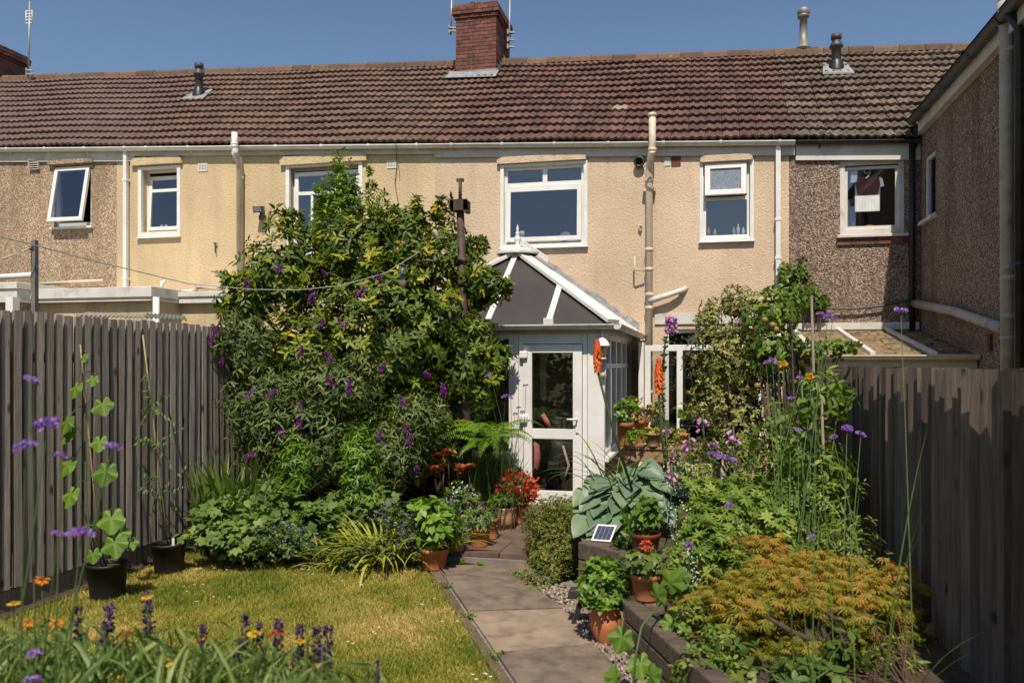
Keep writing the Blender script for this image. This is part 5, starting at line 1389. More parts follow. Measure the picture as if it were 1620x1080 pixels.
# solar panel on the sleepers
cell_m = mat('solar_cell', (0.04, 0.05, 0.085), (0.055, 0.065, 0.1), scale=9, rough=0.18, spec=0.6)
c = PZ(950, 858, UT); c.z = UT
so = thing('solar_panel', 'small white framed solar panel leaning on the sleeper edge', 'solar panel', c)
ax = Vector((.98, -.1, 0)).normalized(); up_ = Vector((.09, .5, .86)).normalized(); nn = ax.cross(up_).normalized() 
if nn.y > 0: nn = -nn
Wp, Hp = .155, .135
c0 = c + Vector((0, .03, .004)); kx = depth(c) / FPX
def pp_(a, b, o=0): return c0 + ax * a + up_ * b + nn * o
MB().hexa([pp_(-Wp / 2, 0, -.008), pp_(Wp / 2, 0, -.008), pp_(Wp / 2, 0, .008), pp_(-Wp / 2, 0, .008), pp_(-Wp / 2 + .03, Hp, -.008), pp_(Wp / 2 + .03, Hp, -.008), pp_(Wp / 2 + .03, Hp, .008), pp_(-Wp / 2 + .03, Hp, .008)]).build('frame', upvc, so)
for i in range(4):
    for j in range(3):
        def g2(u, v, o): b = .012 + v * (Hp - .024); return pp_(-Wp / 2 + .012 + u * (Wp - .024) + .03 * b / Hp, b, o)
        u0, u1, v0, v1 = i / 4 + .005, (i + 1) / 4 - .005, j / 3 + .004, (j + 1) / 3 - .004
        MB().hexa([g2(u0, v0, .0075), g2(u1, v0, .0075), g2(u1, v1, .0075), g2(u0, v1, .0075), g2(u0, v0, .0095), g2(u1, v0, .0095), g2(u1, v1, .0095), g2(u0, v1, .0095)]).build('solar_cell', cell_m, so)

# ================================================================== INSIDE THE CONSERVATORY
bag_m = mat('black_nylon', (0.02, 0.02, 0.022), (0.035, 0.034, 0.035), scale=7, rough=0.6)
chrome = mat('club_steel', (0.55, 0.55, 0.56), rough=0.25, metal=0.9)
cy_ = 10.35
gb = PY(882, 775, cy_); gb.z = BZ + .02
golf = thing('golf_bag', 'black golf bag with clubs standing inside the conservatory door', 'golf bag', gb)
gt_ = Vector((gb.x + .02, cy_ + .1, PY(882, 700, cy_).z))
ax_ = (gt_ - gb)
MB().tube([gb, gb + ax_ * .1, gb + ax_ * .85, gb + ax_], [.15, .16, .15, .17], 16).build('bag', bag_m, golf)
MB().tube([gb + ax_ * .2 + Vector((.08, -.16, 0)), gb + ax_ * .6 + Vector((.15, -.17, 0)), gb + ax_ * .95 + Vector((.06, -.15, 0))], .018, 6).build('strap', pipe_grey, golf)
MB().box(gb.x - .1, gb.x + .06, cy_ - .2, cy_ - .1, gb.z + .15, gb.z + .45).build('pocket', bag_m, golf, bevel=.03)
for (dx, py, nm) in ((-.05, 668, 'wood'), (.05, 655, 'wood'), (.12, 664, 'wood'), (.0, 676, 'iron')):
    tp = PY(888, py, cy_); tp.x = gt_.x + dx; tp.y = gt_.y
    cl = MB().tube([gt_ + Vector((dx * .6, 0, -.1)), tp], .008, 6).build('club', chrome, golf)
    if nm == 'wood': MB().lathe(tp, [(0, -.03), (.05, -.025), (.062, .0), (.055, .03), (0, .045)], 12).build('head_cover', bag_m, cl); MB().lathe(tp, [(.056, .024), (.064, .002), (.058, -.02)], 12).build('cover_stripe', upvc_old, cl)
    else: MB().box(tp.x - .05, tp.x + .01, tp.y - .01, tp.y + .01, tp.z - .02, tp.z + .04).build('club_head', chrome, cl)
pink = mat('salmon_cloth', (0.62, 0.20, 0.16), (0.50, 0.15, 0.12), scale=6, rough=0.85, bump=.4)
jk = PY(853, 735, cy_ - .15)
m_ = MB(); prof = [(-.09, .30, .05), (-.07, .33, .06), (.02, .30, .07), (.05, .12, .08), (.02, -.05, .07), (-.02, -.12, .05)]
m_.tube([(jk.x - .07 + a * .35, jk.y, jk.z + b * .8) for a, b, r in prof], [r * .95 for a, b, r in prof], 10)
tag(m_.build('jacket', pink), 'salmon pink jacket hung inside the conservatory door', 'jacket')
cb = MB().box(PY(855, 590, 10.6).x, PY(863, 590, 10.6).x, 10.6, 10.66, PY(858, 632, 10.6).z, 2.3); o = cb.build('interior_post', upvc_old, cons)
gl = MB().tube([PY(858, 655, cy_ - .2), PY(866, 668, cy_ - .2), PY(870, 676, cy_ - .2)], [.03, .035, .02], 8); tag(gl.build('red_glove', pink), 'small red and pink glove seen through the upper door pane', 'glove')

# ================================================================== THINGS IN UPSTAIRS WINDOWS
white_toy = mat('white_toy', (0.62, 0.62, 0.6), (0.5, 0.5, 0.48), scale=9, rough=.7)
fur = mat('shaggy_fur', (0.34, 0.29, 0.24), (0.16, 0.13, 0.10), scale=40, rough=.95, bump=1, bscale=50)
X0, X1, Z0, Z1 = HO['w4']
p = PY(826, 372, WY + .16); p.z = Z0 + .06
t = thing('white_ornament', 'small white toy figure in the left of the main upstairs window', 'ornament', p)
MB().lathe(p, [(0, .0), (.06, .01), (.065, .06), (.03, .10), (0, .1)], 12).build('body', white_toy, t); MB().lathe(p + Vector((0, 0, .1)), [(0, -.01), (.045, .02), (.05, .06), (.03, .1), (0, .1)], 12).build('head', white_toy, t)
for s_ in (-1, 1): MB().lathe(p + Vector((.035 * s_, 0, .185)), [(0, -.01), (.018, 0), (0, .02)], 8).build('ear', white_toy, t)
p = PY(895, 376, WY + .16); p.z = Z0 + .055
m_ = MB().lathe(p, [(0, 0), (.11, .0), (.13, .05), (.10, .11), (.05, .15), (0, .165)], 14); m_.v = [(x + rr.uniform(-.012, .012), y + rr.uniform(-.01, .01), z + rr.uniform(-.008, .008)) for x, y, z in m_.v]
tag(m_.build('shaggy_cushion', fur), 'brown and white shaggy lump on the main upstairs window sill', 'ornament')
X0, X1, Z0, Z1 = HO['w5']
bc = [mat('bottle_white', (.7, .7, .66), rough=.3), mat('bottle_green', (.25, .4, .3), rough=.3), mat('bottle_amber', (.5, .3, .12), rough=.3), mat('bottle_pink', (.5, .2, .18), rough=.3)]
for i, (x, h, m_, lb) in enumerate(((1121, .16, 3, 'pink bottle at the left of the bathroom window'), (1131, .13, 2, 'amber pot beside the pink bottle in the bathroom window'), (1161, .15, 1, 'green bottle in the bathroom window'), (1168, .19, 0, 'tall white bottle in the bathroom window'), (1176, .14, 0, 'short white bottle at the right of the bathroom window'))):
    p = PY(x, 372, WY + .16); p.z = Z0 + .045; r = .028
    tag(MB().lathe(p, [(0, 0), (r, 0), (r, h * .65), (r * .45, h * .78), (r * .45, h * .9), (r * .5, h), (0, h)], 12).build('bottle', bc[m_]), lb, 'bottle', 'bottles on the bathroom window sill')
for i, (x, lb) in enumerate(((256, 'left one of two small white jars in the narrow cream house window'), (263, 'right one of two small white jars in the narrow cream house window'))):
    p = PY(x, 360, WY + .2); p.z = HO['w2'][2] + .07; tag(MB().lathe(p, [(0, 0), (.03, 0), (.03, .08), (.02, .1), (0, .1)], 10).build('jar', bc[0]), lb, 'jar', 'jars on the cream house sill')
# football kit behind the pane of house 4
X0, X1, Z0, Z1 = HO['w6']
maroon = mat('maroon_shirt', (0.11, 0.022, 0.035), (0.085, 0.018, 0.03), scale=9, rough=.9); palebl = mat('pale_blue_cloth', (0.30, 0.42, 0.52), (0.24, 0.35, 0.45), scale=9, rough=.9); whitec = mat('white_cloth', (0.75, 0.75, 0.74), (0.62, 0.62, 0.62), scale=7, rough=.9)
yk = WY + .105
def flat(pts, y, th, m, par, nm):
    q = [PY(a, b, y) for a, b in pts]; m_ = MB(); m_.quad(*[(v.x, y, v.z) for v in q]); m_.quad(*[(v.x, y + th, v.z) for v in reversed(q)])
    for i in range(len(q)): j = (i + 1) % len(q); m_.quad((q[i].x, y, q[i].z), (q[i].x, y + th, q[i].z), (q[j].x, y + th, q[j].z), (q[j].x, y, q[j].z))
    return m_.build(nm, m, par)
kit = thing('football_kit', 'maroon shirt with white number 9 hung over white shorts in the right house window', 'shirt', PY(1373, 335, yk))
flat([(1346, 268), (1358, 262), (1390, 262), (1400, 270), (1394, 286), (1390, 318), (1358, 318), (1354, 286)], yk, .03, maroon, kit, 'body')
flat([(1350, 264), (1357, 270), (1355, 288), (1345, 289), (1347, 272)], yk - .012, .03, whitec, kit, 'sleeve'); flat([(1391, 280), (1396, 282), (1399, 294), (1393, 296)], yk - .012, .03, whitec, kit, 'sleeve')
flat([(1353, 288), (1357, 310), (1362, 312), (1360, 330), (1352, 330)], yk - .006, .03, palebl, kit, 'side_panel'); flat([(1393, 290), (1388, 310), (1384, 314), (1386, 332), (1392, 330)], yk - .006, .03, palebl, kit, 'side_panel')
sh = MB(); a0, a1 = PY(1352, 330, yk), PY(1391, 330, yk); zt_, zb_ = PY(1372, 310, yk).z, PY(1372, 335, yk).z; n = 16
for i in range(n):
    x0, x1 = a0.x + (a1.x - a0.x) * i / n, a0.x + (a1.x - a0.x) * (i + 1) / n; o0, o1 = .015 * (i % 2), .015 * ((i + 1) % 2)
    sh.quad((x0, yk - .03 - o0, zb_), (x1, yk - .03 - o1, zb_), (x1, yk - .03 - o1, zt_), (x0, yk - .03 - o0, zt_)); sh.quad((x0, yk, zt_), (x1, yk, zt_), (x1, yk, zb_), (x0, yk, zb_))
sh.build('shorts', whitec, kit)
cu = bpy.data.curves.new('number', 'FONT'); cu.body = '9'; cu.size = .26; cu.extrude = .004; cu.align_x = 'CENTER'
to = bpy.data.objects.new('tmp', cu); COL.objects.link(to); bpy.context.view_layer.update()
me = bpy.data.meshes.new_from_object(to.evaluated_get(bpy.context.evaluated_depsgraph_get())); bpy.data.objects.remove(to)
me.materials.append(whitec); q = PY(1372, 283, yk - .006)
link('number_nine', me, (q.x, yk - .006, q.z), kit, rot=(math.pi / 2, 0, 0))
rt = mat('red_toy', (.5, .06, .04), rough=.4); yt = mat('yellow_toy', (.65, .5, .05), rough=.4)
p = PY(1350, 356, WY + .16); p.z = Z0 + .14; tag(MB().box(p.x - .05, p.x + .05, p.y, p.y + .06, p.z, p.z + .03).box(p.x - .012, p.x + .012, p.y, p.y + .04, p.z + .03, p.z + .09).build('toy', rt), 'little red toy in the left of the football shirt window', 'toy')
p = PY(1376, 357, WY + .16); p.z = Z0 + .14; tag(MB().box(p.x - .07, p.x + .07, p.y, p.y + .06, p.z, p.z + .025).box(p.x - .04, p.x + .04, p.y + .01, p.y + .05, p.z + .025, p.z + .04).build('toy', yt), 'little yellow toy under the football shirt', 'toy')
# ================================================================== PLANTS
R_ = np.random.default_rng(42)
UP = np.array([0, 0, 1.0])
bark = mat('bark', (0.085, 0.06, 0.045), (0.05, 0.037, 0.03), scale=20, stretch=(1, 1, .3), rough=.95, bump=.8)
stem_g = mat('green_stem', (0.085, 0.13, 0.035), (0.06, 0.10, 0.03), scale=12, rough=.6)
stem_r = mat('reddish_stem', (0.12, 0.07, 0.045), (0.08, 0.05, 0.03), scale=12, rough=.7)
cane_m = mat('bamboo_cane', (0.42, 0.27, 0.13), (0.30, 0.19, 0.09), scale=9, stretch=(1, 1, .4), rough=.6)
stick_m = mat('grey_stick', (0.26, 0.21, 0.16), (0.17, 0.14, 0.11), scale=14, stretch=(1, 1, .3), rough=.9, bump=.4)
TONE = (2.05, 1.65, 1.0)
L_rhodo = leafmat('rhododendron_leaf', [(0.018, 0.04, 0.010), (0.045, 0.085, 0.014), (0.10, 0.145, 0.018), (0.24, 0.23, 0.03)], rough=.5, trans=.25, spec=.35, tone=(2.5, 1.95, 1.0))
L_laurel = leafmat('laurel_leaf', [(0.03, 0.07, 0.012), (0.065, 0.13, 0.02), (0.12, 0.185, 0.03)], rough=.32, trans=.25, spec=.5, tone=(2.3, 1.85, 1.0))
L_budd = leafmat('buddleia_leaf', [(0.025, 0.05, 0.020), (0.055, 0.088, 0.036), (0.12, 0.15, 0.085)], rough=.6, trans=.2, tone=(2.15, 1.8, 1.05))
L_bright = leafmat('bright_leaf', [(0.05, 0.115, 0.018), (0.09, 0.175, 0.028), (0.15, 0.24, 0.04)], rough=.45, trans=.35, tone=(1.6, 1.5, 0.95))
L_ger = leafmat('cranesbill_leaf', [(0.055, 0.10, 0.028), (0.095, 0.155, 0.042), (0.16, 0.215, 0.07)], rough=.6, trans=.3, tone=(1.5, 1.4, 0.95))
L_strap = leafmat('strap_leaf', [(0.075, 0.13, 0.025), (0.16, 0.215, 0.035), (0.28, 0.30, 0.06)], rough=.42, trans=.3, tone=(1.6, 1.45, 0.95))
L_iris = leafmat('iris_leaf', [(0.06, 0.12, 0.03), (0.10, 0.175, 0.045), (0.15, 0.22, 0.07)], rough=.45, trans=.3, tone=(1.6, 1.4, 1.0))
L_hedge = leafmat('clipped_hedge_leaf', [(0.055, 0.075, 0.018), (0.10, 0.115, 0.027), (0.19, 0.165, 0.055)], rough=.6, trans=.2, tone=(1.6, 1.6, 0.95))
L_hosta = leafmat('hosta_leaf', [(0.075, 0.125, 0.085), (0.12, 0.175, 0.12), (0.20, 0.235, 0.15)], rough=.42, trans=.15, bump=.35, spec=.45, tone=(1.15, 1.2, 1.0))
L_feath = leafmat('feathery_leaf', [(0.06, 0.115, 0.022), (0.115, 0.18, 0.038), (0.21, 0.26, 0.085)], rough=.55, trans=.35, tone=(1.65, 1.5, 0.95))
L_acer = leafmat('acer_leaf', [(0.13, 0.17, 0.02), (0.27, 0.27, 0.03), (0.40, 0.27, 0.05), (0.40, 0.19, 0.06)], rough=.5, trans=.4, tone=(1.05, 1.0, 0.9))
L_vari = leafmat('variegated_leaf', [(0.04, 0.062, 0.02), (0.105, 0.125, 0.045), (0.23, 0.235, 0.115), (0.17, 0.10, 0.06)], rough=.5, trans=.2, tone=(1.75, 1.65, 0.95))
L_apple = leafmat('apple_leaf', [(0.035, 0.065, 0.018), (0.07, 0.115, 0.03), (0.13, 0.165, 0.05)], rough=.5, trans=.3, tone=(2.1, 1.9, 1.0))
L_dark = leafmat('dark_leaf', [(0.02, 0.045, 0.014), (0.04, 0.08, 0.022), (0.075, 0.12, 0.035)], rough=.45, trans=.25, tone=TONE)
L_cuc = leafmat('cucumber_leaf', [(0.07, 0.15, 0.02), (0.12, 0.225, 0.035), (0.17, 0.28, 0.05)], rough=.5, trans=.4, bump=.5, tone=(1.3, 1.2, 0.95))
F_purple = leafmat('buddleia_flower', [(0.12, 0.012, 0.14), (0.24, 0.03, 0.27), (0.36, 0.08, 0.36)], rough=.7, trans=.2)
F_verb = leafmat('verbena_flower', [(0.23, 0.11, 0.42), (0.37, 0.20, 0.55), (0.50, 0.30, 0.66)], rough=.7, trans=.3)
F_pink = leafmat('foxglove_flower', [(0.40, 0.12, 0.34), (0.56, 0.24, 0.48), (0.68, 0.42, 0.60)], rough=.6, trans=.3)
F_orange = leafmat('poker_flower', [(0.62, 0.06, 0.006), (0.75, 0.12, 0.01), (0.82, 0.22, 0.02)], rough=.55, trans=.2)
F_red = leafmat('red_flower', [(0.45, 0.03, 0.015), (0.62, 0.06, 0.025), (0.70, 0.16, 0.06)], rough=.6, trans=.25)
F_white = leafmat('white_flower', [(0.60, 0.58, 0.52), (0.74, 0.73, 0.68), (0.80, 0.79, 0.75)], rough=.7, trans=.25)
F_yel = leafmat('yellow_flower', [(0.55, 0.28, 0.01), (0.68, 0.42, 0.012), (0.74, 0.52, 0.03)], rough=.6, trans=.25)
F_salvia = leafmat('salvia_flower', [(0.035, 0.014, 0.06), (0.07, 0.03, 0.11), (0.12, 0.06, 0.16)], rough=.7, trans=.15)
F_cat = leafmat('catmint_flower', [(0.14, 0.11, 0.30), (0.24, 0.19, 0.42), (0.34, 0.28, 0.52)], rough=.7, trans=.25)
L_succ = leafmat('aeonium_leaf', [(0.075, 0.02, 0.016), (0.14, 0.035, 0.022), (0.20, 0.10, 0.04)], rough=.4, trans=.1, tone=TONE)
GRASS = leafmat('grass_blade', [(0.14, 0.20, 0.022), (0.33, 0.325, 0.045), (0.58, 0.44, 0.12), (0.74, 0.54, 0.24)], rough=.6, trans=.3)

lance = T_lance(.34, .2, .18); lance_n = T_lance(.22, .2, .3); oval = T_lance(.55, .15, .15); small = T_lance(.5, .1, .1)
lob5 = T_lobed(5, .30, .35, rag=.22); lob7 = T_lobed(7, .5, .2, rag=.2, seed=3)
petal = T_petal()
def palm(n=7, w=.16):
    V, F = [], []
    for i in range(n):
        a = math.radians(-75 + 150 * i / (n - 1)); L = 1 - .35 * abs(i - (n - 1) / 2) / ((n - 1) / 2); b = len(V)
        s_, c_ = math.sin(a), math.cos(a)
        for x, y, z in ((0, 0, 0), (-w / 2, L * .45, -.03), (0, L, -.18), (w / 2, L * .45, -.03)): V.append((x * c_ + y * s_, -x * s_ + y * c_, z))
        F += [(b, b + 3, b + 2), (b, b + 2, b + 1)]
    return np.array(V, float), np.array(F)
palm7 = palm(7, .12); palm5 = palm(5, .3)
def root_of(ells):
    e = ells[0]; return (e[0], e[1], 0.0)
def branches(par, base, pts, r0, m=bark, name='trunk', jit=.06, kind=None):
    mb = MB(); base = Vector(base)
    for p in pts:
        p = Vector(p); mid = base.lerp(p, .5) + Vector((rr.uniform(-jit, jit) * 2, rr.uniform(-jit, jit) * 2, rr.uniform(0, jit)))
        q = base.lerp(mid, .5) + Vector((rr.uniform(-jit, jit), rr.uniform(-jit, jit), 0))
        mb.tube([base + Vector((rr.uniform(-.03, .03), rr.uniform(-.03, .03), -.03)), q, mid, p], [r0, r0 * .8, r0 * .55, r0 * .2], 6, cap=False)
    return mb.build(name, m, par)
def shrub(name, label, cat, ells, n, k, size, tmpl, lm, spread=.35, tint=(.45, .2), inner=.45, base=None, upbias=.35, stems=7, stem_r=.03, jit=.25, seed=0, power=.5, bm=bark, sweep=0, name_part='crown'):
    rg = np.random.default_rng(1000 + seed)
    t = thing(name, label, cat, base or root_of(ells))
    P, O = ell_points(rg, ells, n, inner, power)
    keep = P[:, 2] > .03
    P, O = P[keep], O[keep]
    # lumps: push the points in and out together so the outline is uneven
    ph = rg.uniform(0, 6.28, 6)
    lump = np.sin(P[:, 0] * 7 + ph[0]) * np.sin(P[:, 1] * 8 + ph[1]) + np.sin(P[:, 2] * 9 + ph[2]) * np.sin(P[:, 0] * 11 + ph[3])
    P = P + O * (lump * .05 * (1 + P[:, 2:3] * 0).ravel())[:, None]
    hole = np.sin(P[:, 0] * 5.1 + ph[4]) * np.sin(P[:, 2] * 6.3 + ph[5]) > .72
    drop = hole & (rg.random(len(P)) < .65); P, O = P[~drop], O[~drop]
    A = nrm(O + UP * upbias + rg.normal(0, .25, O.shape))
    if sweep: A = nrm(O * .7 - UP * sweep + rg.normal(0, .3, O.shape))
    fo = Foliage(); rosettes(fo, tmpl, rg, P, A, k, size, spread, tint, jit)
    fo.build(name_part, lm, t)
    if stems:
        sel = P[rg.choice(len(P), stems)]
        branches(t, base or root_of(ells), [Vector(q) for q in sel], stem_r, bm, 'trunk' if bm is bark else 'stem')
    return t, P, O

# ---- the big shrubs on the left
RE = [px_ell(590, 520, 9.3, 165, 130, .8), px_ell(445, 430, 9.1, 70, 68, .45), px_ell(395, 470, 9.0, 40, 45, .3), px_ell(690, 430, 9.3, 80, 85, .5), px_ell(738, 575, 9.2, 62, 85, .5), px_ell(765, 455, 9.3, 38, 40, .3), px_ell(470, 590, 9.0, 95, 100, .5), px_ell(620, 680, 9.0, 120, 80, .5), px_ell(560, 395, 9.4, 95, 60, .5), px_ell(640, 365, 9.4, 50, 40, .3), px_ell(446, 352, 9.1, 12, 24, .12), px_ell(468, 352, 9.1, 14, 24, .12), px_ell(660, 335, 9.4, 12, 26, .12), px_ell(702, 330, 9.4, 13, 24, .12), px_ell(762, 390, 9.3, 18, 20, .14), px_ell(800, 452, 9.3, 15, 18, .12), px_ell(362, 442, 9.0, 22, 16, .14), px_ell(790, 560, 9.1, 22, 24, .15), px_ell(352, 480, 9.0, 14, 10, .1)]
rb = PZ(690, 800, 0); rb = Vector((rb.x, 9.2, 0))
shrub('rhododendron_shrub', 'huge glossy evergreen shrub with yellowing leaves hiding the conservatory side', 'shrub', RE, 5200, 7, .095, lance, L_rhodo, spread=.25, tint=(.29, .25), inner=.25, base=(PD(650, 780, 9.3).x, 9.2, 0), upbias=.45, stems=22, stem_r=.05, seed=1)
LE = [px_ell(540, 355, 9.6, 44, 80, .35), px_ell(545, 315, 9.6, 30, 45, .25), px_ell(598, 370, 9.6, 28, 78, .25), px_ell(570, 440, 9.6, 60, 50, .3), px_ell(538, 262, 9.7, 7, 30, .05), px_ell(586, 285, 9.7, 8, 26, .05), px_ell(505, 345, 9.7, 12, 50, .1)]
shrub('bay_laurel', 'upright bright green laurel shoots rising above the big shrub before a window', 'shrub', LE, 1700, 6, .064, lance, L_laurel, spread=.55, tint=(.5, .22), inner=.2, base=(PD(560, 780, 9.8).x, 9.5, 0), upbias=1.3, stems=10, stem_r=.02, seed=2)
BE = [px_ell(470, 700, 8.3, 105, 75, .45), px_ell(410, 640, 8.3, 55, 70, .35), px_ell(600, 725, 8.3, 80, 60, .4), px_ell(400, 545, 8.5, 45, 50, .3), px_ell(520, 615, 8.4, 90, 60, .4), px_ell(345, 545, 8.4, 14, 14, .1), px_ell(365, 520, 8.4, 22, 8, .1), px_ell(660, 665, 8.4, 55, 50, .3)]
bud, BP, BO = shrub('buddleia_bush', 'grey green butterfly bush dotted with purple flower spikes by the fence', 'shrub', BE, 2600, 5, .088, lance_n, L_budd, spread=-.15, tint=(.30, .25), inner=.35, base=(PD(480, 780, 8.5).x, 8.4, 0), upbias=.2, stems=22, stem_r=.018, seed=3, jit=.45)
def spike_mesh(name, L, r, m, n=90, seed=1, taper=.85, size=.013):
    rg = np.random.default_rng(seed); t = rg.random(n); th = rg.random(n) * 6.283
    rad = r * (1 - taper * t) * (.8 + .4 * rg.random(n))
    P = np.stack([np.cos(th) * rad, np.sin(th) * rad, t * L], 1); D = nrm(np.stack([np.cos(th), np.sin(th), .3 + 0 * th], 1) + rg.normal(0, .4, (n, 3)))
    fo = Foliage(); fo.add(petal, P, D, rg.normal(size=(n, 3)), size * rg.uniform(.7, 1.3, n), np.clip(.25 + .6 * rg.random(n), 0, 1))
    fo.add(petal, P, np.roll(D, 1, axis=1), rg.normal(size=(n, 3)), size * rg.uniform(.6, 1.1, n), rg.random(n))
    me, _ = fo.mesh(name, center=False); me.materials.append(m); return me
SPK = [spike_mesh('flower_spike', .14, .026, F_purple, 110, s_, size=.017) for s_ in range(4)]
flw = [(436, 424), (391, 447), (492, 470), (567, 464), (602, 443), (517, 429), (343, 521), (331, 538), (349, 568), (545, 511), (507, 511), (474, 559), (524, 566), (601, 581), (679, 588), (392, 623), (423, 620), (471, 640), (527, 604), (551, 617), (638, 635), (702, 618), (472, 670), (445, 688), (475, 686), (597, 690), (640, 677), (643, 696), (387, 718), (475, 737), (467, 706), (585, 750), (659, 736), (481, 770), (593, 775)]
for i, (x, y) in enumerate(flw):
    d = 7.95 if y > 600 else 8.15
    if x < 360: d = 8.3
    sc_ = rr.uniform(.62, .98) * (1.0 if y < 760 else .8)
    p = PD(x, y + 7, d)
    link('flower_spike', rr.choice(SPK), p, bud, rot=(rr.uniform(-.9, .9), rr.uniform(-1.1, 1.1), rr.uniform(0, 6)), scale=(sc_, sc_, sc_))
shrub('euphorbia_clump', 'bright green leafy clump at the foot of the butterfly bush, left of centre', 'shrub', [px_ell(468, 735, 7.95, 34, 62, .22), px_ell(450, 775, 7.95, 36, 30, .22)], 260, 7, .078, lance_n, L_bright, spread=.1, tint=(.5, .2), inner=.15, upbias=.9, stems=8, stem_r=.008, seed=4, bm=stem_g)
shrub('euphorbia_clump', 'bright green leafy clump under the middle of the big shrub', 'shrub', [px_ell(568, 735, 7.95, 30, 68, .22), px_ell(575, 780, 7.95, 30, 30, .2)], 240, 7, .078, lance_n, L_bright, spread=.1, tint=(.45, .2), inner=.15, upbias=.9, stems=8, stem_r=.008, seed=5, bm=stem_g)
# ---- low border plants
shrub('cranesbill_mound', 'pale green lobed cranesbill mound nearest the left fence', 'plant', [px_ell(370, 838, 7.4, 70, 32, .35), px_ell(345, 806, 7.6, 36, 24, .25), px_ell(425, 800, 7.8, 50, 40, .3), px_ell(430, 850, 7.4, 56, 26, .3)], 520, 3, .105, lob5, L_ger, spread=.55, tint=(.45, .25), inner=.3, upbias=1.2, stems=10, stem_r=.006, seed=6, bm=stem_g)
shrub('cranesbill_mound', 'pale green lobed leaf mound in the middle of the left border', 'plant', [px_ell(545, 805, 8.0, 66, 30, .25), px_ell(500, 830, 7.75, 56, 26, .25), px_ell(590, 790, 8.0, 36, 24, .2)], 330, 3, .11, lob5, L_ger, spread=.55, tint=(.4, .22), inner=.3, upbias=1.2, stems=8, stem_r=.006, seed=7, bm=stem_g)
shrub('border_undergrowth', 'dark small-leaved ground cover along the lawn edge of the left border', 'plant', [px_ell(400, 868, 7.3, 100, 18, .25), px_ell(560, 872, 7.25, 100, 20, .25), px_ell(640, 850, 7.4, 40, 30, .3)], 800, 5, .035, oval, L_dark, spread=.4, tint=(.5, .3), inner=.1, upbias=.8, stems=0, seed=8)
def straps(fo, rg, base, n, L, w, lean, tint, droop=.5, spread=.06, dirbias=(0, 0)):
    for _ in range(n):
        a = rg.random() * 6.283; ln = L * rg.uniform(.65, 1.15); el = lean * rg.uniform(.4, 1.3)
        h = np.array([math.cos(a) + dirbias[0], math.sin(a) + dirbias[1], 0.0]); h /= max(1e-6, np.linalg.norm(h))
        p0 = np.array(base) + np.array([rg.normal(0, spread), rg.normal(0, spread), 0]); m = 8; t = np.linspace(0, 1, m)
        ang = (math.pi / 2 - el) - droop * rg.uniform(.5, 1.5) * t ** 1.5
        st = ln / (m - 1); pts = [p0]
        for i in range(1, m): pts.append(pts[-1] + st * (h * math.cos(ang[i]) + UP * math.sin(ang[i])))
        ww = w * rg.uniform(.7, 1.2) * np.array([.6, .9, 1, 1, .9, .7, .4, .04])
        side = np.cross(h, UP); fo.strip(np.array(pts), ww, side + 1e-3, float(np.clip(rg.normal(*tint), 0, 1)), fold=.35)
def strap_plant(name, label, cat, specs, m, seed):
    rg = np.random.default_rng(2000 + seed); fo = Foliage()
    for s_ in specs: straps(fo, rg, *s_)
    t = thing(name, label, cat, Vector(specs[0][0])); fo.build('leaves', m, t); return t
def G(x, y, z=0): return np.array(PZ(x, y, z))
strap_plant('iris_clump', 'upright sword-leaved iris clump against the left fence', 'plant', [(G(345, 876), 44, .95, .046, .12, (.6, .2), .25, .07), (G(395, 872), 64, 1.08, .038, .35, (.55, .2), .5, .08, (.5, 0)), (G(325, 868), 16, .66, .022, .28, (.4, .2), .9, .04, (-.6, 0))], L_iris, 1)
strap_plant('daylily_clump', 'arching yellow green strap leaves spilling onto the lawn', 'plant', [(G(600, 893), 130, .62, .024, .75, (.75, .22), 1.2, .1, (-.5, -.3)), (G(535, 896), 50, .42, .02, .8, (.65, .2), 1.1, .1, (-.2, -.3)), (G(672, 890), 64, .66, .022, .6, (.55, .22), 1.1, .08, (-.2, -.2))], L_strap, 2)
def flower_haze(name, label, cat, ells, n, m, size, seed, stem_n=60, stem_m=None, tintr=(0, 1), leafn=0, lm=None):
    rg = np.random.default_rng(3000 + seed); t = thing(name, label, cat, root_of(ells))
    P, O = ell_points(rg, ells, n, .3, .6); fo = Foliage()
    for _ in range(3): fo.add(petal, P + rg.normal(0, size * .6, P.shape), nrm(O + UP * .4 + rg.normal(0, .7, O.shape)), rg.normal(size=P.shape), size * rg.uniform(.6, 1.3, len(P)), rg.uniform(*tintr, len(P)))
    fo.build('flowers', m, t)
    if leafn:
        P2, O2 = ell_points(rg, ells, leafn, .1, .8); f2 = Foliage(); rosettes(f2, small, rg, P2, nrm(O2 + UP), 4, .03, .3, (.5, .25)); f2.build('leaves', lm or L_dark, t)
    if stem_n:
        mb = MB()
        for i in rg.choice(len(P), min(stem_n, len(P)), replace=False):
            e = Vector(P[i]); b = Vector((e.x * .55 + t.location.x * .45, e.y * .55 + t.location.y * .45, max(0.0, e.z - .35)))
            mb.tube([b, b.lerp(e, .5) + Vector((0, 0, .02)), e], .0025, 4, cap=False)
        mb.build('stems', stem_m or stem_g, t, kind='stuff')
    return t
flower_haze('catmint', 'hazy lavender blue catmint beside the hydrangea pot', 'plant', [px_ell(625, 815, 7.35, 36, 28, .2), px_ell(655, 850, 7.2, 28, 36, .2), px_ell(700, 800, 7.4, 40, 16, .15), px_ell(440, 845, 7.2, 60, 22, .2), px_ell(590, 870, 7.2, 40, 14, .15)], 420, F_cat, .016, 1, leafn=500, lm=L_dark)
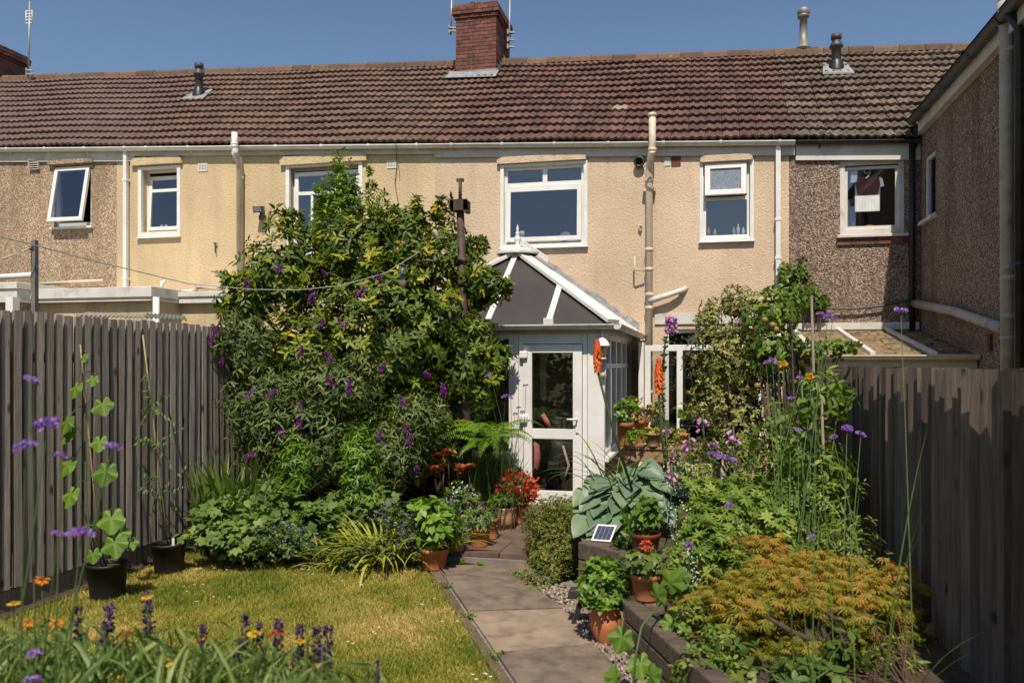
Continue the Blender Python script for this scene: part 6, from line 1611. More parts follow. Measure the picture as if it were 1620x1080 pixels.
# ---- fern, rosemary and succulents beside the conservatory
rg = np.random.default_rng(77)
fern = thing('garden_fern', 'yellow green fern arching in front of the conservatory window', 'fern', (PD(770, 790, 9.1).x, 8.95, .1))
fo = Foliage(); fb = np.array(PD(775, 722, 8.8))
for i in range(22):
    a = rg.random() * 6.28; h = np.array([math.cos(a), math.sin(a) * .6 - .3, 0]); h /= np.linalg.norm(h); ln = rg.uniform(.5, .85); m = 15; pts = [fb + rg.normal(0, .03, 3)]; ang = rg.uniform(1.3, 1.55)
    for j in range(m): pts.append(pts[-1] + ln / m * (h * math.cos(ang) + UP * math.sin(ang))); ang -= .155
    pts = np.array(pts); fo.strip(pts, np.linspace(.012, .003, len(pts)), np.cross(h, UP) + 1e-3, .5)
    d = nrm(np.gradient(pts, axis=0)); sd = np.cross(d, UP)
    for sg in (-1, 1):
        for off in (0, .5):
            pp = pts[2:] + d[2:] * off * ln / m; tl = np.linspace(1, .15, len(pp)) * .17
            fo.add(lance_n, pp, sd[2:] * sg + d[2:] * .45 - UP * .15, np.cross(sd[2:], d[2:]) + UP * .5, tl, np.clip(rg.normal(.65, .15, len(pp)), 0, 1))
fo.build('fronds', L_bright, fern)
p, R, d = POTS['rose']
strap_plant('rosemary_bush', 'wispy upright green rosemary in the grey stone pot', 'plant', [(np.array(p) + np.array([.05, -.02, 0]), 300, .72, .011, .32, (.45, .25), .35, .10), (np.array(p) + np.array([.25, -.05, 0]), 160, .55, .011, .35, (.5, .25), .4, .07)], L_iris, 3)
flower_haze('white_alyssum', 'row of tiny white flowers in front of the conservatory wall', 'plant', [px_ell(778, 719, 9.2, 45, 7, .1), px_ell(715, 712, 9.2, 25, 8, .1)], 130, F_white, .022, 2, stem_n=40)
def rosette_mesh(name, R, m, seed, n=34):
    rg = np.random.default_rng(seed); fo = Foliage(); i = np.arange(n); th = i * 2.39996; f = i / n
    D = np.stack([np.cos(th) * np.cos(1.35 - 1.3 * f), np.sin(th) * np.cos(1.35 - 1.3 * f), np.sin(1.35 - 1.3 * f)], 1); U = np.stack([-np.cos(th) * .6, -np.sin(th) * .6, np.ones(n)], 1)
    fo.add(T_lance(.5, .2, -.1), D * .01, D, U, R * (.35 + .65 * f), np.clip(1 - f * 1.1 + rg.normal(0, .1, n), 0, 1)); me, _ = fo.mesh(name, center=False); me.materials.append(m); return me
AEM = [rosette_mesh('rosette', .09, L_succ, 5 + k) for k in range(2)]
aeo = thing('tree_aeonium', 'dark red aeonium rosettes on bare stems beside the rosemary', 'succulent', (PD(710, 800, 8.5).x, 8.3, .1))
for (x, y) in ((689, 744), (702, 741), (708, 718), (728, 743), (743, 741), (694, 724)):
    q = PD(x, y, 8.45 + rr.uniform(-.1, .1)); link('rosette', rr.choice(AEM), q, aeo, rot=(rr.uniform(.2, .7), rr.uniform(-.4, .4), rr.uniform(0, 6)))
    MB().tube([q, q + Vector((rr.uniform(-.02, .02), .02, -.18)), Vector((aeo.location.x + rr.uniform(-.08, .08), 8.35, .25))], .008, 6).build('stem', stem_r, aeo)

# ---- what grows in the pots
def potted(key, name, label, cat, rx, h, n, k, size, tmpl, lm, spread=.35, tint=(.5, .2), seed=0, upbias=.9, bm=stem_g, dz=.66):
    p, R, d = POTS[key]
    e = [(p.x, p.y, p.z + h * dz, rx, rx * .9, h * .55)]
    return shrub(name, label, cat, e, n, k, size, tmpl, lm, spread=spread, tint=tint, inner=.15, base=(p.x, p.y, p.z - .01), upbias=upbias, stems=9, stem_r=.006, seed=200 + seed, bm=bm)
potted('hyd', 'hydrangea', 'leafy light green hydrangea in the lawn corner pot', 'plant', .20, .40, 90, 5, .088, oval, L_bright, tint=(.55, .25), seed=1, spread=.1)
potted('white', 'white_daisy_plant', 'round dark green plant covered in white daisies', 'plant', .19, .26, 120, 5, .05, small, L_dark, tint=(.5, .2), seed=2)
p, R, d = POTS['white']; flower_haze('daisy_blossom', 'white daisy blossoms topping the grey beige pot', 'flowers', [(p.x, p.y, p.z + .18, .18, .17, .13)], 90, F_white, .024, 3, stem_n=0)
potted('semp', 'mauve_alpine', 'green tuft with mauve flowers in the front terracotta patio pot', 'plant', .13, .16, 120, 6, .05, lance_n, L_iris, tint=(.4, .2), seed=3, spread=.6)
p, R, d = POTS['semp']; flower_haze('mauve_blossom', 'mauve blossoms at the rim of the front patio pot', 'flowers', [(p.x + .03, p.y - .05, p.z + .08, .13, .1, .05)], 60, F_cat, .016, 4, stem_n=0)
potted('semp2', 'alpine_tuft', 'small green tuft in the narrow terracotta pot', 'plant', .08, .13, 50, 6, .045, lance_n, L_dark, seed=4, spread=.6)
potted('mid', 'potted_saxifrage', 'low green cushion in the pale rounded terracotta pot', 'plant', .15, .14, 120, 6, .04, small, L_bright, seed=5)
potted('red', 'red_azalea', 'bright red flowering bush beside the conservatory door', 'plant', .17, .30, 90, 5, .05, small, L_dark, tint=(.6, .2), seed=6)
p, R, d = POTS['red']; flower_haze('red_blossom', 'mass of red blossoms beside the conservatory door', 'flowers', [(p.x, p.y - .03, p.z + .2, .2, .18, .19)], 420, F_red, .04, 5, stem_n=0)
potted('small', 'pelargonium_seedling', 'small green seedling in the weathered pot by the step', 'plant', .07, .1, 25, 5, .05, oval, L_bright, seed=7)
potted('urn', 'mint_plant', 'lush bright green mint bursting out of the terracotta urn', 'herb', .165, .27, 210, 6, .044, oval, L_bright, tint=(.4, .25), seed=8, spread=.35, upbias=1.4, dz=.75)
potted('ger', 'potted_geranium', 'dark green geranium leaves in the pot on the lower sleepers', 'plant', .11, .14, 34, 4, .075, lob5, L_dark, tint=(.7, .2), seed=9)
potted('ger2', 'potted_thyme', 'little green sprig in the small pot behind the geranium', 'plant', .06, .1, 30, 5, .03, small, L_dark, seed=10)
p, R, d = POTS['ger']
for (x, y, lb, s_) in ((1022, 862, 'bright scarlet geranium bloom standing above the lower terracotta pot', 1.0), (1048, 905, 'small red geranium bloom at the rim of the lower terracotta pot', .75)):
    q = PD(x, y, d - .05); t = thing('geranium_bloom', lb, 'flower', q); fo = Foliage(); n = 70; D = nrm(R_.normal(size=(n, 3))); fo.add(petal, np.array(q) + D * .024 * s_, nrm(D + R_.normal(0, .5, (n, 3))), R_.normal(size=(n, 3)), .02 * s_, R_.random(n)); fo.build('petals', F_red, t)
    MB().tube([q, q.lerp(p, .5) + Vector((.01, 0, .02)), p], .004, 5).build('stem', stem_g, t)
potted('glz', 'potted_dahlia', 'leafy green dahlia in the red glazed pot', 'plant', .155, .27, 60, 5, .075, oval, L_bright, tint=(.3, .25), seed=11)
potted('b1', 'bench_succulent', 'leafy upright succulent in the pot at the bench end', 'succulent', .10, .24, 40, 6, .06, oval, L_bright, seed=12)
potted('b2', 'purple_succulent', 'purple tinged succulent at the back of the bench', 'succulent', .14, .18, 45, 6, .055, oval, L_vari, tint=(.8, .15), seed=13)
potted('b3', 'yellow_sempervivum', 'yellow green rosettes in the pinkish clay pot', 'succulent', .10, .06, 22, 8, .045, oval, L_strap, tint=(.9, .1), seed=14)
potted('b4', 'bowl_sedum', 'small yellow sedum in the low orange bowl', 'succulent', .06, .06, 15, 6, .03, oval, L_strap, tint=(.9, .1), seed=15)
potted('b5', 'bench_trailing_plant', 'trailing green plant spilling from the small black bench pot', 'plant', .13, .30, 90, 5, .04, small, L_vari, tint=(.4, .25), seed=16)
shrub('seedlings', 'bright green seedlings crowding the black tray', 'plant', [(TRAY.x + .02, TRAY.y, TRAY.z + .06, .26, .14, .11)], 150, 5, .05, oval, L_bright, tint=(.6, .25), inner=.1, base=(TRAY.x, TRAY.y, TRAY.z), stems=0, seed=40)
shrub('bench_greenery', 'low mixed greenery trailing over the front of the bench', 'plant', [px_ell(1005, 690, 8.6, 16, 12, .1), px_ell(1060, 690, 8.7, 14, 20, .1), px_ell(1130, 690, 8.6, 20, 16, .1)], 150, 5, .04, oval, L_laurel, inner=.1, base=PD(1030, 700, 8.75), stems=0, seed=41)

# ---- right bed: hedge, hosta, pokers
HEs = [px_ell(878, 855, 7.3, 46, 62, .42), px_ell(876, 905, 6.85, 36, 46, .3), px_ell(885, 812, 7.8, 48, 26, .5), px_ell(862, 830, 7.2, 26, 30, .25), px_ell(900, 880, 6.9, 22, 50, .25)]
shrub('clipped_hedge', 'dense clipped olive green hedge at the end of the raised bed', 'hedge', HEs, 6800, 5, .027, lance, L_hedge, spread=.6, tint=(.38, .28), inner=.62, upbias=1.0, stems=8, stem_r=.012, seed=50, power=.7)
hosta = thing('hosta', 'big blue green hosta with broad ribbed leaves on the raised bed', 'plant', (PD(1000, 820, 6.9).x, PD(1000, 820, 6.9).y, UT - .05))
HM = []
for s_ in range(4):
    rg = np.random.default_rng(60 + s_); V, F = [], []; nu, nv = 7, 8
    for j in range(nv + 1):
        t = j / nv; w = .42 * (math.sin(math.pi * min(1, t * 1.02) ** .72) ** .8) + .004
        for i in range(nu):
            u = i / (nu - 1) * 2 - 1
            V.append((u * w, t, .16 * u * u * w * 2 - .28 * t * t + .012 * math.cos(u * 9) + rg.normal(0, .006)))
    for j in range(nv):
        for i in range(nu - 1): a = j * nu + i; F += [(a, a + 1, a + nu + 1), (a, a + nu + 1, a + nu)]
    fo = Foliage(); fo.add((np.array(V), np.array(F)), np.zeros((1, 3)), np.array([[0, 1., 0]]), np.array([[0, 0, 1.]]), 1.0, rg.uniform(.15, .85)); me, _ = fo.mesh('leaf', center=False); me.materials.append(L_hosta); HM.append(me)
def leaf_obj(par, me, pos, d, up, s_, name='leaf'):
    d = Vector(d).normalized(); x = d.cross(Vector(up)).normalized(); z = x.cross(d)
    o = link(name, me, pos, par, rot=Matrix((x, d, z)).transposed().to_euler(), scale=(s_, s_, s_)); return o
hst = [(948, 770), (985, 765), (1020, 770), (1050, 765), (1075, 760), (935, 800), (965, 795), (1000, 790), (1035, 790), (1065, 785), (930, 830), (955, 820), (985, 815), (1015, 815), (1045, 810), (935, 850), (960, 845), (990, 840), (1000, 755), (1030, 750), (925, 815), (975, 780), (1010, 800), (945, 785), (1060, 770), (1040, 760), (970, 830), (920, 790)]
hc = Vector((PD(1000, 800, 6.95).x, PD(1000, 800, 6.95).y, UT + .1))
for (x, y) in hst + [(a + 11, b + 9) for a, b in hst] + [(a - 9, b + 5) for a, b in hst[:14]]:
    q = PD(x, y, 6.55 + (870 - y) * .0035 + rr.uniform(-.08, .08)); d = Vector((q.x - hc.x, q.y - hc.y, 0)); d = (d.normalized() if d.length > .05 else Vector((0, -1, 0))) * .8 + Vector((rr.uniform(-.3, .3), -.45, rr.uniform(-.55, .05)))
    s_ = rr.uniform(.19, .265); dd = d.normalized(); leaf_obj(hosta, rr.choice(HM), q - dd * s_ * .5 + Vector((0, 0, .03)), d, (rr.uniform(-.25, .25), -.75, .8), s_)
mb = MB()
for _ in range(16): q = PD(rr.uniform(940, 1070), rr.uniform(770, 830), 6.95); mb.tube([hc + Vector((rr.uniform(-.1, .1), 0, -.12)), hc.lerp(q, .5) + Vector((0, 0, .03)), q], .006, 5)
mb.build('leaf_stalks', stem_g, hosta, kind='stuff')
shrub('young_hosta', 'small round-leaved seedling clump right of the solar panel', 'plant', [px_ell(987, 858, 6.2, 24, 14, .08)], 22, 4, .07, oval, L_ger, base=PZ(987, 872, UT), inner=.1, stems=0, seed=51)
def poker(label, x, y, bx, by, d, s_=1.0):
    q = PD(x, y - 20 * s_, d); b = PD(bx, by, d + .15); t = thing('red_hot_poker', label, 'flower', b)
    e = PD(x, y + 16 * s_, d); mid = e.lerp(b, .45) + Vector((-.02, 0, .03)); MB().tube([b, mid, e, PD(x, y, d)], [.012, .011, .009, .006], 7).build('stem', stem_g, t)
    rg = np.random.default_rng(int(x)); n = 320; tt = rg.random(n); th = rg.random(n) * 6.283; L = 52 * s_ * d / FPX; r = .019 * s_ * np.sin(np.pi * np.clip(tt * .85 + .12, 0, 1)) + .003
    P = np.array(e) + np.stack([np.cos(th) * r, np.sin(th) * r, tt * L], 1); D = np.stack([np.cos(th) * .5, np.sin(th) * .5, -np.ones(n) * .9], 1)
    fo = Foliage(); fo.add(T_lance(.35, .4, .1), P, D, np.stack([np.cos(th), np.sin(th), 0 * th], 1), .035 * s_, 1 - tt * .9); fo.build('flower_spike', F_orange, t); return t
poker('orange red hot poker flower in front of the white lantern', 945, 570, 1000, 775, 6.6)
poker('orange red hot poker flower in front of the glazed garden door', 1042, 602, 1058, 770, 6.8, 1.05)
strap_plant('poker_leaves', 'long arching grassy leaves behind the hosta', 'plant', [(np.array(PD(985, 780, 6.95)), 34, .75, .016, .7, (.2, .2), 1.2, .1)], L_iris, 4)
# tall leafy spire with pink top
ts = thing('foxglove_spire', 'tall leafy spire tipped with pink flowers in front of the glazed door', 'flower', PD(1052, 730, 7.4))
pts = [PD(*c, 7.4) for c in ((1056, 730), (1050, 660), (1046, 600), (1052, 545), (1062, 505))]
MB().tube(pts, [.009, .008, .007, .006, .004], 6).build('stem', stem_g, ts)
rg = np.random.default_rng(9); n = 260; t = rg.random(n) ** .8; ip = np.array([np.array(p) for p in pts]); seg = np.clip(t * 4, 0, 3.999); i0 = seg.astype(int); P = ip[i0] * (1 - (seg - i0))[:, None] + ip[i0 + 1] * (seg - i0)[:, None]
P = P[t < .82]; th = rg.random(len(P)) * 6.283; fo = Foliage(); fo.add(small, P, np.stack([np.cos(th), np.sin(th), .5 + 0 * th], 1), UP[None] + rg.normal(0, .3, P.shape), rg.uniform(.03, .06, len(P)), rg.random(len(P))); fo.build('leaves', L_dark, ts)
bell_v = [(math.cos(a) * r, math.sin(a) * r, z) for z, r in ((0, .25), (-.5, .34), (-.85, .34), (-1, .46)) for a in [2 * math.pi * k / 7 for k in range(7)]]
bell_f = [f for j in range(3) for k in range(7) for f in ((j * 7 + k, j * 7 + (k + 1) % 7, (j + 1) * 7 + (k + 1) % 7), (j * 7 + k, (j + 1) * 7 + (k + 1) % 7, (j + 1) * 7 + k))]
def bellT():
    v = np.array(bell_v, float); return np.stack([v[:, 0], -v[:, 2], v[:, 1]], 1), np.array(bell_f)
BELL = bellT()
def bells(par, c, n, R, L, size, m, seed):
    rg = np.random.default_rng(seed); th = rg.random(n) * 6.283; z = rg.random(n); fo = Foliage(); P = np.array(c) + np.stack([np.cos(th) * R * (1 - z * .5), np.sin(th) * R * (1 - z * .5), (z - .5) * L], 1)
    fo.add(BELL, P, np.stack([np.cos(th), np.sin(th), -.9 + 0 * th], 1), UP[None] + 0 * P, size * rg.uniform(.7, 1.1, n), rg.random(n)); return fo.build('bell_flowers', m, par)
bells(ts, PD(1062, 512, 7.4), 30, .035, .17, .04, F_pink, 3)
for i, (x, y, n, lb) in enumerate(((1090, 699, 9, 'pink foxglove bells in front of the low orange bowl'), (1068, 722, 11, 'pink foxglove bells drooping just right of the bench leg'), (1053, 686, 4, 'single pale pink foxglove bell above the bench front'), (1062, 747, 7, 'lowest pink foxglove bells behind the hosta'), (1112, 670, 8, 'pink foxglove bells near the seed tray'), (1128, 705, 10, 'purple pink foxglove bells beside the brown stick'), (1160, 690, 7, 'pale pink foxglove bells under the variegated shrub'))):
    q = PD(x, y, 6.5 + .3 * (i % 3)); t = thing('foxglove', lb, 'flower', Vector((q.x, q.y, UT))); bells(t, q, n, .03, .10, .042, F_pink, 20 + i)
    MB().tube([q + Vector((0, 0, .07)), q + Vector((.01, 0, -.1)), Vector((q.x + rr.uniform(-.05, .05), q.y + .05, UT - .03))], .005, 5).build('stem', stem_g, t)
# ---- shrubs and climbers on the right
VE = [px_ell(1150, 570, 8.1, 62, 75, .4), px_ell(1122, 500, 8.2, 22, 38, .2), px_ell(1165, 480, 8.2, 32, 26, .2), px_ell(1195, 560, 8.0, 50, 80, .35), px_ell(1180, 670, 7.9, 55, 70, .35), px_ell(1120, 640, 8.0, 34, 40, .25)]
shrub('variegated_shrub', 'airy small-leaved variegated shrub before the ground floor window', 'shrub', VE, 3300, 5, .036, small, L_vari, spread=.4, tint=(.40, .28), inner=.2, base=(PD(1175, 760, 8.0).x, 7.9, UT), upbias=.4, stems=30, stem_r=.018, seed=60)
AE = [px_ell(1215, 500, 7.7, 42, 42, .3), px_ell(1230, 560, 7.6, 40, 50, .3), px_ell(1285, 560, 7.5, 24, 30, .2), px_ell(1335, 548, 7.3, 34, 18, .15), px_ell(1250, 470, 7.9, 40, 26, .2)]
apple, AP, AO = shrub('apple_tree', 'small apple tree with russet fruit leaning towards the right fence', 'tree', AE, 430, 5, .066, oval, L_apple, spread=.2, tint=(.45, .25), inner=.2, base=(PD(1245, 760, 7.5).x, 7.4, UT), upbias=.3, stems=16, stem_r=.022, seed=61)
fruit = mat('apple_skin', (0.30, 0.12, 0.04), (0.24, 0.20, 0.05), scale=9, rough=.4)
am = MB().lathe((0, 0, 0), [(0, -.024), (.016, -.026), (.027, -.008), (.027, .01), (.016, .024), (.005, .021), (0, .016)], 12); ame, _ = am.mesh('apple', center=False); ame.materials.append(fruit)
for (x, y) in ((1222, 514), (1228, 521), (1210, 506), (1240, 578), (1255, 604), (1234, 676), (1198, 610)): link('apple', ame, PD(x, y, 7.3), apple, rot=(rr.uniform(-.5, .5), rr.uniform(-.5, .5), 0))
shrub('wall_climber', 'slender dark climber reaching up the join of the two house walls', 'climber', [px_ell(1262, 455, 12.9, 18, 35, .2), px_ell(1240, 440, 12.9, 10, 24, .15), px_ell(1290, 475, 12.8, 24, 16, .2), px_ell(1272, 425, 13.0, 6, 14, .1)], 420, 5, .075, small, L_apple, tint=(.25, .2), inner=.1, base=(PD(1270, 560, 12.9).x, 13.2, 0), stems=10, stem_r=.02, seed=62)
TE = [px_ell(1290, 640, 6.3, 45, 55, .3), px_ell(1330, 625, 6.2, 22, 40, .2), px_ell(1265, 720, 6.2, 40, 60, .3), px_ell(1225, 700, 6.6, 28, 60, .3), px_ell(1310, 760, 6.0, 35, 50, .25)]
shrub('tomato_vine', 'leafy green tomato vine tied to canes near the right fence', 'plant', TE, 300, 4, .085, lance, L_feath, spread=0.0, tint=(.3, .25), inner=.2, base=(PD(1280, 830, 6.2).x, 6.1, UT), upbias=.2, stems=14, stem_r=.008, seed=63, bm=stem_g)
for (x, y0, y1, d, lb, m_) in ((1284, 468, 900, 6.2, 'tallest grey garden stick among the right hand plants', stick_m), (1300, 632, 980, 6.0, 'knobbly pale stick wrapped in dry bindings near the right fence', stick_m), (1213, 605, 800, 6.8, 'reddish stem standing behind the sleepers', stem_r), (1268, 600, 860, 6.3, 'green bamboo cane beside the tallest grey stick', stem_g)):
    a, b = PD(x, y0, d), PD(x + 6, y1, d); tag(MB().tube([a, a.lerp(b, .5) + Vector((.012, 0, 0)), b], [.009, .011, .012], 7).build('garden_cane', m_), lb, 'cane', 'canes supporting the plants on the right')
FE = [px_ell(1140, 830, 6.0, 70, 45, .35), px_ell(1190, 800, 6.3, 60, 40, .35), px_ell(1100, 870, 5.7, 40, 45, .3), px_ell(1220, 850, 5.9, 40, 40, .3), px_ell(1160, 890, 5.6, 50, 40, .3), px_ell(1120, 780, 6.5, 45, 30, .3), px_ell(1250, 790, 6.2, 45, 45, .3)]
shrub('feathery_perennial', 'light green ferny perennial filling the middle of the raised bed', 'plant', FE, 1500, 3, .078, palm5, L_feath, spread=.35, tint=(.42, .28), inner=.3, base=(PD(1150, 900, 6).x, 5.9, LT), upbias=.7, stems=16, stem_r=.007, seed=64, bm=stem_g)
shrub('spindly_greenery', 'tangled thin green stems and leaves along the foot of the right fence', 'plant', [px_ell(1300, 800, 6.0, 50, 60, .3), px_ell(1330, 870, 5.3, 50, 60, .3), px_ell(1210, 760, 6.5, 50, 40, .3), px_ell(1100, 730, 6.8, 50, 40, .3), px_ell(1240, 700, 6.8, 45, 60, .3), px_ell(1290, 720, 6.4, 40, 60, .25), px_ell(1180, 720, 6.9, 40, 40, .25)], 1500, 4, .058, lance_n, L_apple, spread=.4, tint=(.6, .25), inner=.15, base=(PD(1300, 900, 5.8).x, 5.7, LT), upbias=1.0, stems=30, stem_r=.006, seed=65, bm=stem_g)
flower_haze('white_gypsophila', 'small white and lilac flowers drooping over the sleepers', 'flowers', [px_ell(1075, 830, 5.7, 16, 40, .15), px_ell(1085, 900, 5.3, 20, 40, .15), px_ell(1075, 990, 4.7, 16, 40, .15)], 130, F_white, .014, 7, stem_n=50)
shrub('trailing_greenery', 'tangle of small trailing leaves spilling over the lower sleepers', 'plant', [px_ell(1080, 935, 5.0, 28, 36, .2), px_ell(1082, 1000, 4.55, 34, 46, .2), px_ell(1105, 1065, 4.2, 60, 46, .22), px_ell(1065, 890, 5.3, 18, 30, .15), px_ell(1140, 1020, 4.4, 40, 40, .2), px_ell(1170, 1090, 4.0, 60, 40, .2)], 1000, 4, .038, oval, L_apple, spread=.2, tint=(.5, .3), inner=.1, base=(PD(1090, 1060, 4.7).x, 4.6, LT), upbias=.3, stems=20, stem_r=.004, seed=68, bm=stem_r)
flower_haze('lobelia', 'little violet flowers hanging below the orange maple', 'flowers', [px_ell(1110, 960, 4.9, 22, 40, .15), px_ell(1090, 1020, 4.6, 30, 30, .15)], 120, F_cat, .014, 8, stem_n=50, leafn=300, lm=L_feath)
shrub('fence_undergrowth', 'dark tangled undergrowth between the maple and the right fence', 'plant', [px_ell(1400, 1040, 4.3, 60, 60, .3), px_ell(1440, 1100, 4.0, 60, 50, .3), px_ell(1400, 940, 4.9, 30, 50, .25), px_ell(1120, 1060, 4.4, 40, 30, .2), px_ell(1360, 900, 5.2, 40, 40, .25)], 420, 4, .06, lance_n, L_apple, spread=.4, tint=(.45, .3), inner=.1, base=(PD(1400, 1150, 4.3).x, 4.1, LT), upbias=.9, stems=24, stem_r=.005, seed=67, bm=stem_r)
# ---- orange cut-leaved maple
ACE = [px_ell(1270, 935, 4.75, 120, 45, .4), px_ell(1170, 945, 4.7, 70, 32, .3), px_ell(1370, 975, 4.6, 60, 40, .3), px_ell(1210, 880, 5.0, 45, 22, .25), px_ell(1310, 900, 4.9, 70, 32, .3), px_ell(1250, 1000, 4.5, 120, 45, .35), px_ell(1370, 1040, 4.4, 50, 30, .3), px_ell(1200, 1050, 4.4, 70, 30, .3), px_ell(1410, 930, 4.8, 22, 30, .2), px_ell(1120, 935, 4.8, 30, 14, .2)]
rg = np.random.default_rng(71)
acer = thing('japanese_maple', 'spreading cut-leaved maple turning orange over the raised bed', 'tree', (PD(1300, 1060, 4.6).x, 4.55, LT))
C, CO = ell_points(rg, ACE, 105, .25, .6)
C = C + rg.normal(0, .045, C.shape); P, O = [], []
for c_, o_ in zip(C, CO):                       # the crown hangs in tilted pads, one under another
    n = int(rg.uniform(14, 44)); r = rg.uniform(.07, .19); q = rg.normal(size=(n, 3)) * np.array([r, r, .018]) * .6
    h_ = np.hypot(q[:, 0], q[:, 1]); q[:, 2] -= h_ ** 2 * 1.6; q[:, 2] -= (q[:, 0] * o_[0] + q[:, 1] * o_[1]) * .45
    P.append(c_ + q); O.append(nrm(np.stack([q[:, 0] + o_[0] * .08, q[:, 1] + o_[1] * .08, 0 * h_], 1)))
P, O = np.concatenate(P), np.concatenate(O)
hf = np.clip((P[:, 2] - P[:, 2].min()) / (P[:, 2].max() - P[:, 2].min()), 0, 1)
fo = Foliage(); th = rg.random(len(P)) * 6.283
for j in range(2):
    D = nrm(O * .6 + np.stack([np.cos(th), np.sin(th) - .3, -.25 + 0 * th], 1)); th = th + 2.2
    fo.add(palm7, P + rg.normal(0, .015, P.shape), D, UP[None] + rg.normal(0, .25, P.shape), rg.uniform(.045, .085, len(P)), np.clip(hf * .66 + rg.normal(-.04, .24, len(P)), 0, 1))
fo.build('crown', L_acer, acer); branches(acer, (acer.location.x, acer.location.y, LT), [Vector(q) for q in P[rg.choice(len(P), 26)]], .02, bark, 'trunk', jit=.08)
# ---- verbena stems
def head_mesh(name, m, R, n, seed, size=.012):
    rg = np.random.default_rng(seed); D = nrm(rg.normal(size=(n, 3))); D[:, 2] = np.abs(D[:, 2]) * .7; P = D * R * np.array([1, 1, .6]); fo = Foliage()
    for _ in range(2): fo.add(petal, P, nrm(D + rg.normal(0, .6, D.shape)), rg.normal(size=D.shape), size * rg.uniform(.8, 1.3, n), rg.random(n))
    me, _ = fo.mesh(name, center=False); me.materials.append(m); return me
VH = [head_mesh('flower_head', F_verb, .022, 46, s_) for s_ in range(3)]
def verbena(label, heads, d, base, dj=.25, m=stem_g, sc=1.0, group='verbena plants'):
    t = thing('verbena', label, 'flower', base, group); base = Vector(base)
    for i, h in enumerate(heads):
        x, y = h[:2]; q = PD(x, y, d + rr.uniform(-dj, dj)); b = base + Vector((rr.uniform(-.12, .12), rr.uniform(-.12, .12), 0))
        link('flower_head', rr.choice(VH), q, t, rot=(rr.uniform(-.4, .4), rr.uniform(-.4, .4), rr.uniform(0, 6)), scale=(sc * (h[2] if len(h) > 2 else 1),) * 3)
        mid = Vector((b.x * .45 + q.x * .55, b.y * .45 + q.y * .55, b.z * .4 + q.z * .6)); MB().tube([b, mid, q], [.004, .003, .002], 5, cap=False).build('stem', m, t)
verbena('tall purple verbena near the grey stick before the lean-to', [(1298, 497, .9), (1310, 500, 1.2), (1318, 503, .8), (1283, 680), (1262, 680, 1.1)], 5.9, Vector((.62, 5.7, LT)))
verbena('single verbena stem rising above the right fence top', [(1425, 492, 1.3)], 5.0, Vector((1.05, 4.7, LT)), dj=.05)
verbena('purple verbena in front of the apple tree', [(1212, 574, .9), (1222, 571, 1.2), (1232, 576, .8), (1266, 598, .9), (1252, 630, .9)], 6.2, Vector((.45, 6.0, LT)))
verbena('purple verbena against the dark right fence', [(1340, 678, 1.2), (1362, 687, 1.1), (1318, 692, 1.0)], 5.2, Vector((.85, 4.9, LT)))
verbena('low purple verbena scattered through the ferny perennial', [(1153, 800), (1088, 862), (1285, 850, .9), (1155, 985, 1.1), (1143, 724, 1.2), (1158, 728, 1.0), (1128, 720, 1.2)], 5.2, Vector((.35, 5.2, LT)))
verbena('lilac verbena in front of the conservatory window', [(832, 610, .9), (776, 592, .8), (799, 627, 1.0), (820, 645, .8), (815, 655, .8), (808, 630, .8), (826, 652, .8), (770, 595, .7), (797, 690, .7), (811, 690, .8)], 8.1, Vector((PD(800, 800, 8.2).x, 8.2, .1)), sc=1.1)
# ---- yellow marigolds on the right, by the apple
for (x, y, lb) in ((1238, 577, 'orange yellow bloom next to the purple verbena near the apple tree'), (1281, 597, 'bright yellow bloom beside the tallest grey stick')):
    q = PD(x, y, 6.0); t = thing('yellow_bloom', lb, 'flower', q); fo = Foliage(); n = 40; D = nrm(R_.normal(size=(n, 3)) + np.array([0, -.6, .3])); fo.add(petal, np.array(q) + D * .012, D, R_.normal(size=(n, 3)), .028, R_.random(n)); fo.build('petals', F_yel, t); MB().tube([q, q + Vector((.02, .02, -.4))], .003, 5).build('stem', stem_g, t)
# ---- climber leaves hanging over the sleepers in front
CM = []
def T_broad(seed):
    rr_ = random.Random(seed); V = [(0, .42, .03)]; F = []; M = 28; rings = (.35, .7, 1.0)
    for q_ in rings:
        for i in range(M):
            a = -165 + 330.0 * i / (M - 1); lob = (.5 + .5 * math.cos(5 * math.radians(a))) ** .8; r = .62 * (1 - .27 * (1 - lob)) * (.84 + .16 * math.cos(math.radians(a)))
            if q_ == 1.0: r *= 1 + rr_.uniform(-.05, .05)
            r *= q_; x = r * math.sin(math.radians(a)); y = .42 + r * math.cos(math.radians(a))
            V.append((x, y, -.30 * (r * r) + .05 * q_ * math.cos(5 * math.radians(a)) - .12 * max(0, y - .5) + rr_.uniform(-.025, .025) * q_))
    global VEIN
    vn = [abs((-165 + 330.0 * (i + .5) / (M - 1) + 36) % 72 - 36) < 7 for i in range(M - 1)]; VEIN = np.array([.5 * v for v in vn] + [.45 * v for k in range(2) for v in vn for _ in range(2)])
    for i in range(M - 1): F.append((0, 1 + i, 2 + i))
    for k in range(2):
        for i in range(M - 1): a = 1 + k * M + i; F += [(a, a + M, a + M + 1), (a, a + M + 1, a + 1)]
    return np.array(V, float), np.array(F)[:, ::-1]
for s_ in range(4):
    fo = Foliage(); v, f = T_broad(s_); fo.add((v, f), np.zeros((1, 3)), np.array([[0, 1., 0]]), np.array([[0, 0, 1.]]), 1., .08 + .15 * s_); fo.T[-1] = fo.T[-1] + VEIN; me, _ = fo.mesh('leaf', center=False); me.materials.append(L_cuc); CM.append(me)
sq = thing('squash_vine', 'trailing squash vine with broad leaves over the lower sleepers', 'plant', PZ(1040, 1080, 0))
